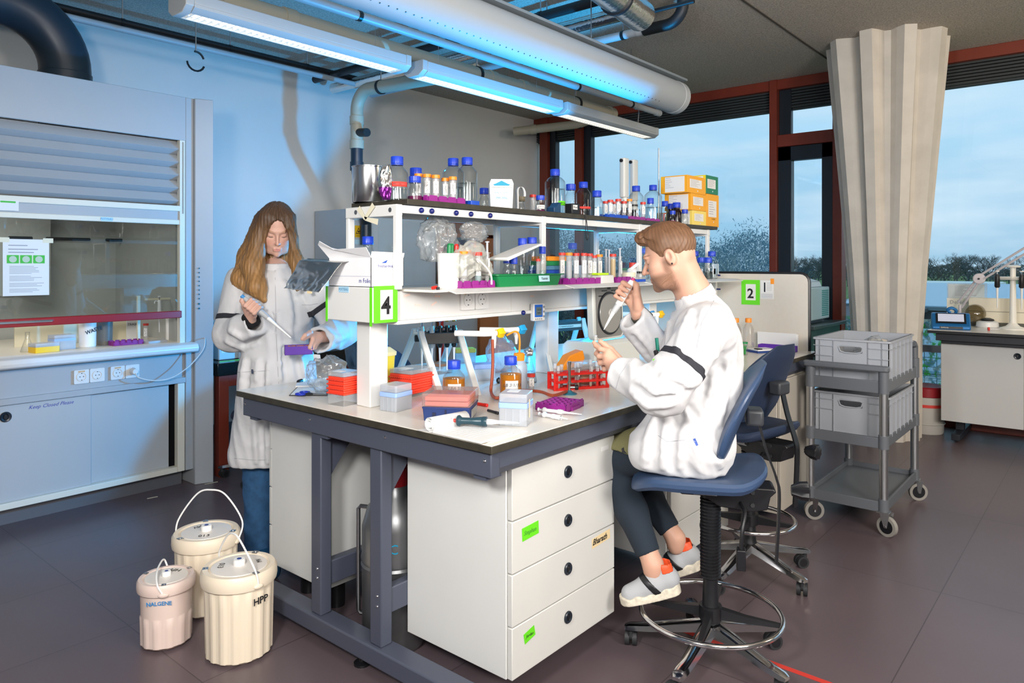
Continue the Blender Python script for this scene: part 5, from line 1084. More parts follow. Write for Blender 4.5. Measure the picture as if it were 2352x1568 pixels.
# red tube rack
A_, B_, C_ = Pz(1277, 898, .9), Pz(1395, 890, .9), Pz(1395, 875, .9); u = (B_-A_); an = math.atan2(u.y, u.x); w = u.length/2; d_ = .035; n_ = Vector((-sin(an), cos(an), 0)); c = (A_+B_)/2 + n_*d_
rt = thing('test_tube_rack', 'red wire-like plastic rack holding small clear tubes in front of the man\'s hand', 'rack', tuple(c), an)
g = MB()
def lattice(zz):
    for k in range(9): x = -w+2*w*k/8; g.box(x-.0015, x+.0015, -d_, d_, zz, zz+.004)
    for k in range(5): y = -d_+2*d_*k/4; g.box(-w-.008, w+.008, y-.0015, y+.0015, zz, zz+.004)
for zz in (.003, .034, .068): lattice(zz)
for y in (-d_-.001, d_-.002):
    for x in (-w, -w*.56, w*.56, w-.008): g.box(x, x+.010, y, y+.003, 0, .072)
    for zz in (.0, .03, .062): g.box(-w, w, y, y+.003, zz, zz+.010)
for s_ in (-1, 1):
    for y in (-d_, d_-.004): g.box(s_*w-.003+(0 if s_ > 0 else -.006), s_*w+.009, y, y+.004, .0, .072)
g.build('rack_body', redp, rt)
Mr = Matrix.Translation(c) @ Matrix.Rotation(an, 4, 'Z'); names = ('leftmost', 'second from left', 'third from left', 'fourth from left', 'fifth from left', 'sixth from left', 'seventh from left', 'rightmost')
rnd = random.Random(9)
for k, (i, j, hh, ty) in enumerate(((0, 0, .095, 0), (0, 2, .10, 0), (1, 2, .095, 0), (3, 1, .10, 0), (3, 0, .105, 1), (5, 0, .115, 1), (4, 2, .10, 0), (6, 2, .10, 0), (6, 0, .105, 1), (7, 1, .085, 0))):
    q = Mr @ Vector((-w+2*w*(i+.5)/8, -d_+2*d_*(j+.5)/4, .008)); lab = 'small clear tube in the red rack, %s column, %s row' % (names[i], ('front', 'second', 'third', 'back')[j])
    t = thing('culture_tube', lab, 'tube', tuple(q), 0, 'clear culture tubes in the red rack'); MB().lathe([(.003, 0), (.0062, .006), (.0065, hh-.018)], 14).build('tube_body', plastic, t); MB().lathe([(.0078, hh-.02), (.0078, hh)], 14).build('cap', clear('frosty_cap', (.95, .97, 1), .05, .2, .3, .45, 'EEF2F6'), t)
    if ty: MB().box(-.0045, .0045, -.0072, -.0066, hh*.45, hh*.75).build('label', paper, t); MB().lathe([(.003, .001), (.0056, .006), (.0056, .03), (.001, .03)], 12).build('contents', clear('pale_medium', 'E8C890', .1, .2, .3, .6, 'D8B070'), t)
# purple rack lying on the bench
c, an, w, d = obox((1242, 940), (1297, 949), (1341, 930)); w = .125; t = thing('tube_rack', 'empty purple tube rack with a honeycomb top lying near the bench edge', 'rack', (c[0]+.005, c[1]+.01, .9), R(0))
a = Pz(1300, 949, .9); b_ = Pz(1341, 932, .9); c2 = Pz(1240, 938, .9); ux = (b_-a); uy = (c2-a); L1 = max(ux.length, .11); L2 = max(uy.length, .115); an = math.atan2(ux.y, ux.x); t.rotation_euler = (0, 0, an); nn = Vector((-sin(an), cos(an), 0)); cc = a+ux.normalized()*L1/2+nn*L2/2; t.location = cc
g = MB(); hw, hd = L1/2, L2/2; g.box(-hw, hw, -hd, hd, 0, .004)
for x in (-hw, hw-.003): g.box(x, x+.003, -hd, hd, 0, .024)
for y in (-hd, hd-.003): g.box(-hw, hw, y, y+.003, 0, .024)
for i in range(5):
    for j in range(5):
        cx, cy = -hw+.005+(2*hw-.01)*(i+.5)/5, -hd+.005+(2*hd-.01)*(j+.5)/5; rr = .0105
        g.rings([[(cx+r_*cos(2*pi*k/6), cy+r_*sin(2*pi*k/6), zz) for k in range(6)] for r_, zz in ((rr, .004), (rr, .026), (rr*.72, .026), (rr*.72, .006))], cap=False)
for k in range(4):
    x = -hw+2*hw*(k+.5)/4; g.box(x-.009, x+.009, -hd-.001, -hd+.001, .02, .031); g.box(-hw-.001, -hw+.001, -hd+2*hd*(k+.5)/4-.009, -hd+2*hd*(k+.5)/4+.009, .02, .031)
g.box(-hw*.4, hw*.5, -hd-.004, -hd, .0, .013); g.build('rack_body', purple, t)
# papers, notebook and the dark pipette at the near corner
pts = [(958, 988), (1130, 1018), (1213, 991), (1075, 965)]; q = [Pz(x, y, .9) for x, y in pts]; c = sum(q, Vector())/4
t = thing('loose_papers', 'loose white papers hanging slightly over the near corner of the bench', 'papers', tuple(c)); g = MB(); P_ = [v-c for v in q]; g.rings([[(v.x, v.y, 0.0004) for v in P_], [(v.x, v.y, .0012) for v in P_]]); g.build('sheet', paper, t); P2 = [Matrix.Rotation(.06, 3, 'Z') @ (v*.93) for v in P_]; MB().rings([[(v.x, v.y, .0013) for v in P2], [(v.x, v.y, .002) for v in P2]]).build('sheet', paper, t)
q = [Pz(x, y, .903) for x, y in ((985, 992), (1105, 1019), (1178, 996), (1068, 975))]; c = sum(q, Vector())/4; t = thing('notebook', 'open writing pad with pencil notes and a rolled-back page under the dark pipette', 'notebook', tuple(c)); P_ = [v-c for v in q]
MB().rings([[(v.x, v.y, 0) for v in P_], [(v.x, v.y, .006) for v in P_]]).build('pages', paper, t)
g = MB()
for k in range(9):
    f0 = .1+.085*k; a = P_[0].lerp(P_[1], f0); b_ = P_[3].lerp(P_[2], f0); n1 = a.lerp(b_, .12); n2 = a.lerp(b_, .86); g.tube([n1+Vector((0, 0, .0063)), n2+Vector((0, 0, .0063))], .0005, 4)
g.build('pencil_lines', mat('faint_pencil_grey', 'B9BCC8', .8), t)
a = P_[0]+Vector((0, 0, .0225)); b_ = P_[3]+Vector((0, 0, .0225)); ax_ = (b_-a).normalized(); nn = Vector((0, 0, 1)).cross(ax_); rr = []
for e_ in (a, b_): rr.append([e_ + (nn*cos(R(tt)) + Vector((0, 0, 1))*sin(R(tt)))*(.012+tt/40000) for tt in range(-100, 620, 24)])
g = MB(); g.rings(rr, close=False, cap=False); o = g.build('rolled_page', paper, t); o.modifiers.new('s', 'SOLIDIFY').thickness = .0005
def lying_pipette(p0, p1, lab, zz=.9, col='22404C', thin=False, nm='pipette'):
    a, b_ = Pz(*p0, zz), Pz(*p1, zz); L_ = (b_-a).length; an = math.atan2((b_-a).y, (b_-a).x); t = thing(nm, lab, 'pipette', tuple(a), an); m = mat('pip_'+col, col, .35); s_ = .55 if thin else 1
    def lz(prof): return [(r*s_, x) for r, x in prof]
    def along(mb, prof, zc): mb.rings([[(x, r*cos(2*pi*k/18), zc+r*sin(2*pi*k/18)) for k in range(18)] for r, x in lz(prof)]); return mb
    zc = zz-zz+.018*s_
    along(MB(), [(.012, 0), (.012, .003), (.006, .005), (.006, .016)], zc).build('push_button', redcap if not thin else m, t)
    along(MB(), [(.007, .016), (.017, .022), (.018, .028), (.011, .036), (.011, .07), (.015, .10), (.0145, L_*.46), (.016, L_*.47), (.016, L_*.53), (.012, L_*.535)], zc).build('handle', m, t)
    along(MB(), [(.009, L_*.535), (.008, L_*.62), (.006, L_*.68), (.0045, L_*.82), (.002, L_)], zc).build('shaft', mat('white_plastic', 'F4F4F2', .3), t); return t
lying_pipette((1036, 978), (1192, 984), 'dark teal pipette with red button lying across the writing pad', .912)
lying_pipette((1236, 946), (1336, 958), 'slim white pipette lying behind the other near the purple rack', .9, 'D8DADC', True); lying_pipette((1238, 956), (1304, 969), 'slim white pipette lying nearest the bench edge', .9, 'E2E4E6', True)
def pen(a, b_, m, lab, r=.005, capm=None):
    a, b_ = Pz(*a, .9+r), Pz(*b_, .9+r); t = thing('pen', lab, 'pen', tuple(a)); v = b_-a; MB().tube([Vector((0, 0, 0)), v*.7], r, 12).build('barrel', m, t); MB().tube([v*.7, v*.96, v], [r*1.15, r*1.1, r*.7], 12).build('pen_cap', capm or m, t); return t
pen((1097, 927), (1120, 931), redp, 'short red plastic pen lying behind the navy tip box', .006); pen((1121, 942), (1145, 949), black, 'black pen lying beside the tip box near the corner', .005)
pen((712, 868), (684, 877), mat('white_plastic', 'F4F4F2', .3), 'marker with black cap and red printing beside the woman\'s coat', .008, black)
# clipboard and scissors
q = [Pz(x, y, .9) for x, y in ((664, 909), (752, 909), (752, 888), (682, 890))]; c = sum(q, Vector())/4; t = thing('clipboard', 'dark clipboard with handwritten sheets on the woman\'s side of the bench', 'clipboard', tuple(c))
P_ = [(v-c) for v in q]; MB().rings([[(v.x, v.y, 0) for v in P_], [(v.x, v.y, .003) for v in P_]]).build('board', black, t); MB().rings([[(v.x*.93, v.y*.93, .0032) for v in P_], [(v.x*.93, v.y*.93, .004) for v in P_]]).build('sheet', paper, t)
q = [Pz(x, y, .9) for x, y in ((679, 889), (735, 889), (735, 880), (683, 880))]; c = sum(q, Vector())/4; P_ = [(v-c) for v in q]; o = MB().rings([[(v.x, v.y, 0) for v in P_], [(v.x, v.y, .006) for v in P_]]).build('note_block', paper, None, tuple(c)); tag(o, 'thin block of note paper behind the clipboard', 'paper')
p = Pz(695, 906, .9045); t = thing('scissors', 'blue-handled scissors lying on the clipboard', 'scissors', (p.x, p.y, .9045), math.atan2(*(lambda v: (v.y, v.x))(Pz(750, 908, .9)-Pz(685, 906, .9))))
bh = mat('scissor_blue', '1B2FA8', .35)
for s_ in (-1, 1): MB().tube([(.0+.018*cos(2*pi*k/16), s_*.02+.012*sin(2*pi*k/16), .006) for k in range(16)], .0045, 8, loop=True).build('handle', bh, t); MB().tube([(.016, s_*.014, .005), (.045, 0, .004), (.12, -s_*.006, .003)], [.005, .004, .001], 6).build('blade', steel if s_ > 0 else black, t)
# tip boxes and bags further back
def simple(nm, px, py, dims, m, lab, cat, lift=0, rz=0, lidm=None, push=0):
    p = Pz(px, py, .9); v = Vector((p.x, p.y, 0)).normalized()*push; t = thing(nm, lab, cat, (p.x+v.x, p.y+v.y, .9+lift), rz); w, d, h = dims
    MB().rbox(-w/2, w/2, -d/2, d/2, 0, h*.72 if lidm else h, .005).build('body', m, t, bev=.002)
    if lidm: MB().rbox(-w/2-.001, w/2+.001, -d/2-.001, d/2+.001, h*.72, h, .006).build('lid', lidm, t, bev=.003)
    return t
bl_ = mat('pale_blue_band', '9DBCF2', .4)
simple('tip_box', 1108, 876, (.10, .075, .075), milky, 'pale blue-lidded tip box behind the left stand\'s right leg', 'tip box', rz=-.5, lidm=bl_, push=.05)
simple('tip_box', 1067, 850, (.11, .08, .075), milky, 'yellow-lidded tip box full of yellow tips behind the left pipette stand', 'tip box', rz=-.6, lidm=mat('tip_yellow', 'F0B040', .4), push=.3)
simple('plastic_tub', 1010, 875, (.09, .09, .05), plastic, 'clear round-cornered tub with brownish rim behind the left pipette stand', 'tub', lidm=mat('cork_brown', '9A6848', .6), push=.25)
crumple('plastic_bag', tuple(Pz(1150, 868, .9)+Vector((.14, .12, .085))), (.08, .07, .10), clear('pinkish_bag', (1, .9, .9), .08, .2, .3, .2, 'F0D8D8'), 'clear bag with a pinkish tint standing behind the LB bottle', 'bag', 14, .3, 1.4)
o = MB().lathe([(.008, 0), (.013, .01), (.011, .02), (.0, .028)], 12).build('black_clip', black, None, tuple(Pz(1095, 878, .9))); tag(o, 'black binder clip on the bench beside the LB bottle', 'clip'); o.location = tuple(Pz(1146, 880, .9))
# digital timer on the trunk
p = PY(1237, 716, 2.0); t = thing('digital_timer', 'white digital timer with a grey display in a blue frame clipped under the shelf trunk', 'timer', (p.x, 2.005, p.z), R(-12))
MB().box(-.034, .034, -.012, .012, -.040, .038).build('case', pw, t, bev=.004); MB().box(-.027, .017, -.0145, -.012, -.022, .033).build('blue_frame', mat('timer_blue', '1B63C8', .35), t); MB().box(-.021, .011, -.0155, -.0145, -.014, .022).build('display', mat('lcd_grey', '5F6E70', .3), t)
g = MB()
for k in range(4): g.cyl((-.022+.011*k, -.012, -.031), (-.022+.011*k, -.0145, -.031), .003, n=8)
for k in range(3): g.cyl((.026, -.012, .022-.021*k), (.026, -.0145, .022-.021*k), .005, n=10)
g.build('button', mat('button_grey', '8A8E92', .4), t)
text('digits', '15:20', .011, ink, t, face((-.005, -.016, .010), (0, -1, 0))); text('digits', '0:45', .011, ink, t, face((-.005, -.016, -.004), (0, -1, 0)))
# centrifuge
cg = mat('centrifuge_grey', 'C9CBC6', .4); cdk = mat('rotor_grey', '7C7A76', .35)
p = Pz(1372, 872, .9); t = thing('centrifuge', 'grey benchtop centrifuge with its round-chambered lid raised, behind the man\'s hands', 'centrifuge', (3.04, 2.04, .9), 0)
MB().ext([(-.12, 0), (-.12, .135), (-.10, .153), (.05, .153), (.08, .13), (.08, 0)], 'x', -.15, .27).build('housing', cg, t, bev=.008)
g = MB()
for k in range(5): g.box(.2705, .272, -.145+.02+.0*k, -.145+.05, .05+.012*k, .056+.012*k)
g.v = [(q_[0], q_[1]+.06, q_[2]) for q_ in g.v]; g.build('vent', black, t)
lid = MB().rbox(-.125, .125, 0, .26, 0, .035, .03); M_ = Matrix.Translation((-.10, .0, .19)) @ Matrix.Rotation(R(14), 4, 'Z') @ Matrix.Rotation(R(88), 4, 'X'); M_ = Matrix.Translation((-.015, -.075, .157)) @ Matrix.Rotation(R(88), 4, 'X') @ Matrix.Scale(1.09, 4); lid.xf(M_); lo = lid.build('raised_lid', cg, t, bev=.006)
L0 = MB().rbox(-.105, .105, .012, .245, .035, .039, .02); L0.xf(M_); L0.build('lid_panel', cdk, t)
def disc(r0, r1, z0, z1, m, nm):
    g = MB().rings([[(r*cos(2*pi*k/48), .118+r*sin(2*pi*k/48), zz) for k in range(48)] for r, zz in ((r0, z0), (r1, z1))]); g.xf(M_); g.build(nm, m, t)
disc(.098, .096, .038, .044, black, 'seal_ring'); disc(.088, .086, .044, .048, mat('lid_disc', '8A8883', .3), 'lid_disc'); disc(.02, .018, .048, .050, mat('hub_grey', 'B4B2AC', .3), 'hub'); disc(.009, .009, .050, .0505, black, 'hub_hole')
g = MB(); g.box(-.012, .012, .226, .238, .039, .041).box(-.06, -.018, .218, .222, .039, .041).box(.018, .06, .218, .222, .039, .041).box(-.085, -.055, .195, .200, .039, .041); g.xf(M_); g.build('lid_slots', black, t)
# second hidden taps near the man
tap(1492, 722, 1.97, '3D8FD0', 'blue-knobbed tap just in front of the man\'s chest'); tap(1512, 722, 1.90, 'E8B810', 'yellow-knobbed tap beside the blue one at the man\'s chest')
# divider with number 2
t = thing('bench_divider', 'beige divider panel with rounded corner at the far end of the bench', 'divider', (4.50, 1.45, .9)); pts = [(0, 0)] + [(0, .415)] ; P_ = [(0, .0), (1.34, 0), (1.34, .468), (.05, .468)] + [(.05-.05*sin(R(a)), .418+.05*cos(R(a))) for a in (22, 45, 68, 90)]
MB().ext(P_, 'x', 0, .022).build('panel', mat('divider_beige', 'CFC8BC', .45, noise=.02), t); MB().tube([(.011, q_[0], q_[1]) for q_ in P_[2:]] + [(.011, 0, 0)], .012, 8).build('edge_trim', black, t)
def onDiv(px, py): return PX(px, py, 4.499)
p = onDiv(1724, 671); s_ = thing('number_sign', 'paper number 2 framed in green tape on the beige divider', 'sign', tuple(p), R(-90)); w = .06; h = .079
MB().box(-w, w, -.0008, 0, -h, h).build('green_tape_frame', tapegreen, s_); MB().box(-w*.52, w*.56, -.0016, -.0008, -h*.64, h*.66).build('paper', paper, s_); text('number', '2', .085, ink, s_, face((0, -.0022, -h*.13), (0, -1, 0)), bold=.002)
p = onDiv(1762, 665); s_ = thing('instruction_note', 'small white printed note held by an orange tape corner beside the number 2 sign', 'note', tuple(p), R(-90)); MB().box(-.042, .042, -.0008, 0, -.058, .058).build('paper', paper, s_); MB().box(-.02, -.011, -.0012, -.0008, -.015, .045).build('black_code_bar', black, s_)
g = MB()
for k in range(6): g.box(-.002, .03, -.0012, -.0008, .042-.009*k, .0435-.009*k); g.box(-.038, .036, -.0012, -.0008, -.028-.005*k, -.0265-.005*k)
g.build('print', printgrey, s_); M_ = MB().bx((.033, -.0015, .053), (.022, .0008, .034)); M_.build('orange_tape', orangep, s_)
# bits at the divider
def sqbottle(px, py, lab, Hh=.20, w=.052):
    p = Pz(px, py, .9); t = thing('culture_bottle', lab, 'bottle', (p.x, p.y, .9), 0, 'orange-capped square bottles by the divider')
    MB().rings([[(x*s_, y*s_, zz) for x, y in rrect(-w/2, w/2, -w/2, w/2, .01)] for s_, zz in ((.95, 0), (1, .005), (1, Hh*.66), (.8, Hh*.76), (.42, Hh*.86), (.42, Hh*.9))]).build('bottle_body', clear('bottle_plastic', (.97, .95, .93), .05, .05, .35, .08, 'EEE8E2'), t); ribcap(.019, .026, Hh*.87).build('cap', orangecap, t)
p = Pz(1718, 812, .9); sqbottle(1719, 806, 'clear square bottle with an orange cap by the divider, right one'); sqbottle(1690, 806, 'clear square bottle with an orange cap by the divider, partly behind the man\'s back')
p = Pz(1708, 815, .9); t = thing('toothpick_jar', 'glass jar with green lid full of green sticks', 'jar', (p.x+.01, p.y, .9)); MB().lathe([(.017, 0), (.018, .003), (.018, .065)], 24).build('jar_glass', glass, t); MB().lathe([(.0195, .065), (.0195, .075)], 24).build('lid', greenp, t)
g = MB(); rnd = random.Random(4)
for k in range(26): a = rnd.uniform(0, 6.28); r_ = rnd.uniform(0, .011); b2 = rnd.uniform(0, 6.28); g.tube([(r_*cos(a), r_*sin(a), .004), (.012*cos(b2), .012*sin(b2), .055)], .0012, 4)
g.build('green_sticks', mat('stick_green', '1E9A3C', .5), t)
o = MB().box(-.012, .012, -.012, .012, 0, .02).build('yellow_cube', yellowp, None, tuple(Pz(1699, 828, .9)), bev=.002); tag(o, 'small yellow plastic cube in front of the jar of green sticks', 'cube')
p = Pz(1692, 822, .9); tube(p.x, p.y, .9, .0105, .075, 'red-capped tube standing left of the jar of green sticks', skirt=True)
t = thing('paper_stand', 'folded white sheets standing against the divider behind the chair', 'paper', (4.47, 1.66, .9)); MB().box(-.002, 0, -.16, .08, 0, .10).build('sheet', paper, t, (0, 0, 0)); MB().box(-.006, -.004, -.15, .09, 0, .104).build('sheet', paper, t)
p = Pz(1800, 800, .9); t = thing('violet_box', 'open violet cardboard box in front of the folded white sheets', 'box', (4.40, 1.60, .9)); g = MB().box(-.03, .03, -.11, .11, 0, .002).box(-.03, -.028, -.11, .11, 0, .035).box(.028, .03, -.11, .11, 0, .035).box(-.03, .03, -.11, -.108, 0, .035).box(-.03, .03, .108, .11, 0, .035); g.build('card_tray', violet, t)
p = Pz(1745, 808, .9); t = thing('blue_device', 'flat device with blue base and white keypad beside the jar of green sticks', 'device', (p.x, p.y, .9), R(-30)); MB().rbox(-.06, .09, -.06, .06, 0, .012, .006).build('base', mat('device_navy', '1E3A7A', .4), t, bev=.002); MB().rbox(-.055, .085, -.055, .055, .012, .02, .006).build('top', pw, t, bev=.002); MB().box(-.05, -.02, -.05, -.01, .020, .026).build('black_block', black, t, bev=.001)
# ================================================================ STOOLS
seatm = mat('blue_polyurethane', '33496A', .42, bump=.12, bscale=900, coat=.1); seatd = mat('dark_blue_polyurethane', '27344C', .45, bump=.1, bscale=900)
def supere(a, b, n=40, p=3.2): return [(a*abs(cos(2*pi*k/n))**(2/p)*(1 if cos(2*pi*k/n) >= 0 else -1), b*abs(sin(2*pi*k/n))**(2/p)*(1 if sin(2*pi*k/n) >= 0 else -1)) for k in range(n)]
def stool(x, y, rz, seat, lab, m=seatm, ringz=.166, ringr=.254, back=True, spin=0, lever=True):
    t = thing('lab_stool', lab, 'stool', (x, y, 0), rz)
    a0 = spin
    for k in range(5):
        a = R(a0+72*k)-rz; c, s = cos(a), sin(a); g = MB()
        rs = []
        for r_, z_, w_, h_ in ((.03, .125, .030, .035), (.10, .112, .028, .030), (.22, .088, .024, .022), (.295, .078, .022, .018), (.31, .074, .014, .012)):
            rs.append([(r_*c - w_*s*dx, r_*s + w_*c*dx, z_+h_*dz) for dx, dz in ((-1, -.5), (-.8, .35), (-.4, .5), (.4, .5), (.8, .35), (1, -.5))])
        g.rings(rs); g.build('base_arm', chrome, t)
        cx, cy = .288*c, .288*s; w = MB(); an = a+R(35+50*k); ax = Vector((cos(an), sin(an), 0))*.011
        cst = MB(); off = Vector((-sin(an), cos(an), 0))*.018
        for s_ in (-1, 1): p = Vector((cx, cy, .0275))+off+ax*s_*1.25; cst.cyl(p-ax*.75, p+ax*.75, .0275, n=24)
        cst.mi(1)
        for s_ in (-1, 1): p = Vector((cx, cy, .0275))+off+ax*s_*1.25; cst.cyl(p-ax*.8, p+ax*.8, .019, n=20)
        cst.mi(0); cst.cyl((cx, cy, .045), (cx, cy, .072), .009, n=10); cst.sph((cx+off.x*.6, cy+off.y*.6, .040), .019, 12, 8)
        cst.build('caster', [rubber, black], t)
    g = MB().lathe([(.033, .10), (.036, .14), (.030, .15), (.026, .30)], 24); g.build('column', black, t)
    g = MB(); pr = []; zz = .30
    while zz < seat-.10: pr += [(.032, zz), (.037, zz+.004), (.037, zz+.008), (.032, zz+.012)]; zz += .012
    g.lathe(pr, 28); g.build('bellows', black, t)
    g = MB().tube([(ringr*cos(2*pi*k/48), ringr*sin(2*pi*k/48), ringz) for k in range(48)], .0095, 12, loop=True); g.build('foot_ring', chrome, t)
    for k in range(4):
        a = R(a0+30+90*k)-rz; c, s = cos(a), sin(a)
        MB().rings([[(r_*c-w_*s*dx, r_*s+w_*c*dx, zc+h_*dz) for dx, dz in ((-1, -1), (-1, 1), (1, 1), (1, -1))] for r_, w_, h_, zc in ((.028, .014, .020, ringz+.0), (.12, .010, .012, ringz-.004), (ringr-.006, .007, .006, ringz-.004))]).build('ring_spoke', black, t)
    MB().lathe([(.040, ringz-.025), (.042, ringz), (.040, ringz+.025)], 24).build('ring_hub', black, t)
    # seat pan and mechanism
    g = MB().ext([(-.20, seat-.075), (-.22, seat-.055), (-.21, seat-.045), (.12, seat-.045), (.15, seat-.06), (.10, seat-.085), (.03, seat-.085), (-.03, seat-.12), (-.14, seat-.13), (-.19, seat-.12)], 'x', -.055, .055); g.build('mechanism', black, t, bev=.004)
    g = MB()
    for px_, pz_ in ((.08, -.068), (-.02, -.07), (-.10, -.06), (-.14, -.06), (-.14, -.105)): g.cyl((-.055, px_, seat+pz_), (-.060, px_, seat+pz_), .008, n=8)
    g.build('bolt', rubber, t); MB().box(-.0565, -.0555, -.02, .06, seat-.082, seat-.058).build('type_label', mat('label_grey', 'B0B2B6', .5), t)
    rs = []; a, b = .225, .235
    for sc, dz in ((.80, -.045), (.95, -.042), (1.0, -.028), (1.0, -.015), (.965, -.004), (.90, 0), (.6, -.004), (.3, -.008), (.02, -.010)):
        ring = []
        for (x_, y_) in supere(a*sc, b*sc):
            yy = y_+.045; up = max(0, (-yy-.08)/.11)**1.6*.045; dn = max(0, (yy-.17)/.08)**2*.022; ring.append((x_, yy, seat+dz+up-dn+(x_/a)**2*.012*(sc > .5)))
        rs.append(ring)
    MB().rings(rs).build('seat', m, t)
    if back:
        g = MB(); rs = []
        for k in range(17):
            f = k/16; z_ = seat+.035+.355*f; hw = .155+.055*sin(pi*min(1, f*1.1)**.8)-.08*max(0, f-.72)**1.2*3; y0 = -.035-.16*f**1.5+.01*f; th = .028-.012*abs(f-.4); th *= min(1, .25+5*min(f, 1-f)); hw *= min(1, .72+1.9*min(f, (1-f)*1.4))
            ring = []
            for (x_, y_) in supere(hw, th, 32, 2.6): ring.append((x_, y0+y_+.35*x_*x_*1.6, z_))
            rs.append(ring)
        g.rings(rs).build('backrest', m, t)
        g = MB().box(-.045, .045, -.18, -.12, seat+.165, seat+.225); g.build('back_bracket', mat('bracket_grey', '33363B', .45), t, bev=.012, seg=3)
        g = MB(); pts = smooth([(0, -.165, seat+.18), (0, -.19, seat+.08), (0, -.225, seat-.02), (0, -.235, seat-.09), (0, -.225, seat-.32)]); rs = [[p_+Vector((dx*.016, dy*.004, 0)) for dx, dy in ((-1, -1), (1, -1), (1, 1), (-1, 1))] for p_ in pts]; g.rings(rs).build('back_strut', black, t)
        g = MB(); n_ = 8; g.rings([[(.0+xx, -.245+(r_ if k % 2 else r_*.8)*cos(2*pi*k/16), seat-.06+(r_ if k % 2 else r_*.8)*sin(2*pi*k/16)) for k in range(16)] for xx, r_ in ((-.03, .018), (-.06, .032), (-.085, .034), (-.09, .024))]); g.xf(Matrix.Translation((0, -.245, seat-.06)) @ Matrix.Rotation(R(90), 4, 'Z') @ Matrix.Translation((0, .245, -seat+.06))); g.build('tension_knob', black, t)
    if lever: 
        MB().tube(smooth([(-.05, -.10, seat-.10), (-.10, -.11, seat-.12), (-.13, -.10, seat-.17), (-.135, -.095, seat-.24)]), .008, 8).box(-.155, -.115, -.11, -.08, seat-.30, seat-.23).build('lever', black, t, bev=.006)
    return t
stool(2.455, 1.135, R(27), .692, 'blue lab stool in front, carrying the seated man, on black bellows column', spin=40.2+180+36, ringz=.175, ringr=.247)
stool(3.27, 1.32, R(-10), .68, 'dark blue empty lab stool behind the seated man, seen from the back', m=seatd, ringz=.25, ringr=.2, spin=250)
stool(3.02, 3.55, R(170), .50, 'dark blue stool on the far side of the bench behind the white column', m=seatd, ringz=.2, ringr=.18, spin=10, lever=False)
stool(2.66, 4.42, R(170), .42, 'low black-wheeled stool parked at the dark stone table behind the woman', m=seatd, ringz=.15, ringr=.18, spin=0, back=False, lever=False)
# ================================================================ TROLLEY + CRATES
FL, FR, RR, RL = (Pz(*q, .13) for q in ((1863, 1141), (2027, 1172), (2083, 1104), (1935, 1062)))
cT = Vector((4.54, 1.145, 0)); w = .375; dd = .74; an = R(-90)
t = thing('service_trolley', 'grey three-shelf service trolley on casters carrying two crates', 'trolley', (cT.x, cT.y, 0), an); tm = mat('trolley_grey', '5C6066', .45, bump=.05); w2, d2 = w/2, dd/2
alu = mat('aluminium_tube', 'B6B8BA', .35, 1)
for sx_ in (-1, 1):
    for sy_ in (-1, 1):
        X_, Y_ = sx_*w2, sy_*d2
        MB().cyl((X_, Y_, .13), (X_, Y_, .86), .0225, n=20).build('post', alu, t)
        for za_, zb2 in ((.125, .19), (.455, .525), (.745, .86)): MB().cyl((X_, Y_, za_), (X_, Y_, zb2), .026, n=20).build('post_collar', tm, t)
        g = MB(); an2 = R(35) if sx_*sy_ > 0 else R(-20); ox, oy = .02*cos(an2), .02*sin(an2); nx, ny = -sin(an2), cos(an2)
        c_ = Vector((X_+ox, Y_+oy, .052)); ax = Vector((nx, ny, 0))
        g.cyl(c_-ax*.012, c_+ax*.012, .052, n=32); g.mi(1).cyl(c_-ax*.0135, c_+ax*.0135, .036, n=28); g.mi(2).cyl(c_-ax*.022, c_+ax*.022, .006, n=10)
        for s_ in (-1, 1):
            b_ = c_+ax*.020*s_; g.add([b_+Vector((-.028, 0, .072)), b_+Vector((.02, 0, .072)), b_+Vector((.008, 0, -.006)), b_+Vector((-.006, 0, -.006)), b_+Vector((-.028, 0, .072))+ax*.002, b_+Vector((.02, 0, .072))+ax*.002, b_+Vector((.008, 0, -.006))+ax*.002, b_+Vector((-.006, 0, -.006))+ax*.002], [(0, 1, 2, 3), (7, 6, 5, 4), (0, 4, 5, 1), (1, 5, 6, 2), (2, 6, 7, 3), (3, 7, 4, 0)])
        g.box(X_-.03, X_+.03, Y_-.028, Y_+.028, .120, .127); g.build('caster', [mat('wheel_grey', '8F8C86', .6), black, steel], t)
for zt in (.13, .465):
    g = MB(); g.box(-w2, w2, -d2, d2, zt+.012, zt+.018)
    for y_ in (-d2-.012, d2): g.box(-w2, w2, y_, y_+.012, zt-.01, zt+.045)
    for x_ in (-w2-.012, w2): g.box(x_, x_+.012, -d2, d2, zt-.01, zt+.045)
    g.build('shelf_tray', tm, t, bev=.002)
g = MB(); g.box(-w2, w2, -d2, d2, .775, .783)
for y_ in (-d2-.012, d2): g.box(-w2, w2, y_, y_+.012, .745, .81)
for x_ in (-w2-.012, w2): g.box(x_, x_+.012, -d2, d2, .745, .81)
g.build('shelf_tray', tm, t, bev=.003)
MB().rbox(-w2-.035, w2+.03, -d2-.035, -d2+.02, .86, .89, .02).build('handle_rim', tm, t, bev=.008); 
MB().tube([(w2, d2, .86), (w2, d2, .93), (w2, d2-.03, .95)], .02, 14).build('handle_grip', tm, t)
crm = mat('crate_grey', '9DA1A8', .45)
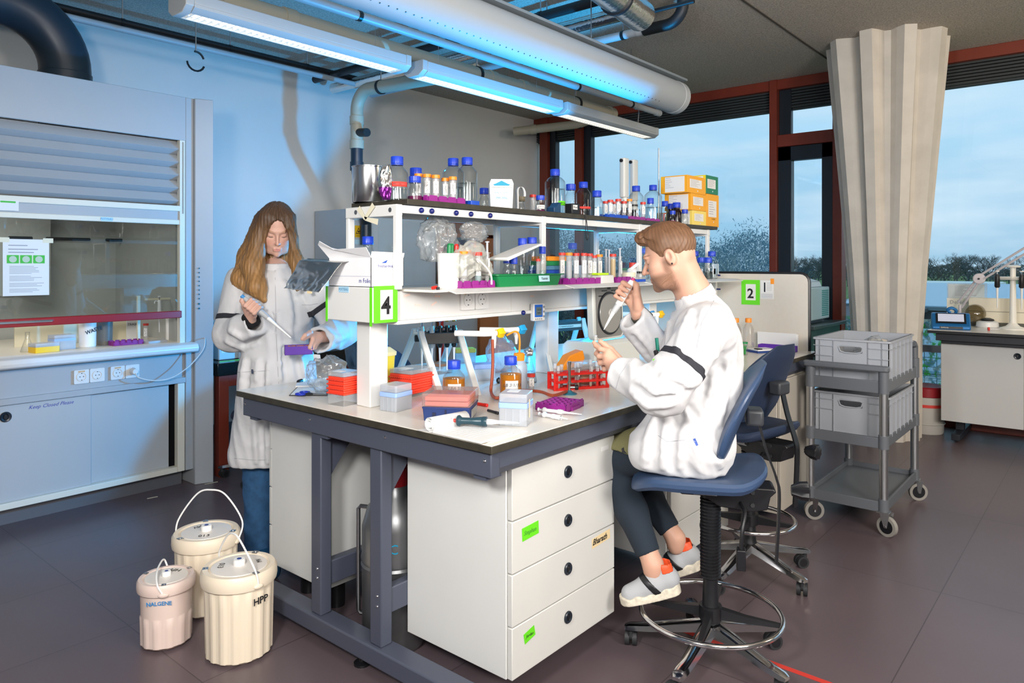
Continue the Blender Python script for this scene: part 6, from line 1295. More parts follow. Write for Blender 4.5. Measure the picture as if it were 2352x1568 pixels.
def crate(z0, lab, w=.385, d=.56, h=.225, off=(0, 0)):
    t = thing('plastic_crate', lab, 'crate', (cT.x+off[0], cT.y+off[1], z0), an, 'grey plastic crates on the trolley'); a, b = w/2, d/2; th = .004; g = MB()
    g.box(-a, a, -b, b, 0, .004)
    hw = .06
    # short ends with hand holes
    for y_ in (-b, b-th):
        g.box(-a, -hw, y_, y_+th, 0, h).box(hw, a, y_, y_+th, 0, h).box(-hw, hw, y_, y_+th, 0, h-.075).box(-hw, hw, y_, y_+th, h-.04, h)
    for x_ in (-a, a-th): g.box(x_, x_+th, -b, b, 0, h)
    g.build('crate_shell', crm, t)
    g = MB()
    g.rings([[(x, y, zz) for x, y in rrect(-a-o_, a+o_, -b-o_, b+o_, .012)] for o_, zz in ((.001, h-.012), (.010, h-.010), (.010, h), (-.004, h))], cap=False)
    for zz in (h-.045, h-.10):
        for y_, s_ in ((-b, -1), (b, 1)):
            g.box(-a, -hw-.03, min(y_, y_+s_*.008), max(y_, y_+s_*.008), zz, zz+.003); g.box(hw+.03, a, min(y_, y_+s_*.008), max(y_, y_+s_*.008), zz, zz+.003)
        g.box(a, a+.008, -b, b, zz, zz+.003).box(-a-.008, -a, -b, b, zz, zz+.003) if zz > h-.05 else None
    for x_ in (-a+.03, -hw-.03, hw+.03, a-.033):
        for y_, s_ in ((-b, -1), (b, 1)): g.box(x_, x_+.003, min(y_, y_+s_*.008), max(y_, y_+s_*.008), .0, h)
    for k in range(6):
        y_ = -b+.04+(2*b-.08)*k/5; g.box(a, a+.009, y_-.002, y_+.002, .01, h); g.box(-a-.009, -a, y_-.002, y_+.002, .01, h)
    g.build('ribs', crm, t)
    for s_, y_ in ((-1, -b-.002), (1, b+.002)): 
        g = MB()
        pts = [(-.062, h-.045), (-.05, h-.038), (.05, h-.038), (.062, h-.045), (.055, h-.068), (.03, h-.076), (-.03, h-.076), (-.055, h-.068)]
        g.tube([(px_, y_, pz_) for px_, pz_ in pts], .004, 6, loop=True).build('handle_frame', crm, t)
    return t
crate(.787, 'grey plastic crate on the top shelf of the trolley, with clear bags inside')
crate(.487, 'grey plastic crate on the middle shelf of the trolley')
crumple('plastic_bag', (cT.x, cT.y-.05, .90), (.13, .11, .11), bagm, 'clear plastic bag of tubes inside the top crate', 'bag', 21, .3, 1.5)
# ================================================================ RIGHT-HAND BENCH
t = thing('side_bench', 'pale-topped bench with dark rail and white cupboards by the right windows', 'lab bench', (6.57, 1.19, 0))
dk = mat('dark_rail', '23262E', .4)
b = MB().box(0, .72, -3.4, 0, .875, .897); b.mi(1).box(.001, .719, -3.399, -.001, .897, .9); b.build('worktop', [black, benchtop], t, bev=.002)
MB().box(.05, .68, -3.35, -.05, .815, .872).box(.10, .66, -3.3, -.08, .79, .814).build('rail', dk, t, bev=.004)
g = MB().box(.17, .68, -3.3, -.07, .17, .785); g.build('cupboard', white, t, bev=.002)
d_ = MB().box(.155, .169, -.62, -.07, .16, .785).build('door', mat('door_grey', 'C4C4C2', .42), t, bev=.002); MB().box(.155, .169, -1.25, -.625, .16, .785).build('door', mat('door_grey', 'C4C4C2', .42), t, bev=.002)
q = PX(2337, 818, 6.725); pull(d_, face((.154, q.y-1.19, q.z), (-1, 0, 0)), .024)
for y_ in (-.15, -1.6, -3.1): MB().box(.1, .66, y_-.06, y_, .02, .07).box(.3, .36, y_-.06, y_, .07, .16).build('foot', dk, t, bev=.003)
t = thing('window_trunking', 'cream cable trunking box behind the bench under the right window', 'trunking', (7.24, 1.05, .905)); MB().box(0, .06, -3.2, -.05, .03, .235).build('cover', mat('cream_trunk', 'E4DCC6', .45), t, bev=.003); MB().box(-.003, 0, -3.2, -.05, .12, .124).build('joint', mat('joint_grey', '8F8A7C', .6), t); MB().box(.0, .05, -3.2, -.05, 0, .03).build('base', mat('joint_dark', '55554F', .6), t)
# spectrophotometer
p = Pz(2184, 757, .9); t = thing('spectrophotometer', 'blue benchtop spectrophotometer with a tilted screen on the right-hand bench', 'instrument', (p.x+.01, p.y, .9), R(-78)); bm1 = mat('instrument_blue', '1F6BA8', .35, .3)
MB().ext([(-.02, 0), (-.02, .03), (.0, .045), (.07, .125), (.10, .13), (.17, .09), (.18, 0)], 'x', -.135, .135).build('housing', bm1, t, bev=.01)
M_ = face((0, .033, .088), (0, -1, .85)); g = MB().bx((0, 0, .001), (.21, .10, .004)); g.v = [tuple(M_ @ Vector(v)) for v in g.v]; g.build('bezel', black, t); g = MB().bx((0, .004, .0035), (.18, .075, .002)); g.v = [tuple(M_ @ Vector(v)) for v in g.v]; g.build('screen', mat('screen_lilac', 'B9BED0', .3, emit=.25), t)
MB().box(-.08, .08, -.022, -.019, .008, .026).build('name_strip', black, t); text('lettering', 'DeNovix', .014, paper, t, face((-.045, -.0225, .017), (0, -1, 0)))
MB().tube(smooth([(.0, .09, .13), (-.02, .085, .155), (.01, .08, .17), (.04, .085, .15), (.035, .09, .13)]), .012, 10).build('sample_arm', bm1, t)
p = Pz(2192, 745, .9); t = thing('document_holder', 'clear document holder with instruction sheet and cream leaflet behind the blue instrument', 'document holder', (p.x+.02, p.y-.09, .9), R(-82))
MB().box(-.15, .15, .10, .104, 0, .36).build('clear_holder', plastic, t); MB().box(-.14, .13, .097, .1, .02, .35).build('sheet', paper, t); MB().box(-.15, .06, .085, .09, 0, .225).build('leaflet', mat('leaflet_cream', 'EDE6D4', .5), t); text('lettering', 'DeNovix', .045, printgrey, t, face((-.045, .084, .19), (0, -1, 0)))
g = MB(); rnd = random.Random(8)
for k in range(7): g.box(-.09, -.09+rnd.uniform(.05, .16), .096, .097, .33-.013*k, .333-.013*k)
g.build('print', printgrey, t)
p = Pz(2268, 752, .9); t = thing('mini_centrifuge', 'small white centrifuge with a smoky domed lid open', 'centrifuge', (p.x, p.y, .9), R(-80))
MB().lathe([(.075, 0), (.082, .01), (.078, .045), (.06, .055)], 32).build('body', pw, t); MB().lathe([(.04, .055), (.05, .06), (.045, .07), (.02, .08)], 24).build('rotor', black, t)
g = MB().lathe([(.08, 0), (.08, .01), (.065, .04), (.03, .055), (.001, .06)], 28); g.xf(Matrix.Translation((-.05, .06, .05)) @ Matrix.Rotation(R(-30), 4, 'Y') @ Matrix.Rotation(R(75), 4, 'X') @ Matrix.Translation((0, .07, 0))); g.build('smoky_lid', clear('smoky_plastic', (.72, .68, .58), .1, .05, .4), t)
p = Pz(2300, 760, .9); tube(p.x-.02, p.y, .915, .012, .09, 'red-capped tube lying in front of the small white centrifuge', tilt=(R(90), 0, R(200)))
p = Pz(2325, 757, .9); t = thing('pipette_carousel', 'white pipette carousel with dark pipettes at the right edge', 'pipette stand', (p.x+.05, p.y, .9)); cm = mat('carousel_white', 'E8E5DC', .35); Hc = .50
MB().lathe([(.10, 0), (.10, .008), (.05, .025), (.026, .05), (.022, Hc*.5), (.020, Hc-.10), (.02, Hc)], 32).build('pillar', cm, t); MB().lathe([(.095, Hc-.10), (.11, Hc-.085), (.10, Hc-.075)], 6).build('holder_ring', cm, t); MB().lathe([(.05, Hc), (.055, Hc+.01), (.03, Hc+.02)], 24).build('top_knob', cm, t)
cc = Vector(t.location)
for k, (a, l) in enumerate(((120, 'dark pipette on the left side of the carousel'), (255, 'dark pipette right of the carousel pillar'), (215, 'dark pipette behind the carousel pillar, rightmost'))):
    q = cc+Vector((.115*cos(R(a)), .115*sin(R(a)), Hc-.055)); pt_ = pipettev(tuple(q), .25, l, 'F0EDE4', g='pipettes on the carousel', black_=True); pt_.scale = (1.6, 1.6, 1.1)
# magnifier lamp arm
t = thing('lamp_arm', 'pale double-bar jointed lamp arm reaching in from the right edge', 'lamp', tuple(PX(2213, 672, 7.15))); o_ = Vector(t.location); am = mat('lamp_lilac', 'CFC8CC', .35)
j = PX(2249, 640, 7.1)-o_; e_ = PX(2420, 535, 6.9)-o_; b0 = PX(2205, 700, 7.2)-o_
for dz in (-.022, .022): MB().tube([b0+Vector((0, dz*.6, dz)), j+Vector((0, 0, dz))], .009, 10).build('lower_bar', am, t); MB().tube([j+Vector((0, 0, dz*1.1)), e_+Vector((0, 0, dz*1.1))], .009, 10).build('upper_bar', am, t)
MB().cyl(j+Vector((-.02, 0, 0)), j+Vector((.02, 0, 0)), .045, n=28).build('joint_disc', am, t, bev=.008); MB().cyl(j+Vector((-.03, 0, 0)), j+Vector((-.02, 0, 0)), .008, n=12).build('screw', black, t)
MB().cyl(b0, (b0.x, b0.y, .905-o_.z), .012, n=12).build('stem', am, t)
# pail
p = Pz(2125, 1013, 0); t = thing('pail', 'white plastic pail with a dark red lid and red tape strip by the column', 'pail', (6.97, 1.27, 0))
MB().lathe([(.125, 0), (.13, .01), (.14, .34)], 40).build('pail_body', mat('pail_white', 'CFCBC2', .45), t); MB().lathe([(.145, .31), (.15, .315), (.15, .385), (.14, .395), (.10, .39)], 40).build('lid', mat('dark_red_lid', '9A1420', .4), t); MB().lathe([(.1425, .225), (.1428, .25)], 40, cap=False).build('red_tape', redtape, t)
MB().lathe([(.139, .08), (.142, .085), (.139, .09)], 40, cap=False).build('rib', mat('pail_white', 'CFCBC2', .45), t)
# ================================================================ TABLE BEHIND THE DIVIDER
t = thing('steel_table', 'dark green-grey metal table carrying the scanner by the windows', 'table', (6.26, 1.97, 0)); tg = mat('table_green_grey', '2F4A48', .4); MB().box(0, .93, 0, 1.2, .87, .9).build('tabletop', mat('table_dark_top', '3A4646', .35), t, bev=.003)
MB().box(.06, .90, .05, 1.15, .55, .87).build('apron', tg, t, bev=.003)
for x_ in (.06, .82):
    for y_ in (.06, 1.06): MB().box(x_, x_+.05, y_, y_+.05, 0, .55).build('leg', tg, t)
t = thing('scanner', 'white and teal benchtop scanner with domed top and ribbed side vent', 'instrument', (6.36, 2.06, .9)); MB().box(0, .62, 0, .5, .03, .32).build('housing', mat('scanner_white', 'BFD4D6', .4), t, bev=.01); MB().ext([(.03, .32), (.05, .37), (.16, .40), (.36, .40), (.47, .36), (.5, .32)], 'x', -.01, .5).build('domed_top', mat('scanner_top', 'D2DCDC', .35), t, bev=.006); MB().box(-.012, 0, .02, .5, .03, .31).build('teal_front', mat('scanner_teal', '2E8484', .4), t)
g = MB()
for k in range(14): g.box(.40, .58, -.004, 0, .06+.017*k, .07+.017*k)
g.build('side_vent', mat('vent_teal', '2A8A88', .4), t)
for y_ in (.05, .4): MB().box(.03, .58, y_, y_+.05, 0, .03).build('foot', black, t)
# ================================================================ ALONG THE LEFT WALL
t = thing('stone_table', 'black stone-topped table with red-brown frame behind the woman', 'table', (2.42, 4.61, 0)); MB().box(-.02, 1.15, -.02, .75, .68, .765).build('stone_top', mat('black_granite', '1C1C1A', .15, noise=.4, nscale=120), t, bev=.004)
MB().box(.004, 1.1, .004, .06, .60, .679).build('apron', mahog, t, bev=.003)
for x_ in (0, 1.04):
    for y_ in (0, .65): MB().box(x_, x_+.07, y_, y_+.07, 0, .68).build('leg', mahog, t, bev=.003)
t = thing('balance_case', 'grey-white instrument case on the black stone table beside the fume cupboard', 'instrument', (2.60, 4.83, .766)); MB().box(-.12, .12, -.10, .10, 0, .26).build('case', mat('case_grey', 'B9C2C4', .4), t, bev=.008); MB().box(-.10, .10, -.102, -.1, .05, .22).build('panel', mat('panel_pale', 'D5DBDA', .4), t)
MB().box(.02, .05, -.14, -.11, 0, .07).build('stub', pw, t)
o = MB().box(0, .4, 0, .004, 0, .003).build('green_cable_strip', tapegreen, None, (2.45, 4.66, .766)); tag(o, 'thin bright green strip lying along the stone table edge', 'strip')
t = thing('flammables_cabinet', 'tall grey safety cabinet with a yellow flame warning on its blue-lit door', 'cabinet', (3.96, 5.17, 0)); MB().box(0, 1.0, .03, .59, 0, 1.92).build('body', mat('cabinet_cool_grey', 'A9ADB0', .45), t, bev=.004)
MB().box(.01, .99, 0, .025, .05, 1.90).build('door', mat('cabinet_door', 'B9C4CC', .4), t, bev=.003); q = PY(824, 532, 5.165)
s_ = MB().box(-.04, .04, -.002, 0, -.05, .055); s_.build('warning_sign', mat('sign_yellow', 'E9B91C', .5), t, (q.x-3.96, 0, q.z)); MB().add([(-.03, -.003, -.02), (.03, -.003, -.02), (0, -.003, .038), (-.022, -.0035, -.015), (.022, -.0035, -.015), (0, -.0035, .028)], [(0, 1, 2)]).build('triangle', ink, t, (q.x-3.96, 0, q.z), flat=True); MB().add([(-.021, -.0038, -.014), (.021, -.0038, -.014), (0, -.0038, .027)], [(0, 1, 2)]).build('triangle_field', mat('sign_yellow', 'E9B91C', .5), t, (q.x-3.96, 0, q.z), flat=True); MB().lathe([(.004, -.008), (.009, -.002), (.002, .012)], 10).build('flame', ink, t, (q.x-3.96, -.004, q.z))
text('lettering', 'vlamgevaar', .013, ink, t, face((q.x-3.96, -.003, q.z-.036), (0, -1, 0)))
for dz in (.12, -.09): MB().box(-.04, .04, -.002, 0, -.02, .02).build('label', mat('pale_blue_tape', 'B5DCEA', .5), t, (q.x-3.96, 0, q.z+dz))
t = thing('drying_oven', 'wood-framed oven cabinet with dark glass door seen through the shelves', 'cabinet', (5.05, 5.22, 0)); wd = mat('orange_wood', 'A8622C', .45, noise=.2, nscale=3); MB().box(0, .9, .04, .54, 0, 1.74).build('body', mat('cabinet_cool_grey', 'A9ADB0', .45), t, bev=.004)
MB().box(.0, .02, .0, .04, 0, 1.74).box(.60, .9, 0, .04, 0, 1.74).box(0, .9, 0, .04, 1.7, 1.74).build('wooden_frame', wd, t, bev=.003); MB().box(.02, .6, .01, .04, 1.30, 1.70).build('dark_door', mat('oven_glass', '2A3238', .15), t); MB().box(.02, .6, .01, .04, .9, 1.29).build('lower_door', mat('oven_grey', '8E9290', .4), t)
for x_ in (.12, .50): MB().cyl((x_, .01, 1.42), (x_, -.01, 1.42), .022, n=18).build('knob', steel, t)
o = MB().box(0, .28, 0, .3, 0, .30).build('brown_carton', mat('brown_board', '9A5A2C', .6), None, (5.55, 5.35, 1.745), bev=.003); tag(o, 'brown box on top of the wood-framed oven, behind the dispenser box', 'box')
t = thing('red_post', 'narrow red upright on the white cabinet side behind the bench', 'post', (4.99, 5.12, 0)); MB().box(-.02, .02, 0, .03, 0, 1.6).build('post', mat('signal_red', 'B8231C', .4), t)
# lab coat over the far stool, shade painted into its grey colour
cg_ = crumple('draped_coat', (2.62, 3.32, .98), (.12, .10, .24), mat('shadow_grey_cloth', '7C7F82', .9), None, None, 31, .3, 1.3, flat=False); tag(cg_, 'lab coat painted shade-grey, with black stripe hanging behind the white column', 'coat'); 
# ================================================================ BUCKETS / DEWARS
cream = mat('cream_polyethylene', 'EADCC6', .42, sss=.1); cream2 = mat('pinkish_polyethylene', 'E2CDC3', .42, sss=.1)
def bucket(x, y, r, h, lab, m, rz, hand, wr, ribs=16, short=False):
    t = thing('insulated_bucket', lab, 'bucket', (x, y, 0), rz, 'cream insulated buckets on the floor'); n = ribs*8; rs = []
    def rad(k, z_): 
        ph = (k % 8)/8; rib = 1 if 2 <= k % 8 <= 5 else 0
        on = .03*h < z_ < (.45*h if short else .78*h); return r*(.88+.05*z_/h)*(1+(.035*rib if on else 0))
    for z_ in (0, .012, .03*h+.001, .06*h, .3*h, (.44*h if short else .6*h), (.455*h if short else .77*h), (.47*h if short else .79*h), .80*h): 
        rs.append([((rad(k, z_)-(.012 if z_ == 0 else 0))*cos(2*pi*k/n), (rad(k, z_)-(.012 if z_ == 0 else 0))*sin(2*pi*k/n), z_) for k in range(n)])
    MB().rings(rs).build('bucket_body', m, t, ang=50)
    MB().lathe([(r*.95, h*.79), (r*1.03, h*.80), (r*1.05, h*.84), (r*1.04, h*.92), (r*.98, h*.955), (r*.85, h*.955), (r*.80, h*.93), (r*.78, h*.935), (r*.3, h*.945), (r*.01, h*.945)], 56).build('rim', m, t)
    MB().lathe([(r*.78, h*.936), (r*.76, h*.95), (r*.3, h*.955), (r*.01, h*.955)], 48).build('lid', mat('frosted_lid', 'E6DFD6', .3), t)
    MB().lathe([(r*.16, h*.95), (r*.17, h*1.0), (r*.15, h*1.02), (r*.01, h*1.022)], 24).build('lid_knob', mat('white_plastic', 'F4F4F2', .3), t)
    MB().lathe([(r*.07, h*1.0225), (r*.06, h*1.025)], 12).build('blue_dot', mat('dot_blue', '27408C', .5), t)
    for a in (30, 150, 270):
        g = MB().bx((r*.90, 0, h*.958), (r*.15, r*.16, .003)).cyl((r*.90, 0, h*.958), (r*.90, 0, h*.972), .003, n=8); g.xf(Matrix.Rotation(R(a), 4, 'Z')); g.build('metal_clip', steel, t)
    for s_ in (-1, 1): MB().sph((0, s_*r*1.05, h*.83), .012, 12, 8, (1.6, .6, .8)).build('handle_lug', m, t)
    MB().tube(smooth([(hx, hy, hz) for hx, hy, hz in hand], 8), .0035, 8).build('wire_handle', mat('white_plastic', 'F4F4F2', .3), t)
    for (sx_, a, rr, hh) in wr: 
        if rr > 1: text('handwriting', sx_, hh, ink, t, face((r*1.0*cos(R(a))*.985, r*1.0*sin(R(a))*.985, h*.66), (cos(R(a)), sin(R(a)), 0)), bold=.0006)
        else: text('handwriting', sx_, hh, ink, t, Matrix.Translation((r*rr*cos(R(a)), r*rr*sin(R(a)), h*.958)) @ Matrix.Rotation(R(a+90), 4, 'Z'))
    return t
r_ = .128; h_ = .335
bucket(1.385, 2.49, r_, h_, 'large cream insulated bucket marked HPP, front one of the three', cream, 0, [(0, -r_*1.05, h_*.83), (-.01, -r_*1.0, h_*1.0), (-.02, -r_*.4, h_*1.25), (-.02, 0, h_*1.31), (-.02, r_*.4, h_*1.25), (-.01, r_*1.0, h_*1.0), (0, r_*1.05, h_*.83)], [('HPP', -84, 1.1, .035), ('013', 140, .5, .03), ('MV', -20, .55, .025)])
bucket(1.475, 2.915, r_, h_, 'large cream insulated bucket behind, its white wire handle standing up', cream, R(35), [(0, -r_*1.05, h_*.83), (.03, -r_*1.1, h_*1.05), (.04, -r_*.5, h_*1.36), (.04, 0, h_*1.42), (.04, r_*.5, h_*1.36), (.02, r_*1.05, h_*1.05), (0, r_*1.05, h_*.83)], [('013', 200, .5, .03), ('MV', 60, .5, .03)])
r_, h_ = .098, .26
t = bucket(1.245, 2.77, r_, h_, 'small pinkish cream insulated bucket with blue lettering, leftmost of the three', cream2, R(-30), [(0, -r_*1.05, h_*.83), (-.02, -r_*1.0, h_*.97), (-.03, -r_*.4, h_*1.04), (-.03, r_*.4, h_*1.05), (-.02, r_*1.2, h_*1.02), (0, r_*1.05, h_*.83)], [('HPP', 60, .5, .03)], 12, True)
a = R(-100); text('lettering', 'NALGENE', .020, mat('brand_blue', '2E86C8', .5), t, face((r_*.945*cos(a), r_*.945*sin(a), h_*.70), (cos(a), sin(a), 0)), bold=.0004)
t = thing('gas_dewar', 'dented grey metal liquid-gas vessel with a red cap under the bench', 'dewar', (1.795, 2.10, 0)); gm = mat('dewar_grey', '8E9092', .35, .8, noise=.1, nscale=12); 
MB().lathe([(.105, 0), (.118, .02), (.12, .30), (.124, .31), (.12, .32), (.124, .335), (.12, .35), (.12, .45), (.10, .52), (.06, .56), (.05, .60)], 44).build('vessel', gm, t); MB().lathe([(.055, .60), (.057, .605), (.057, .665), (.052, .67)], 32).build('red_cap', mat('dark_red_lid', '9A1420', .4), t)
hv = Vector((-.36, .93, 0)); P_ = lambda r_, z_: tuple(hv*r_+Vector((0, 0, z_))); MB().tube([P_(.09, .50), P_(.145, .50), P_(.155, .49), P_(.155, .10), P_(.145, .09), P_(.115, .09)], .008, 10).build('handle', steel, t)
text('lettering', 'C', .05, mat('cyan_paint', '1FA9D8', .4), t, face((-.1215*.66, -.1215*.75, .315+.08), (-.66, -.75, 0))) 
g = MB().box(-.002, 0, -.03, .03, -.05, .05); g.xf(face((-.08, -.092, .12), (-.66, -.75, 0)) @ Matrix.Rotation(R(90), 4, 'X')); 
# red tape line on the floor, scraps
a, b_ = Pz(1530, 1434, 0), Pz(1905, 1570, 0); v = b_-a; n_ = Vector((-v.y, v.x, 0)).normalized()*.012; b2 = a+v*1.5
o = MB().rings([[a-n_+Vector((0, 0, .0003)), a+n_+Vector((0, 0, .0003)), a+n_+Vector((0, 0, .001)), a-n_+Vector((0, 0, .001))], [b2-n_+Vector((0, 0, .0003)), b2+n_+Vector((0, 0, .0003)), b2+n_+Vector((0, 0, .001)), b2-n_+Vector((0, 0, .001))]]).build('floor_tape', mat('floor_tape_red', 'C8382E', .5)); tag(o, 'red tape line stuck on the floor under the front stool', 'tape')
for k, (p0, p1, l) in enumerate((((338, 1145), (362, 1140), 'short cream tape scrap on the floor in front of the fume cupboard'), ((470, 1112), (500, 1106), 'white tape scrap on the floor at the foot of the fume cupboard post'))):
    a, b_ = Pz(*p0, 0), Pz(*p1, 0); v = b_-a; n_ = Vector((-v.y, v.x, 0)).normalized()*.006; o = MB().rings([[a-n_+Vector((0, 0, .0003)), a+n_+Vector((0, 0, .0003)), a+n_+Vector((0, 0, .001)), a-n_+Vector((0, 0, .001))], [b_-n_+Vector((0, 0, .0003)), b_+n_+Vector((0, 0, .0003)), b_+n_+Vector((0, 0, .001)), b_-n_+Vector((0, 0, .001))]]).build('floor_tape', mat('masking_tape', 'DED8C0', .6)); tag(o, l, 'tape')
# ================================================================ INSIDE THE FUME CUPBOARD
ZF = .9255
def fx(px, Y): return PY(px, 700, Y).x
t = thing('erlenmeyer_flask', 'small clear conical flask at the left in the fume cupboard', 'flask', (fx(63, 4.80), 4.80, ZF)); MB().lathe([(.035, 0), (.036, .005), (.012, .075), (.012, .11), (.015, .112)], 28).build('flask_body', glass, t)
t = thing('yellow_tip_box', 'yellow tip box with clear lid in the fume cupboard', 'tip box', (fx(101, 4.72), 4.72, ZF), R(8)); MB().rbox(-.065, .065, -.045, .045, 0, .032, .006).build('base', yellowp, t); MB().rbox(-.065, .065, -.045, .045, .032, .052, .006).build('lid', milky, t)
t = thing('tip_box', 'clear and pale blue tip box behind the yellow one in the fume cupboard', 'tip box', (fx(142, 4.80), 4.80, ZF), R(5)); MB().rbox(-.06, .06, -.045, .045, 0, .05, .006).build('base', milky, t); MB().rbox(-.06, .06, -.045, .045, .05, .064, .006).build('band', bl_, t); MB().rbox(-.06, .06, -.045, .045, .064, .085, .006).build('lid', milky, t)
t = thing('waste_tub', 'white round tub with WASTE handwritten on it in the fume cupboard', 'tub', (fx(201, 4.82), 4.82, ZF)); MB().lathe([(.044, 0), (.046, .004), (.048, .15), (.05, .15), (.05, .155), (.046, .155), (.044, .01), (.001, .01)], 32, cap=False).build('tub_wall', mat('white_plastic', 'F4F4F2', .3), t); text('handwriting', 'WASTE', .032, ink, t, face((.018, -.049, .10), (.2, -1, 0)) @ Matrix.Rotation(R(15), 4, 'Z'), bold=.0006)
t = thing('grey_beaker', 'translucent grey beaker right of the waste tub', 'beaker', (fx(240, 4.85), 4.85, ZF)); MB().lathe([(.044, 0), (.047, .15), (.046, .15), (.043, .01), (.001, .01)], 32, cap=False).build('beaker_wall', clear('smoky_plastic2', '9A9890', .2, .2, .4, .6, '8C8A84'), t)
rack(fx(256, 4.75), fx(325, 4.75), 4.72, 4.80, ZF, .028, 'purple tube rack in the fume cupboard', nx=5, ny=2)
tube(fx(335, 4.86), 4.86, ZF, .0145, .115, 'red-capped tube standing in the fume cupboard', note=paper, skirt=True)
o = MB().rbox(-.065, .065, -.045, .045, 0, .014, .005).build('white_plate', milky, None, (fx(354, 4.74), 4.74, ZF), rot=(0, 0, .15)); tag(o, 'flat translucent well plate in front of the white jar in the fume cupboard', 'well plate')
t = thing('white_jar', 'white jar with a printed green-headed label in the fume cupboard', 'jar', (fx(398, 4.84), 4.84, ZF)); MB().lathe([(.044, 0), (.046, .004), (.046, .13), (.042, .135)], 32).build('jar_body', mat('white_plastic', 'F4F4F2', .3), t); MB().lathe([(.047, .135), (.047, .155), (.044, .158)], 32).build('lid', mat('white_plastic', 'F4F4F2', .3), t); MB().box(-.025, .025, -.0475, -.0465, .05, .12).build('label', paper, t); g = MB()
for k in range(6): g.box(-.02, .018, -.048, -.0475, .10-.009*k, .102-.009*k)
g.build('print', printgrey, t)
for px, l in ((318, 'cream upright rod, left one inside the fume cupboard'), (420, 'cream upright rod, right one inside the fume cupboard')): o = MB().box(-.009, .009, -.009, .009, 0, .30).build('cream_rod', mat('cream_rod', 'E4DCC0', .5), None, (fx(px, 4.80), 4.80 if px < 400 else 4.92, ZF), bev=.002); tag(o, l, 'rod')
o = MB().box(-.35, .35, -.005, .005, 0, .12).build('low_screen', mat('cream_rod', 'E4DCC0', .5), None, (fx(180, 5.10), 5.10, ZF+.08)); o.location.z = ZF+.0; tag(o, 'low cream board standing behind the tubs in the fume cupboard', 'board')
o = MB().box(-.04, .04, -.002, .002, 0, .13).build('trash_note', paper, None, (fx(305, 4.98), 4.98, ZF)); tag(o, 'white bag-like note lettered TRASH behind the purple rack in the fume cupboard', 'note'); text('handwriting', 'TRASH', .022, ink, o, face((.0, -.0028, .105), (0, -1, 0)))
pp_ = pipettev((fx(366, 4.78), 4.78, ZF+.27), .21, 'pale pipette hanging near the right side of the fume cupboard', 'E8E8E6', mat('white_plastic', 'F4F4F2', .3), 'pipette in the fume cupboard')
o = MB().box(-.09, .09, -.006, .006, -.006, .006).build('pipette_hook', mat('cream_rod', 'E4DCC0', .5), None, (fx(366, 4.80)-.0, 4.80, ZF+.275)); tag(o, 'cream bar between the rods holding the pale pipette', 'bar')
gb = 'reagent bottles at the back of the fume cupboard'
for px, h_, l in ((402, .22, 'blue-capped clear bottle at the right back of the fume cupboard, on a high ledge'), (150, .20, 'faint clear bottle behind the sash glass, near the middle ledge')):
    pass
# ================================================================ ORGANIC SURFACES (smooth distance fields -> one continuous mesh)
f32 = np.float32
def V3(p): return np.array(tuple(p), f32)
def s_cap(P, a, b, ra, rb=None):
    a = V3(a); b = V3(b); rb = ra if rb is None else rb; ab = b-a; t = np.clip(((P-a)@ab)/max(float(ab@ab), 1e-9), 0, 1)
    return np.sqrt((((P-a)-t[..., None]*ab)**2).sum(-1)) - (ra+(rb-ra)*t)
def s_ell(P, c, r, M=None):
    q = P-V3(c)
    if M is not None: q = q@M
    r = np.array(r, f32); k0 = np.sqrt(((q/r)**2).sum(-1)); k1 = np.sqrt(((q/r**2)**2).sum(-1))+1e-9
    return k0*(k0-1)/k1
def smin(a, b, k): h = np.clip(.5+.5*(b-a)/k, 0, 1); return b+(a-b)*h - k*h*(1-h)
def smax(a, b, k): return -smin(-a, -b, k)
def chain(P, pts, rs, k=.02):
    d = None
    for i in range(len(pts)-1):
        q = s_cap(P, pts[i], pts[i+1], rs[i], rs[i+1]); d = q if d is None else smin(d, q, k)
    return d
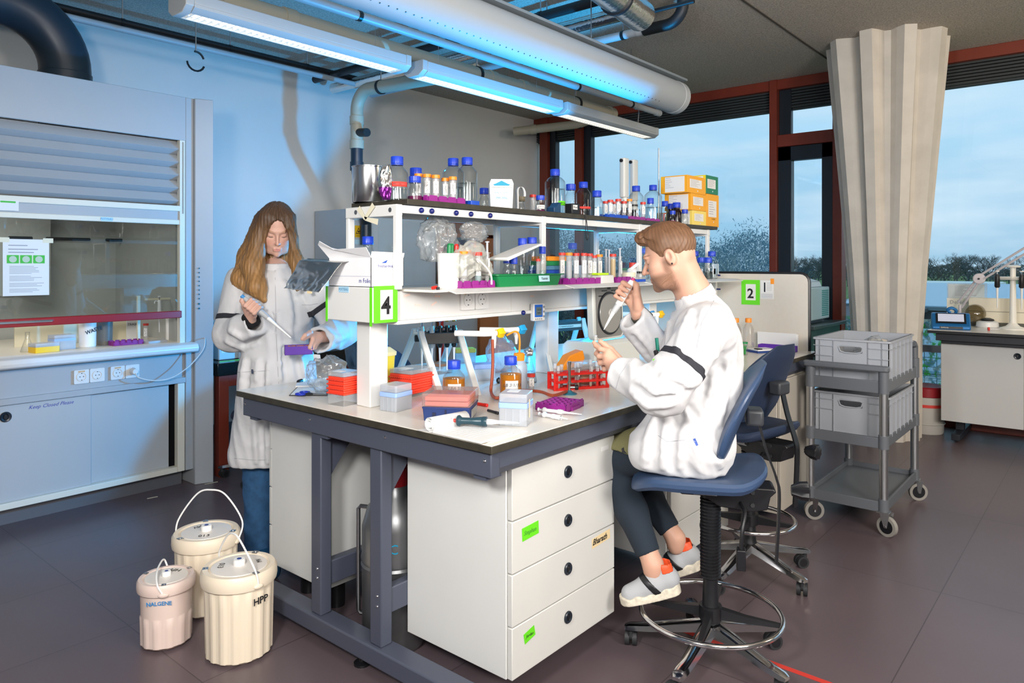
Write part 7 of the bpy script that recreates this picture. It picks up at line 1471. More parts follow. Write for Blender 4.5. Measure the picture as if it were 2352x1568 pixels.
def surf(f, lo, hi, h):
    lo = np.array(tuple(lo), f32); n = [int(math.ceil((hi[i]-lo[i])/h))+1 for i in range(3)]
    ax = [lo[i]+np.arange(n[i], dtype=f32)*h for i in range(3)]; V = np.empty(n, f32)
    st_ = max(1, 400000//(n[1]*n[2]))
    for i in range(0, n[0], st_):
        G = np.stack(np.meshgrid(ax[0][i:i+st_], ax[1], ax[2], indexing='ij'), -1); V[i:i+st_] = f(G)
    S_ = V < 0; c = [slice(0, -1), slice(1, None)]
    cnt = np.zeros([m-1 for m in n], np.int8)
    for a in (0, 1):
        for b in (0, 1):
            for d in (0, 1): cnt += S_[c[a], c[b], c[d]]
    act = (cnt > 0) & (cnt < 8); idx = -np.ones(act.shape, np.int64); I = np.argwhere(act); idx[act] = np.arange(len(I))
    acc = np.zeros((len(I), 3), f32); w = np.zeros(len(I), f32); cor = [(a, b, d) for a in (0, 1) for b in (0, 1) for d in (0, 1)]
    val = {q: V[I[:, 0]+q[0], I[:, 1]+q[1], I[:, 2]+q[2]] for q in cor}
    for q in cor:
        for x in range(3):
            if q[x] == 0:
                r = list(q); r[x] = 1; r = tuple(r); v0, v1 = val[q], val[r]; m = (v0 < 0) != (v1 < 0); t = np.where(m, v0/np.where(m, v0-v1, 1), 0)
                e_ = np.array(q, f32)+0; p = np.tile(e_, (len(I), 1)); p[:, x] = t; acc[m] += p[m]; w[m] += 1
    Vt = lo+(I+acc/w[:, None])*h; F = []
    for x in range(3):
        y, z = (x+1) % 3, (x+2) % 3
        s0 = [slice(None)]*3; s1 = [slice(None)]*3; s0[x] = slice(0, -1); s1[x] = slice(1, None)
        E_ = S_[tuple(s0)] != S_[tuple(s1)]; J = np.argwhere(E_); J = J[(J[:, y] > 0) & (J[:, z] > 0) & (J[:, y] < n[y]-1) & (J[:, z] < n[z]-1)]
        if not len(J): continue
        fl = S_[J[:, 0], J[:, 1], J[:, 2]]
        def cell(dy, dz): q = J.copy(); q[:, y] += dy; q[:, z] += dz; return idx[q[:, 0], q[:, 1], q[:, 2]]
        Q = np.stack([cell(-1, -1), cell(0, -1), cell(0, 0), cell(-1, 0)], 1); Q[~fl] = Q[~fl][:, ::-1]; F.append(Q)
    return Vt, np.concatenate(F)
def smesh(name, parts, m, par=None, colf=None, sub=0):
    vs = []; fs = []; b = 0
    for v, f_ in parts: vs.append(v); fs.append(f_+b); b += len(v)
    v = np.concatenate(vs); f_ = np.concatenate(fs); me = bpy.data.meshes.new(name)
    me.vertices.add(len(v)); me.vertices.foreach_set('co', v.astype(f32).ravel()); me.loops.add(f_.size); me.loops.foreach_set('vertex_index', f_.astype(np.int32).ravel())
    me.polygons.add(len(f_)); me.polygons.foreach_set('loop_start', np.arange(0, f_.size, 4, dtype=np.int32)); me.update(calc_edges=True); me.validate()
    me.polygons.foreach_set('use_smooth', [True]*len(me.polygons)); me.materials.append(m)
    if colf:
        ca = me.color_attributes.new('Col', 'FLOAT_COLOR', 'POINT'); c_ = colf(v); ca.data.foreach_set('color', np.concatenate([c_, np.ones((len(v), 1))], 1).astype(f32).ravel())
    o = link(name, me, None)
    if par: o.parent = par; o.matrix_parent_inverse = Matrix.Translation(-Vector(par.location))
    return o
def bnd(pts, m): a = np.array([tuple(p) for p in pts]); return a.min(0)-m, a.max(0)+m
def folds(P, s=0, fr=1.0):
    x, y, z = P[..., 0]*fr, P[..., 1]*fr, P[..., 2]*fr
    w = np.sin(7*x+5*z+s)*1.5+np.sin(9*y-4*z+2*s)*1.2
    return np.abs(np.sin(16*x-12*y+7*z+w+s))*.6 + np.abs(np.sin(13*y+15*x-9*z-w*1.3+1.7*s))*.5 - .6
def hmat(o, fwd, pitch, sc=1.0, roll=0):
    """head frame: columns side(left), forward, up in world"""
    F_ = Vector(fwd).normalized(); Sd = Vector((0, 0, 1)).cross(F_).normalized(); M = Matrix((Sd, F_, Vector((0, 0, 1)))).transposed()
    M = Matrix.Rotation(roll, 3, F_) @ Matrix.Rotation(pitch, 3, Sd) @ M
    return np.array(M, f32), V3(o), sc
def toL(P, H): M, o, sc = H; return ((P-o)/sc)@M
def toW(p, H): M, o, sc = H; return V3(p)@M.T*sc+o
def head_sdf(P, H, neck, nr, fem):
    L_ = toL(P, H); sc = H[2]
    d = s_ell(L_, (0, -.014, .034), (.073, .094, .084)); d = smin(d, s_ell(L_, (0, .034, -.028), (.058 if fem else .061, .054, .082)), .03)
    d = smin(d, s_ell(L_, (0, .046, -.078), (.038 if fem else .046, .042, .036 if fem else .042)), .025); d = smin(d, s_cap(L_, (0, .078, -.104), (0, .076, -.10), .015 if fem else .019), .018)
    for s in (-1, 1):
        d = smin(d, s_cap(L_, (s*.036, .060, -.028), (s*.030, .062, -.045), .022), .025); d = smin(d, s_cap(L_, (s*.050, .0, -.055), (s*.035, .05, -.092), .018), .03)
    d = smin(d, s_cap(L_, (-.030, .083, .020), (.030, .083, .020), .009 if fem else .012), .015)
    for s in (-1, 1): d = smax(d, -s_cap(L_, (s*.027, .098, .0), (s*.037, .094, .0), .011), .016)
    d = smin(d, s_cap(L_, (0, .086, .008), (0, .108 if fem else .112, -.034), .006, .0085 if fem else .0105), .010)
    for s in (-1, 1): d = smin(d, s_cap(L_, (s*.009, .098, -.038), (s*.009, .097, -.038), .0065), .006)
    for s in (-1, 1): d = smin(d, s_cap(L_, (s*.031, .073, .0), (s*.031, .073, .0), .0135), .003)
    d = smin(d, s_cap(L_, (-.014, .090, -.068), (.014, .090, -.068), .005), .006); d = smin(d, s_cap(L_, (-.012, .0895, -.0765), (.012, .0895, -.0765), .0065), .006)
    d = smin(d, s_cap(L_, (0, .0945, -.0655), (0, .0945, -.0655), .004), .005); d = smax(d, -s_cap(L_, (-.018, .0965, -.0722), (.018, .0965, -.0722), .0012), .003)
    for s in (-1, 1):
        e_ = s_ell(L_, (s*.077, -.012, -.008), (.009, .019, .031)); e_ = smax(e_, -s_ell(L_, (s*.085, -.008, -.004), (.008, .010, .019)), .005); d = smin(d, e_, .006)
    d = d*sc
    return smin(d, chain(P, neck, nr, .02), .03)
def skincol(base, H, beard=None, lips=(.62, .22, .19)):
    b = np.array(srgb(base))
    def f(v):
        L_ = toL(v.astype(f32), H); c = np.tile(b, (len(v), 1)); x, y, z = L_[:, 0], L_[:, 1], L_[:, 2]; near = (np.abs(x) < .1) & (np.abs(y) < .15) & (np.abs(z) < .16)
        def mixc(m, col, k): m = (np.clip(m, 0, 1)*k*near)[:, None]; return c*(1-m)+np.array(col)*m
        c = mixc(1-np.hypot(np.abs(x)-.036, z+.035)/.022, (b[0], b[1]*.72, b[2]*.68), .6)
        c = mixc(1-np.sqrt((y-.10)**2+(z+.034)**2+x**2)/.02, (b[0], b[1]*.72, b[2]*.68), .5)
        nn = np.sin(v[:, 0]*900)*np.sin(v[:, 1]*1100+2)*np.sin(v[:, 2]*1000+1)
        if beard is not None:
            m = np.clip((-.048-z)/.02, 0, 1)*np.clip((y+.012)/.02, 0, 1)*np.clip((z+.15)/.02, 0, 1)*np.clip((.108-y)/.01, 0, 1); m = np.maximum(m, np.clip((-.0-z)/.02, 0, 1)*np.clip((y+.01)/.012, 0, 1)*np.clip((.035-y)/.015, 0, 1)*.8*(np.abs(x) > .05)); m *= (.75+.25*nn)
            m *= 1-np.clip(1-np.hypot(x/.016, (z+.072)/.008), 0, 1); c = mixc(m, srgb(beard), .95)
        c = mixc((1-np.hypot(x/.022, (z+.0725)/.010))*2.2*(y > .075), lips, .75)
        for s in (-1, 1):
            c = mixc((1-np.hypot((x-s*.031)/.017, (z+.0085-.12*(x-s*.031)**2/.017)/.0028))*3*(y > .06), (.06, .035, .025), .85)
            c = mixc((1-np.hypot((x-s*.033)/.021, (z-.0245+8*(x-s*.033)**2)/.0045))*2.2*(y > .05), srgb(beard or 'A07850'), .75)
        return c
    return f
from mathutils.bvhtree import BVHTree
def bvh(part): return BVHTree.FromPolygons([tuple(p) for p in part[0].tolist()], [tuple(q) for q in part[1].tolist()])
def hit(tree, px, py):
    r = ray(px, py); h_, n_, i_, d_ = tree.ray_cast(O3, r)
    if h_ is None: return None
    return h_, (n_ if n_.dot(r) < 0 else -n_)
def creases(tree, lines, off):
    out = []
    for ln in lines:
        pts = []
        for (a, b_) in zip(ln[:-1], ln[1:]):
            for k in range(3):
                q = hit(tree, a[0]+(b_[0]-a[0])*k/3, a[1]+(b_[1]-a[1])*k/3)
                if q: pts.append(q[0]+q[1]*off)
        q = hit(tree, *ln[-1]); 
        if q: pts.append(q[0]+q[1]*off)
        for a, b_ in zip(pts[:-1], pts[1:]):
            if (a-b_).length < .08: out.append((a, b_))
    return out
def carve(P, d, rid, gro, rr=.011, rg=.009):
    m = np.abs(d) < .035; Q = P[m]; e_ = d[m]
    for a, b_ in rid: e_ = smin(e_, s_cap(Q, a, b_, rr), .018)
    for a, b_ in gro: e_ = smax(e_, -s_cap(Q, a, b_, rg), .018)
    d = d.copy(); d[m] = e_; return d
def seam(nm, tree, pts, par, m, r=.0011, lift=.0):
    q = [hit(tree, *p) for p in pts]; q = [a[0]+a[1]*lift for a in q if a]
    if len(q) > 2: o = MB().tube(q, r, 5).build(nm, m, par); o.matrix_parent_inverse = Matrix.Translation(-Vector(par.location)); return o
def lerp_px(pts, k=7): return [(a[0]+(b_[0]-a[0])*i/k, a[1]+(b_[1]-a[1])*i/k) for a, b_ in zip(pts[:-1], pts[1:]) for i in range(k)]+[pts[-1]]
def decal(nm, tree, pts, par, m, lift=.0015):
    q = [hit(tree, *p) for p in pts]; q = [a for a in q if a]
    if len(q) < 3: return
    A_ = [a[0]+a[1]*.0003 for a in q]; B_ = [a[0]+a[1]*lift for a in q]; o = MB().rings([A_, B_]).build(nm, m, par, flat=True); o.matrix_parent_inverse = Matrix.Translation(-Vector(par.location)); return o
seamm = mat('seam_grey', 'A6A6AC', .9)
clothw = mat('white_cotton', 'D4D4D6', .85, bump=.45, bscale=7, bdist=.03)
hair_m = mat('light_brown_hair', 'FFFFFF', .5, attr='Col', spec=.4)
bandm = mat('dark_grey_band', '2A2B33', .8); denim = mat('blue_denim', '2E5A85', .85, noise=.25, nscale=40, bump=.3, bscale=500); navyc = mat('navy_jersey', '1F2A36', .9, bump=.15, bscale=400); olive = mat('olive_cloth', '77744F', .9, bump=.15, bscale=400)
def haircol(H, c0, c1, z0, z1, seed=0):
    a, b_ = np.array(srgb(c0)), np.array(srgb(c1))
    def f(v):
        L_ = toL(v.astype(f32), H); t = np.clip((z1-L_[:, 2])/(z1-z0), 0, 1)[:, None]; ang = np.arctan2(L_[:, 0], L_[:, 1]+.02); n_ = (np.sin(ang*37+L_[:, 2]*20)*.5+np.sin(ang*83+3)*.5)[:, None]
        return np.clip((a*(1-t)+b_*t)*(1+.28*n_), 0, 1)
    return f
# ================================================================ THE SEATED MAN
DM = 2.60
def m_(px, py, t=0): return PD(px, py, DM-t)
Fl = Vector((-st, ct, 0)); Tc = Vector((-ct, -st, 0))
man = thing('person', 'young man in a white lab coat seated on the blue stool, pipetting', 'person', (2.455, 1.135, 0))
fw_ = Fl*cos(R(20)) - Tc*sin(R(20))
HM = hmat(m_(1537, 588), fw_, R(-20), .93)
HM = hmat(m_(1537, 588), fw_, R(-18), .93)
# forward must tip downwards
if toW((0, .1, 0), HM)[2] > toW((0, 0, 0), HM)[2]: HM = hmat(m_(1537, 588), fw_, R(18), .93)
nk = [toW((0, -.03, -.03), HM), m_(1590, 668), m_(1612, 730)]
def f(P): return head_sdf(P, HM, nk, [.056, .060, .085], False)
lo, hi = bnd([toW((0, 0, 0), HM)], .145); hi2, lo2 = bnd(nk, .09)[1], bnd(nk, .09)[0]; lo = np.minimum(lo, lo2); hi = np.maximum(hi, hi2)
pHead = surf(f, lo, hi, .0032)
# right hand gripping the pipette
tR = -.16; A_ = m_(1449, 651, tR); B_ = m_(1414, 712, tR); ax = (B_-A_).normalized(); e2 = (Tc - ax*Tc.dot(ax)).normalized(); e1 = e2.cross(ax); 
if e1.dot(Fl) > 0: e1 = -e1
def fing(P, org, offs, angs, rads, rr, k=.004):
    pts = [org+ax*offs[i]+(e1*cos(R(angs[i]))+e2*sin(R(angs[i])))*rads[i] for i in range(len(angs))]; return chain(P, pts, rr, k), pts
wr = m_(1468, 722, tR-.01); fo = m_(1530, 815, tR-.05)
def fR(P):
    d = chain(P, [fo, wr], [.040, .029], .01); mcps = []
    for i in range(4):
        o_ = .010+.0195*i; q, pts = fing(P, A_, [o_-.006, o_, o_+.003, o_+.004], [-35, -125, 165, 95], [.040, .033, .030, .024], [.0105, .0098, .009, .0078][:] if i < 3 else [.0092, .0082, .0074, .0068]); d = smin(d, q, .004); mcps.append(pts[0])
    for q in mcps: d = smin(d, s_cap(P, q, wr, .012, .021), .014)
    th = [wr+(A_-wr)*.22+e2*.014, A_+e1*.036+ax*.028+e2*.016, A_+e1*.020-ax*.004+e2*.008, A_+e1*.006-ax*.010+e2*.003]; d = smin(d, chain(P, th, [.018, .0125, .0105, .0085], .008), .008)
    return d
lo, hi = bnd([A_, B_, wr, fo], .055); pR = surf(fR, lo, hi, .0024)
# left hand holding a small tube
tL = .07; wl = m_(1432, 856, tL+.02); el = m_(1500, 905, .16)
def h_(px, py, t=0): return m_(px, py, tL+t)
def fL(P):
    d = chain(P, [el, wl], [.042, .030], .01)
    kn = [h_(1397, 806, .018), h_(1392, 818, .022), h_(1393, 831, .018), h_(1400, 843, .008)]
    for q in kn: d = smin(d, s_cap(P, q, wl, .0125, .022), .014)
    F4 = [[kn[0], h_(1379, 801, .012), h_(1369, 794, -.004), h_(1364, 786, -.012)], [kn[1], h_(1376, 818, .006), h_(1370, 812, -.016), h_(1374, 804, -.028)], [kn[2], h_(1379, 833, .0), h_(1376, 827, -.022), h_(1383, 820, -.03)], [kn[3], h_(1388, 848, -.006), h_(1386, 841, -.024), h_(1393, 835, -.03)]]
    for i, q in enumerate(F4): d = smin(d, chain(P, q, [.0105, .0092, .0085, .0072] if i < 3 else [.009, .008, .0074, .0065], .004), .004)
    d = smin(d, chain(P, [h_(1420, 826, -.008), h_(1402, 803, -.016), h_(1389, 792, -.016), h_(1379, 784, -.014)], [.018, .0125, .0102, .0085], .006), .008)
    return d
lo, hi = bnd([wl, el, h_(1364, 786)], .055); pL = surf(fL, lo, hi, .0024)
# trunk and legs under the clothes
hipN, hipF = m_(1590, 1030, .06), m_(1578, 1030, -.09); knN, knF = PD(1404, 1056, 2.80), PD(1428, 1050, 3.02); anN, anF = PD(1500, 1296, 2.64), PD(1552, 1236, 2.86)
shN, shF = m_(1628, 752, .165), m_(1585, 752, -.20); che = m_(1605, 800)
def fB(P):
    d = chain(P, [m_(1585, 1030), m_(1605, 900), che, m_(1607, 735)], [.11, .10, .10, .07], .04); d = smin(d, s_cap(P, shN, shF, .045), .03)
    for a, b_, c in ((hipN, knN, anN), (hipF, knF, anF)): d = smin(d, chain(P, [a, b_, c], [.075, .052, .036], .02), .03)
    for a, b_, c in ((shN, m_(1528, 900, .25), el), (shF, m_(1545, 845, -.24), fo)): d = smin(d, chain(P, [a, b_, c], [.042, .038, .034], .02), .02)
    for a in (anN, anF): d = smin(d, s_cap(P, a, a+Vector((0, 0, -.03)), .034, .034), .02)
    return d
lo, hi = bnd([hipN, hipF, knN, knF, anN, anF, shN, shF, m_(1607, 700)], .16); pB = surf(fB, lo, hi, .011)
body = smesh('body', [pHead, pR, pL, pB], skinm, man, skincol('CDA08A', HM, '6A4A34', lips=(.66, .33, .27)))
# hair
def fH(P):
    L_ = toL(P, HM); x, y, z = L_[..., 0], L_[..., 1], L_[..., 2]
    d = s_ell(L_, (0, -.016, .040), (.080, .100, .088)); top = s_ell(L_, (0, .024, .096), (.060, .070, .034)); d = smin(d, top, .03); d = smin(d, s_cap(L_, (-.03, .080, .094), (.03, .084, .098), .014), .03)
    cut = s_ell(L_, (0, .075, -.035), (.09, .075, .108)); d = smax(d, -cut, .006)
    d = smax(d, -(z+.045+.5*np.clip(-y-.02, -.02, .05)), .004); d = smax(d, -s_ell(L_, (.085, -.008, -.015), (.03, .026, .042)), .004); d = smax(d, -s_ell(L_, (-.085, -.008, -.015), (.03, .026, .042)), .004)
    st2 = np.sin(x*260+np.sin(y*40)*2+z*60)*np.sin(y*90+z*70+x*40)*.0017+np.sin(x*420+z*160+y*60)*.0022
    lift = np.clip((z-.05)/.06, 0, 1)
    return (d+st2*(.35+lift))*.93
lo, hi = bnd([toW((0, 0, .03), HM)], .15); hm_ = smesh('hair', [surf(fH, lo, hi, .0027)], hair_m, man, haircol(HM, '664730', '785A44', -.05, .12))
# coat
elN, elF = m_(1522, 898, .25), m_(1548, 842, -.24); cuN, cuF = m_(1424, 858, .12), m_(1455, 736, -.155)
seatz = .694
def arm(P, a, b_, c, r0, r1, r2, s):
    d = chain(P, [a, b_], [r0, r1], .03); d = smin(d, s_cap(P, b_, c, r1, r2), .025); return d
def coatM(P, dis=True, arms=True):
    d = chain(P, [m_(1590, 1010), m_(1606, 900), m_(1612, 810)], [.155, .135, .150], .06); d = smin(d, chain(P, [m_(1618, 760, .12), m_(1603, 745, -.15)], [.095, .09], .03), .06); d = smin(d, s_cap(P, m_(1594, 684), m_(1614, 735), .070, .09), .04)
    d = smin(d, chain(P, [m_(1595, 1030, .06), m_(1500, 1032, .03)], [.12, .088], .03), .05); d = smin(d, chain(P, [m_(1585, 1030, -.1), m_(1500, 1030, -.17)], [.12, .10], .03), .05)
    d = smin(d, s_cap(P, m_(1548, 960, .02), m_(1505, 1035, .02), .06, .075), .07)
    if arms:
        d = smin(d, arm(P, shN, elN, cuN, .088, .080, .060, 0), .03); d = smin(d, arm(P, shF, elF, cuF, .085, .072, .060, 1), .03)
    d = smax(d, seatz-P[..., 2], .012)
    if dis: d = d + .013*folds(P, 1.3, 1.0)+.006*folds(P, 4.1, 2.0)
    return d
def coat_f(P):
    d = coatM(P)
    for c, w, r_ in ((cuN, wl, .042), (cuF, wr, .042)):
        u = (c-(elN if c is cuN else elF)).normalized(); d = smax(d, np.where(np.sqrt(((P-V3(c))**2).sum(-1)) < .105, ((P-V3(c))@V3(u)) - .012, -1), .004); d = smax(d, -s_cap(P, c-u*.05, c+u*.08, r_-.004, r_+.004), .004)
    # neckline opened for neck
    nb = m_(1600, 690); d = smax(d, -s_cap(P, nk[0], m_(1590, 668), .066, .067), .006)
    return d
pts = [hipN, m_(1460, 1050), elN, elF, cuN, cuF, shN, shF, m_(1690, 900), m_(1600, 660)]
lo, hi = bnd(pts, .12); lo[2] = .66; tr0 = bvh(surf(coat_f, lo, hi, .013))
RID = creases(tr0, [[(1585, 715), (1568, 765), (1556, 815)], [(1650, 750), (1642, 850), (1628, 930)], [(1672, 790), (1668, 890), (1650, 970)], [(1578, 945), (1606, 985), (1640, 1030), (1655, 1070)], [(1592, 950), (1568, 1000), (1562, 1070)], [(1500, 965), (1488, 1010), (1480, 1070)], [(1535, 965), (1522, 1010), (1524, 1070)], [(1465, 878), (1510, 905), (1565, 898)], [(1450, 900), (1490, 930), (1540, 926)], [(1525, 865), (1575, 888), (1605, 872)], [(1465, 765), (1495, 800), (1512, 835)], [(1620, 770), (1612, 830), (1600, 880)]], -.003)
GRO = creases(tr0, [[(1586, 938), (1618, 985), (1650, 1045)], [(1545, 950), (1541, 1070)], [(1458, 889), (1500, 918), (1552, 913)], [(1661, 740), (1656, 850), (1638, 950)], [(1596, 720), (1580, 780), (1572, 820)], [(1510, 970), (1502, 1070)], [(1455, 775), (1485, 815)], [(1632, 775), (1625, 850), (1612, 900)], [(1535, 880), (1580, 902)]], .003)
pc_ = surf(lambda P: carve(P, coat_f(P), RID, GRO), lo, hi, .0058); cm_ = smesh('lab_coat', [pc_], clothw, man); tr1 = bvh(pc_)
seam('pocket_seam', tr1, lerp_px([(1512, 1000), (1532, 1014), (1575, 1010)]), man, seamm); seam('sleeve_seam', tr1, lerp_px([(1640, 690), (1612, 740), (1600, 800)]), man, seamm)
seam('cuff_seam', tr1, lerp_px([(1446, 828), (1424, 860), (1414, 894)]), man, seamm)
decal('pocket_tag', tr1, [(1592, 1008), (1597, 1006), (1604, 1022), (1599, 1024)], man, mat('tag_blue', '3C5CB0', .6))
# collar
u1 = (m_(1612, 705)-m_(1583, 648)).normalized()
def fC(P):
    q = P-V3(m_(1597, 680)); h = q@V3(u1); d = np.abs(s_cap(P, m_(1580, 644), m_(1604, 702), .062, .076))-.004; return smax(d, np.abs(h-.0)-.020, .004)
lo, hi = bnd([m_(1597, 680)], .11); smesh('collar', [surf(fC, lo, hi, .004)], clothw, man)
def band(name, fcoat, a, b_, f_, hw, par, m):
    c = a.lerp(b_, f_); u = (b_-a).normalized()
    def g(P): q = P-V3(c); return smax(smax(fcoat(P)-.0022, np.abs(q@V3(u))-hw, .001), np.sqrt((q**2).sum(-1))-.115, .001)
    lo, hi = bnd([c], .12); return smesh(name, [surf(g, lo, hi, .003)], m, par)
band('arm_band', lambda P: carve(P, coat_f(P), RID, GRO), shN, elN, .60, .012, man, bandm)
# trousers and shorts
def fT(P):
    d = None
    for a, b_, c in ((hipN, knN, anN), (hipF, knF, anF)):
        q = chain(P, [a, b_, b_.lerp(c, .5), b_.lerp(c, .86)], [.078, .068, .060, .046], .02); d = q if d is None else smin(d, q, .02)
        u = (c-b_).normalized(); e_ = b_.lerp(c, .90); d = smax(d, np.where(np.sqrt(((P-V3(e_))**2).sum(-1)) < .12, (P-V3(e_))@V3(u), -1), .002)
    return d+.004*folds(P, 2.2, 1.5)
lo, hi = bnd([hipN, hipF, knN, knF, anN, anF], .1); smesh('trousers', [surf(fT, lo, hi, .0065)], navyc, man)
def fS(P):
    a, b_ = hipN.lerp(knN, .35)+Vector((0, 0, .022)), knN+Vector((0, 0, .024)); d = s_cap(P, a, b_, .088, .076); d = smin(d, s_cap(P, hipF.lerp(knF, .35)+Vector((0, 0, .02)), knF+Vector((0, 0, .02)), .09, .078), .02)
    d = smax(d, (a.z-.032)-P[..., 2], .006); return d+.004*folds(P, .4, 1.4)
lo, hi = bnd([hipN.lerp(knN, .3), hipF.lerp(knF, .3), knN, knF], .12); smesh('shorts', [(pS_ := surf(fS, lo, hi, .0065))], olive, man); decal('swoosh_print', bvh(pS_), [(1428, 1030), (1433, 1027), (1434, 1034), (1440, 1041), (1452, 1048), (1450, 1051), (1436, 1046), (1429, 1038)], man, bandm)
q = m_(1446, 1032, -.02); MBs = MB()
# shoes
def shoe(an, heel, toe, nm):
    ft = (toe-heel); L_ = ft.length; f_ = ft.normalized(); up = (Vector((0, 0, 1))-f_*f_.z).normalized(); sd = f_.cross(up); M = np.array(Matrix((f_, sd, up)).transposed(), f32); o = V3(heel)
    def loc(P): return (P-o)@M
    def up_f(P):
        Q = loc(P); d = s_cap(Q, (.035, 0, .045), (.10, 0, .045), .036, .040); d = smin(d, s_cap(Q, (.10, 0, .040), (L_-.045, 0, .024), .040, .034), .03); d = smin(d, s_cap(Q, (.045, 0, .06), (.05, 0, .095), .036, .034), .02); d = smax(d, -s_cap(Q, (.045, 0, .09), (.05, 0, .16), .030, .034), .004); return smax(d, .014-Q[..., 2], .003)
    def so_f(P):
        Q = loc(P); x = Q[..., 0]; hw = .030+.010*np.clip(np.sin(np.clip(x/L_, 0, 1)*3.0)*1.0, 0, 1); d = np.sqrt(np.clip(np.abs(x-L_/2)-(L_/2-.038), 0, 9)**2+Q[..., 1]**2)-hw-.004; h = .022+.012*np.clip(1-x/.12, 0, 1)+.004*np.sin(x*120); d = smax(d, Q[..., 2]-h, .004); return smax(d, -.006-Q[..., 2], .004)
    def strap(P):
        Q = loc(P); return smax(smax(up_f(P)-.0025, np.abs(Q[..., 0]*.8-Q[..., 2]*.55-.062)-.011, .001), .02-Q[..., 2], .001)
    def tongue(P):
        Q = loc(P); return smax(smax(up_f(P)-.0028, np.abs(Q[..., 0]-.04)-.022, .002), .082-Q[..., 2], .002)
    pts = [heel, toe, heel+up*.12, toe+up*.08]; lo, hi = bnd(pts, .06)
    s_ = smesh('shoe', [surf(up_f, lo, hi, .0036)], mat('grey_mesh_shoe', 'A9ACB0', .7, bump=.3, bscale=700), man)
    for n_, fn, m in (('sole', so_f, mat('dirty_white_sole', 'D8D0BE', .7, noise=.25, nscale=60)), ('strap', strap, black), ('heel_tab', tongue, mat('orange_strap', 'E8552A', .5))):
        c = smesh(n_, [surf(fn, lo, hi, .0034)], m, None); c.parent = s_; c.matrix_parent_inverse = Matrix.Translation(-Vector(man.location)) if False else Matrix.Identity(4)
        c.matrix_parent_inverse = (Matrix.Translation(Vector(man.location)) @ s_.matrix_parent_inverse).inverted()
    laces = MB(); 
    for i in range(4): 
        x = .085+.02*i; z_ = .082-.010*i; laces.tube([Vector(heel)+f_*x+sd*-.016+up*z_, Vector(heel)+f_*(x+.004)+up*(z_+.006), Vector(heel)+f_*x+sd*.016+up*z_], .002, 5)
    lc = laces.build('laces', pw, None); lc.parent = s_; lc.matrix_parent_inverse = (Matrix.Translation(Vector(man.location)) @ s_.matrix_parent_inverse).inverted()
shoe(anN, PD(1566, 1352, 2.64), PD(1424, 1384, 2.64), 'n'); shoe(anF, PD(1618, 1296, 2.86), PD(1500, 1330, 2.90), 'f')
# pens, pocket, tape on the coat
def onman(px, py, t): return m_(px, py, t)
def childat(o): o.parent = man; o.matrix_parent_inverse = Matrix.Translation(-Vector(man.location)); return o
childat(MB().cyl(tuple(m_(1508, 776, .20)), tuple(m_(1511, 806, .20)), .006, n=12).build('pocket_pen', mat('dark_teal_pen', '0F6A5A', .4)))
tp_ = MB(); a = [m_(1499, 824, .235), m_(1512, 823, .24), m_(1512, 840, .24), m_(1501, 838, .235)]; tp_.rings([[p for p in a], [p+Tc*.002 for p in a]]); childat(tp_.build('green_name_tape', tapegreen))
childat(MB().cyl(tuple(m_(1506, 806, .205)), tuple(m_(1509, 816, .215)), .008, n=12).build('pen_clip', black))
el2 = toW((.083, -.012, -.034), HM); childat(MB().sph(tuple(el2), .0035, 10, 6).build('earring', mat('ear_stud', '3A3A3E', .3, .8)))
# green-grey wrist cuff of the inner sleeve
ucf = (cuF-elF).normalized(); childat(MB().cyl(wr-(wr-fo).normalized()*-.0 - ucf*.035, wr+ucf*.002, .040, .036, 28).build('inner_sleeve', mat('dark_olive_knit', '45443A', .9)))
# held pipette and tube
t = thing('pipette', 'white pipette with a pink button in the seated man\'s raised right hand', 'pipette', tuple(A_)); o_ = A_; tipP = m_(1387, 757, tR); P2 = m_(1420, 700, tR); P3 = m_(1409, 716, tR); wp = mat('white_plastic', 'F4F4F2', .3)
MB().tube([A_-ax*.012-o_, A_-ax*.004-o_, A_+ax*.03-o_, P2-o_], [.010, .0125, .0125, .013], 20).build('handle', wp, t); MB().cyl(A_-ax*.024-o_, A_-ax*.012-o_, .0075, n=16).build('push_button', mat('pink_button', 'D0307A', .4), t); MB().tube([P2-o_, P3-o_], [.012, .011], 16).build('collar', mat('pip_grey', 'B9BCBE', .4), t)
MB().tube([P3-o_, P3.lerp(tipP, .35)-o_, P3.lerp(tipP, .75)-o_, tipP-o_], [.0085, .0055, .004, .001], 14).build('tip', wp, t)
a = h_(1368, 780, -.02); t = thing('sample_tube', 'tiny clear tube pinched between the man\'s left thumb and forefinger', 'tube', tuple(a)); MB().tube([Vector((0, 0, .012)), Vector((0, 0, -.02)), Vector((.0, 0, -.03))], [.0055, .005, .002], 14).build('tube_body', plastic, t); MB().cyl((0, 0, .012), (0, 0, .016), .0065, n=14).build('lid', milky, t)

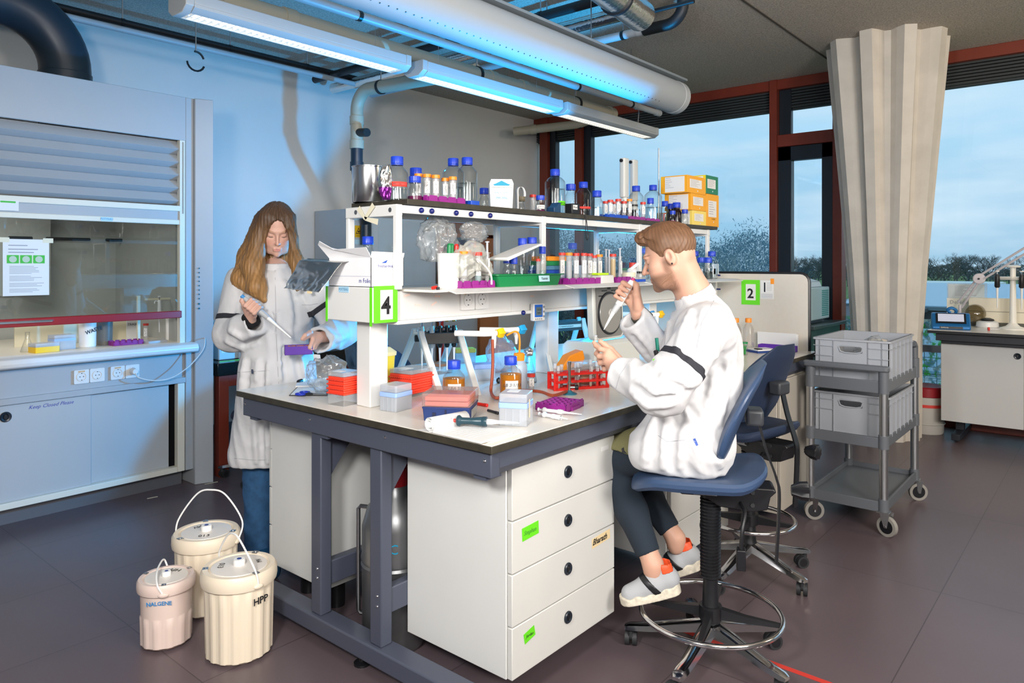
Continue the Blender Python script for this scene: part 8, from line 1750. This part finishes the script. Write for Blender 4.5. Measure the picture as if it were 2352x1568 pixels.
# ================================================================ THE STANDING WOMAN
DW = 3.45
def w_(px, py, t=0): return PD(px, py, DW-t)
wom = thing('person', 'young woman with long hair standing in a white lab coat, pipetting', 'person', (1.87, 3.1, 0))
Rt = Vector((st, -ct, 0)); fwW = Tc*cos(R(20))+Rt*sin(R(20)); HW = hmat(w_(636, 524, .0), fwW, R(28), .97)
if toW((0, .1, 0), HW)[2] > toW((0, 0, 0), HW)[2]: HW = hmat(w_(636, 524), fwW, R(-28), .97)
nkW = [toW((0, -.045, -.02), HW), w_(636, 592, -.09), w_(636, 628, -.055)]
def f(P): return head_sdf(P, HW, nkW, [.044, .046, .070], True)
lo, hi = bnd([toW((0, 0, 0), HW)], .15); lo2, hi2 = bnd(nkW, .08); pH = surf(f, np.minimum(lo, lo2), np.maximum(hi, hi2), .0032)
ax = (w_(607, 723, .24)-w_(562, 685, .24)).normalized(); A_ = w_(566, 690, .25); e2 = (Tc-ax*Tc.dot(ax)).normalized(); e1 = e2.cross(ax)
if e1.z > 0: e1 = -e1     # towards the lower-left palm
wrW = w_(575, 735, .20); eW = w_(535, 768, .10)
def fWR(P):
    d = chain(P, [eW, wrW], [.034, .024], .01); mc = []
    for i in range(4):
        o_ = .016+.0175*i; q, pts = fing(P, A_, [o_-.002, o_, o_+.001, o_+.002], [-20, 60, 140, 200], [.034, .028, .027, .022], [.0095, .0088, .008, .007]); d = smin(d, q, .004); mc.append(pts[0])
    for q in mc: d = smin(d, s_cap(P, q, wrW, .011, .019), .012)
    th = [wrW.lerp(A_, .3), A_+e1*.026+ax*.010-e2*.004, A_+e1*.014-ax*.014, A_+e1*.004-ax*.018]; return smin(d, chain(P, th, [.016, .011, .0095, .008], .007), .008)
lo, hi = bnd([A_, A_+ax*.09, wrW, eW], .05); pWR = surf(fWR, lo, hi, .0024)
wlW = w_(730, 775, .20); elW = w_(790, 765, .02)
def fWL(P):
    d = chain(P, [elW, wlW], [.034, .024], .01); kn = [w_(716, 770, .24), w_(719, 780, .245), w_(721, 790, .24), w_(722, 798, .23)]
    for q in kn: d = smin(d, s_cap(P, q, wlW, .011, .019), .012)
    FF = [[kn[0], w_(706, 773, .27), w_(698, 779, .28)], [kn[1], w_(712, 797, .265), w_(706, 806, .24), w_(700, 808, .22)], [kn[2], w_(716, 806, .255), w_(710, 812, .23), w_(704, 812, .21)], [kn[3], w_(719, 812, .24), w_(714, 815, .22), w_(709, 815, .20)]]
    for q in FF: d = smin(d, chain(P, q, [.0098, .0088, .0082, .0072][:len(q)], .004), .004)
    return smin(d, chain(P, [w_(724, 768, .21), w_(712, 764, .255), w_(701, 770, .285), w_(694, 778, .29)], [.015, .011, .0095, .008], .006), .006)
lo, hi = bnd([wlW, elW, w_(694, 778, .29)], .05); pWL = surf(fWL, lo, hi, .0024)
sR, sL = w_(556, 648, -.02), w_(712, 636, -.06); hR, hL = w_(600, 880), w_(675, 875, -.05); fR_ = Vector((1.83, 3.12, .10)); fL_ = Vector((2.02, 3.10, .10))
def fWB(P):
    d = chain(P, [w_(640, 870), w_(640, 760), w_(636, 665, -.03)], [.12, .10, .10], .05); d = smin(d, s_cap(P, sR, sL, .05), .04)
    for a, b_ in ((hR, fR_), (hL, fL_)): d = smin(d, chain(P, [a, a.lerp(b_, .5), b_], [.08, .055, .035], .02), .03); d = smin(d, s_cap(P, b_+Vector((0, 0, -.04)), b_+Vector((-.03, -.16, -.06)), .034, .028), .03)
    for a, b_, c in ((sR, w_(528, 765, .05), eW), (sL, w_(775, 755, -.02), elW)): d = smin(d, chain(P, [a, b_, c], [.042, .036, .032], .02), .02)
    return d
lo, hi = bnd([hR, hL, fR_, fL_, sR, sL, w_(636, 640), fR_+Vector((-.03, -.2, -.1))], .12); lo[2] = 0.001; pWB = surf(fWB, lo, hi, .011)
smesh('body', [pH, pWR, pWL, pWB], skinm, wom, skincol('D6AA98', HW, None, (.62, .24, .22)))
# hair
def fWH(P):
    L_ = toL(P, HW); x, y, z = L_[..., 0], L_[..., 1], L_[..., 2]; sc = .97
    d = s_ell(L_, (0, -.016, .038), (.083, .104, .090))*sc; face = s_ell(L_, (.004, .095, -.040), (.060, .080, .118)); d = smax(d, -face*sc, .010)
    lefts = [toW((-.055, .03, .07), HW), w_(596, 545, .06), w_(580, 610, .09), w_(590, 660, .13), w_(606, 688, .14)]
    d = smin(d, chain(P, lefts, [.035, .040, .048, .040, .014], .03), .03); d = smin(d, chain(P, [toW((-.06, -.03, .02), HW), w_(575, 590, -.02), w_(556, 640, .04), w_(570, 665, .09)], [.05, .055, .045, .02], .03), .03)
    rights = [toW((.055, .03, .07), HW), w_(667, 545, .06), w_(680, 600, .08), w_(690, 635, .11), w_(683, 664, .13)]
    d = smin(d, chain(P, rights, [.032, .028, .030, .028, .010], .03), .025); d = smin(d, chain(P, [toW((0, -.09, .0), HW), w_(640, 600, -.12), w_(640, 660, -.13)], [.06, .08, .06], .03), .03)
    d = smax(d, -s_ell(L_, (.004, .100, -.050), (.057, .085, .115))*sc, .008)
    w2_ = P@V3(Rt); zz = P[..., 2]; t_ = P@V3(Tc)
    st2 = (np.sin(w2_*420+np.sin(zz*9)*2+t_*60)*.5+np.sin(w2_*700+zz*12-t_*90)*.4+np.sin(t_*420+zz*14)*.4)*.0019
    part = np.exp(-(x/.004)**2)*np.clip((z-.05)*30, 0, 1)*.004
    return d+st2+part
lo, hi = bnd([toW((0, 0, .05), HW), toW((0, 0, .13), HW), toW((0, -.1, .1), HW), w_(520, 660, .1), w_(720, 690, .1), w_(640, 660, -.15), w_(640, 500, .2)], .07); smesh('hair', [surf(fWH, lo, hi, .0031)], hair_m, wom, haircol(HW, '4E3826', 'C39258', -.40, .08))
# coat
eR, eL = w_(528, 768, .06), w_(785, 760, -.03); cR, cL = w_(583, 742, .20), w_(737, 780, .18)
def coatW(P, dis=True):
    d = chain(P, [w_(642, 1000), w_(640, 850), w_(638, 740), w_(636, 680, -.03)], [.17, .158, .145, .13], .06); d = smin(d, s_cap(P, w_(575, 655, -.02), w_(698, 645, -.06), .075), .05); d = smin(d, s_cap(P, w_(636, 626, -.04), w_(636, 655, -.03), .064, .09), .03)
    d = smin(d, s_cap(P, w_(600, 1040, .02), w_(620, 860, .02), .15, .12), .06); d = smin(d, s_cap(P, w_(690, 1040, -.03), w_(660, 860, -.03), .15, .12), .06)
    d = smin(d, arm(P, sR, eR, cR, .078, .080, .058, 0), .025); d = smin(d, arm(P, sL, eL, cL, .076, .078, .062, 1), .025)
    hz = w_(580, 1071, .1).z; d = smax(d, hz-P[..., 2], .006)
    if dis: d = d+.012*folds(P*np.array((1, 1, .5), f32), 2.0, 1.0)+.005*folds(P*np.array((1, 1, .6), f32), 3.3, 2.0)
    return d
def coatWf(P):
    d = coatW(P)
    for c, e_, r_ in ((cR, eR, .042), (cL, eL, .046)):
        u = (c-e_).normalized(); d = smax(d, np.where(np.sqrt(((P-V3(c))**2).sum(-1)) < .10, ((P-V3(c))@V3(u))-.012, -1), .003); d = smax(d, -s_cap(P, c-u*.05, c+u*.08, r_-.004, r_+.004), .004)
    d = smax(d, -s_cap(P, nkW[0], w_(636, 606, -.03), .054, .056), .005); d = smax(d, -s_cap(P, w_(643, 600, .06), w_(643, 618, .06), .03, .015), .008)
    return d
pts = [sR, sL, eR, eL, cR, cL, w_(540, 1070), w_(745, 1070, -.05), w_(640, 600)]
lo, hi = bnd(pts, .14); lo[2] = w_(580, 1071, .1).z-.02; tr0 = bvh(surf(coatWf, lo, hi, .015))
RID = creases(tr0, [[(598, 640), (588, 690)], [(641, 640), (641, 760), (646, 870)], [(560, 660), (548, 720)], [(522, 785), (560, 800), (592, 786)], [(528, 760), (558, 776), (588, 762)], [(655, 650), (668, 720), (664, 790)], [(560, 830), (552, 900), (556, 1060)], [(592, 830), (584, 950), (590, 1060)], [(616, 840), (612, 950), (614, 1060)], [(700, 655), (712, 700)], [(690, 820), (700, 870)], [(745, 765), (775, 778), (795, 772)]], -.003)
GRO = creases(tr0, [[(606, 640), (600, 700)], [(650, 650), (652, 800), (656, 870)], [(570, 660), (556, 730)], [(524, 772), (560, 788), (590, 775)], [(572, 830), (566, 900), (570, 1060)], [(604, 835), (598, 950), (602, 1060)], [(676, 660), (684, 740)], [(680, 820), (688, 870)]], .003)
pc_ = surf(lambda P: carve(P, coatWf(P), RID, GRO), lo, hi, .0066); smesh('lab_coat', [pc_], clothw, wom); tr1 = bvh(pc_)
for q_ in ([(541, 855), (580, 853), (618, 851)], [(545, 858), (549, 900)], [(693, 700), (712, 700), (730, 697)], [(632, 620), (634, 760), (640, 880)], [(538, 1052), (575, 1056), (618, 1056)]): seam('coat_seam', tr1, lerp_px(q_), wom, seamm)

fcW = lambda P: carve(P, coatW(P), RID, GRO)
band('arm_band', fcW, sR, eR, .72, .013, wom, bandm); band('arm_band', fcW, sL, eL, .55, .013, wom, bandm)
def fCo(P):
    d = np.abs(s_cap(P, w_(636, 600, -.035), w_(636, 628, -.03), .056, .064))-.004; q = P[..., 2]-w_(636, 614).z; d = smax(d, np.abs(q)-.018, .004); return smax(d, -s_cap(P, w_(644, 580, .05), w_(643, 620, .05), .022, .012), .004)
lo, hi = bnd([w_(636, 614, -.03)], .09); smesh('collar', [surf(fCo, lo, hi, .004)], clothw, wom)
# jeans and shoes
def fJ(P):
    d = None
    for a, b_ in ((hR, fR_), (hL, fL_)):
        q = chain(P, [a, a.lerp(b_, .45), b_+Vector((0, 0, .0))], [.098, .078, .062], .02); d = q if d is None else smin(d, q, .02)
    d = smax(d, .075-P[..., 2], .004); d = smax(d, P[..., 2]-.62, .004); return d+.006*folds(P, .9, 1.4)+.003*folds(P*np.array((.6, .6, 1.6), f32), 2.9, 2.0)
lo, hi = bnd([hR, hL, fR_, fL_], .13); hi[2] = .64; lo[2] = .05; smesh('jeans', [surf(fJ, lo, hi, .0065)], denim, wom)
shm = mat('blue_leather_shoe', '1C4668', .25)
for b_ in (fR_, fL_):
    def fs(P, b_=b_):
        d = chain(P, [b_+Vector((.01, .05, -.055)), b_+Vector((0, -.03, -.045)), b_+Vector((-.035, -.18, -.062))], [.042, .046, .038], .03); d = smin(d, s_cap(P, b_+Vector((0, 0, -.04)), b_+Vector((0, 0, .01)), .046), .02); return smax(d, .004-P[..., 2], .004)
    lo, hi = bnd([b_+Vector((0, .06, 0)), b_+Vector((-.04, -.2, -.09))], .07); lo[2] = -.004; smesh('shoe', [surf(fs, lo, hi, .0045)], shm, wom)
def childw(o): o.parent = wom; o.matrix_parent_inverse = Matrix.Translation(-Vector(wom.location)); return o
rr_ = []; uu = (wrW-eW).normalized(); n1 = uu.orthogonal().normalized(); n2 = uu.cross(n1); cw_ = wrW+uu*.006
rs = [[cw_+uu*(.012*sin(R(b2))*1.3)+(n1*cos(R(a))+n2*sin(R(a)))*(.030+.011*cos(R(b2))+.0025*sin(a*.7)) for b2 in range(0, 360, 36)] for a in range(0, 360, 10)]
childw(MB().rings(rs, loop=True).build('scrunchie', mat('black_velvet', '101014', .95, bump=.8, bscale=300)))
q = w_(712, 669, .12); 
g = MB(); a = [w_(705, 663, .10), w_(717, 662, .09), w_(717, 674, .10), w_(706, 674, .11)]; g.rings([[p+Tc*.0 for p in a], [p+Tc*.002 for p in a]]); childw(g.build('name_tape', gw))
g = MB(); 
childw(MB().cyl(tuple(w_(579, 848, .185)), tuple(w_(580, 858, .185)), .004, n=10).build('pocket_pen', mat('pen_navy', '22304C', .4)))
# held things
t = thing('pipette', 'white pipette with a blue button in the woman\'s right hand', 'pipette', tuple(A_)); o_ = A_; tipW = w_(669, 776, .27); B2 = w_(606, 722, .25); bk = w_(557, 681, .25)
ax2 = (B2-bk).normalized(); MB().tube([bk+ax2*.01-o_, bk+ax2*.03-o_, B2-o_], [.008, .011, .0125], 18).build('handle', mat('pip_grey', 'B9BCBE', .4), t); MB().cyl(bk-ax2*.006-o_, bk+ax2*.01-o_, .0085, n=16).build('push_button', mat('blue_button', '3C8ED0', .4), t)
MB().tube([B2-o_, B2.lerp(tipW, .16)-o_], [.0125, .010], 16).build('collar', mat('pip_grey', 'B9BCBE', .4), t); MB().tube([B2.lerp(tipW, .16)-o_, B2.lerp(tipW, .5)-o_, B2.lerp(tipW, .95)-o_, tipW-o_], [.009, .006, .0035, .001], 14).build('tip', wp, t)
c0 = w_(654, 816, .30); c1 = w_(718.5, 805, .26); c2 = w_(633, 802, .23); ux = c1-c0; ux.z = 0; uy = c2-c0; uy.z = 0; L1 = ux.length; an = math.atan2(ux.y, ux.x); L2 = .075; hh = .038
t = thing('violet_box', 'small open violet cardboard box of brown chips held in the woman\'s left hand', 'box', tuple(c0), an); g = MB().box(0, L1, 0, L2, 0, .002).box(0, L1, 0, .0015, 0, hh).box(0, L1, L2-.0015, L2, 0, hh).box(0, .0015, 0, L2, 0, hh).box(L1-.0015, L1, 0, L2, 0, hh); g.build('card_tray', violet, t)
rnd = random.Random(6); M_t = Matrix.Translation(c0) @ Matrix.Rotation(an, 4, 'Z')
for k in range(9):
    cx, cy = .015+.0125*k*(L1-.03)/.1, .02+.035*rnd.random(); g = MB(); n_ = 9; g.rings([[((.011+.004*rnd.random())*cos(2*pi*i/n_), (.011+.004*rnd.random())*sin(2*pi*i/n_), z_) for i in range(n_)] for z_ in (0, .004)]); q = M_t @ Vector((min(cx, L1-.016), cy, hh-.010+.002*(k % 3)))
    o = g.build('wood_chip', mat('chip_brown', 'B87444', .8), None, tuple(q), rot=(rnd.uniform(-.4, .4), rnd.uniform(-.4, .4), rnd.uniform(0, 6))); tag(o, 'small brown chip in the held violet box, %s in the row from the left' % ('first', 'second', 'third', 'fourth', 'fifth', 'sixth', 'seventh', 'eighth', 'ninth')[k], 'chip', 'brown chips in the violet box')
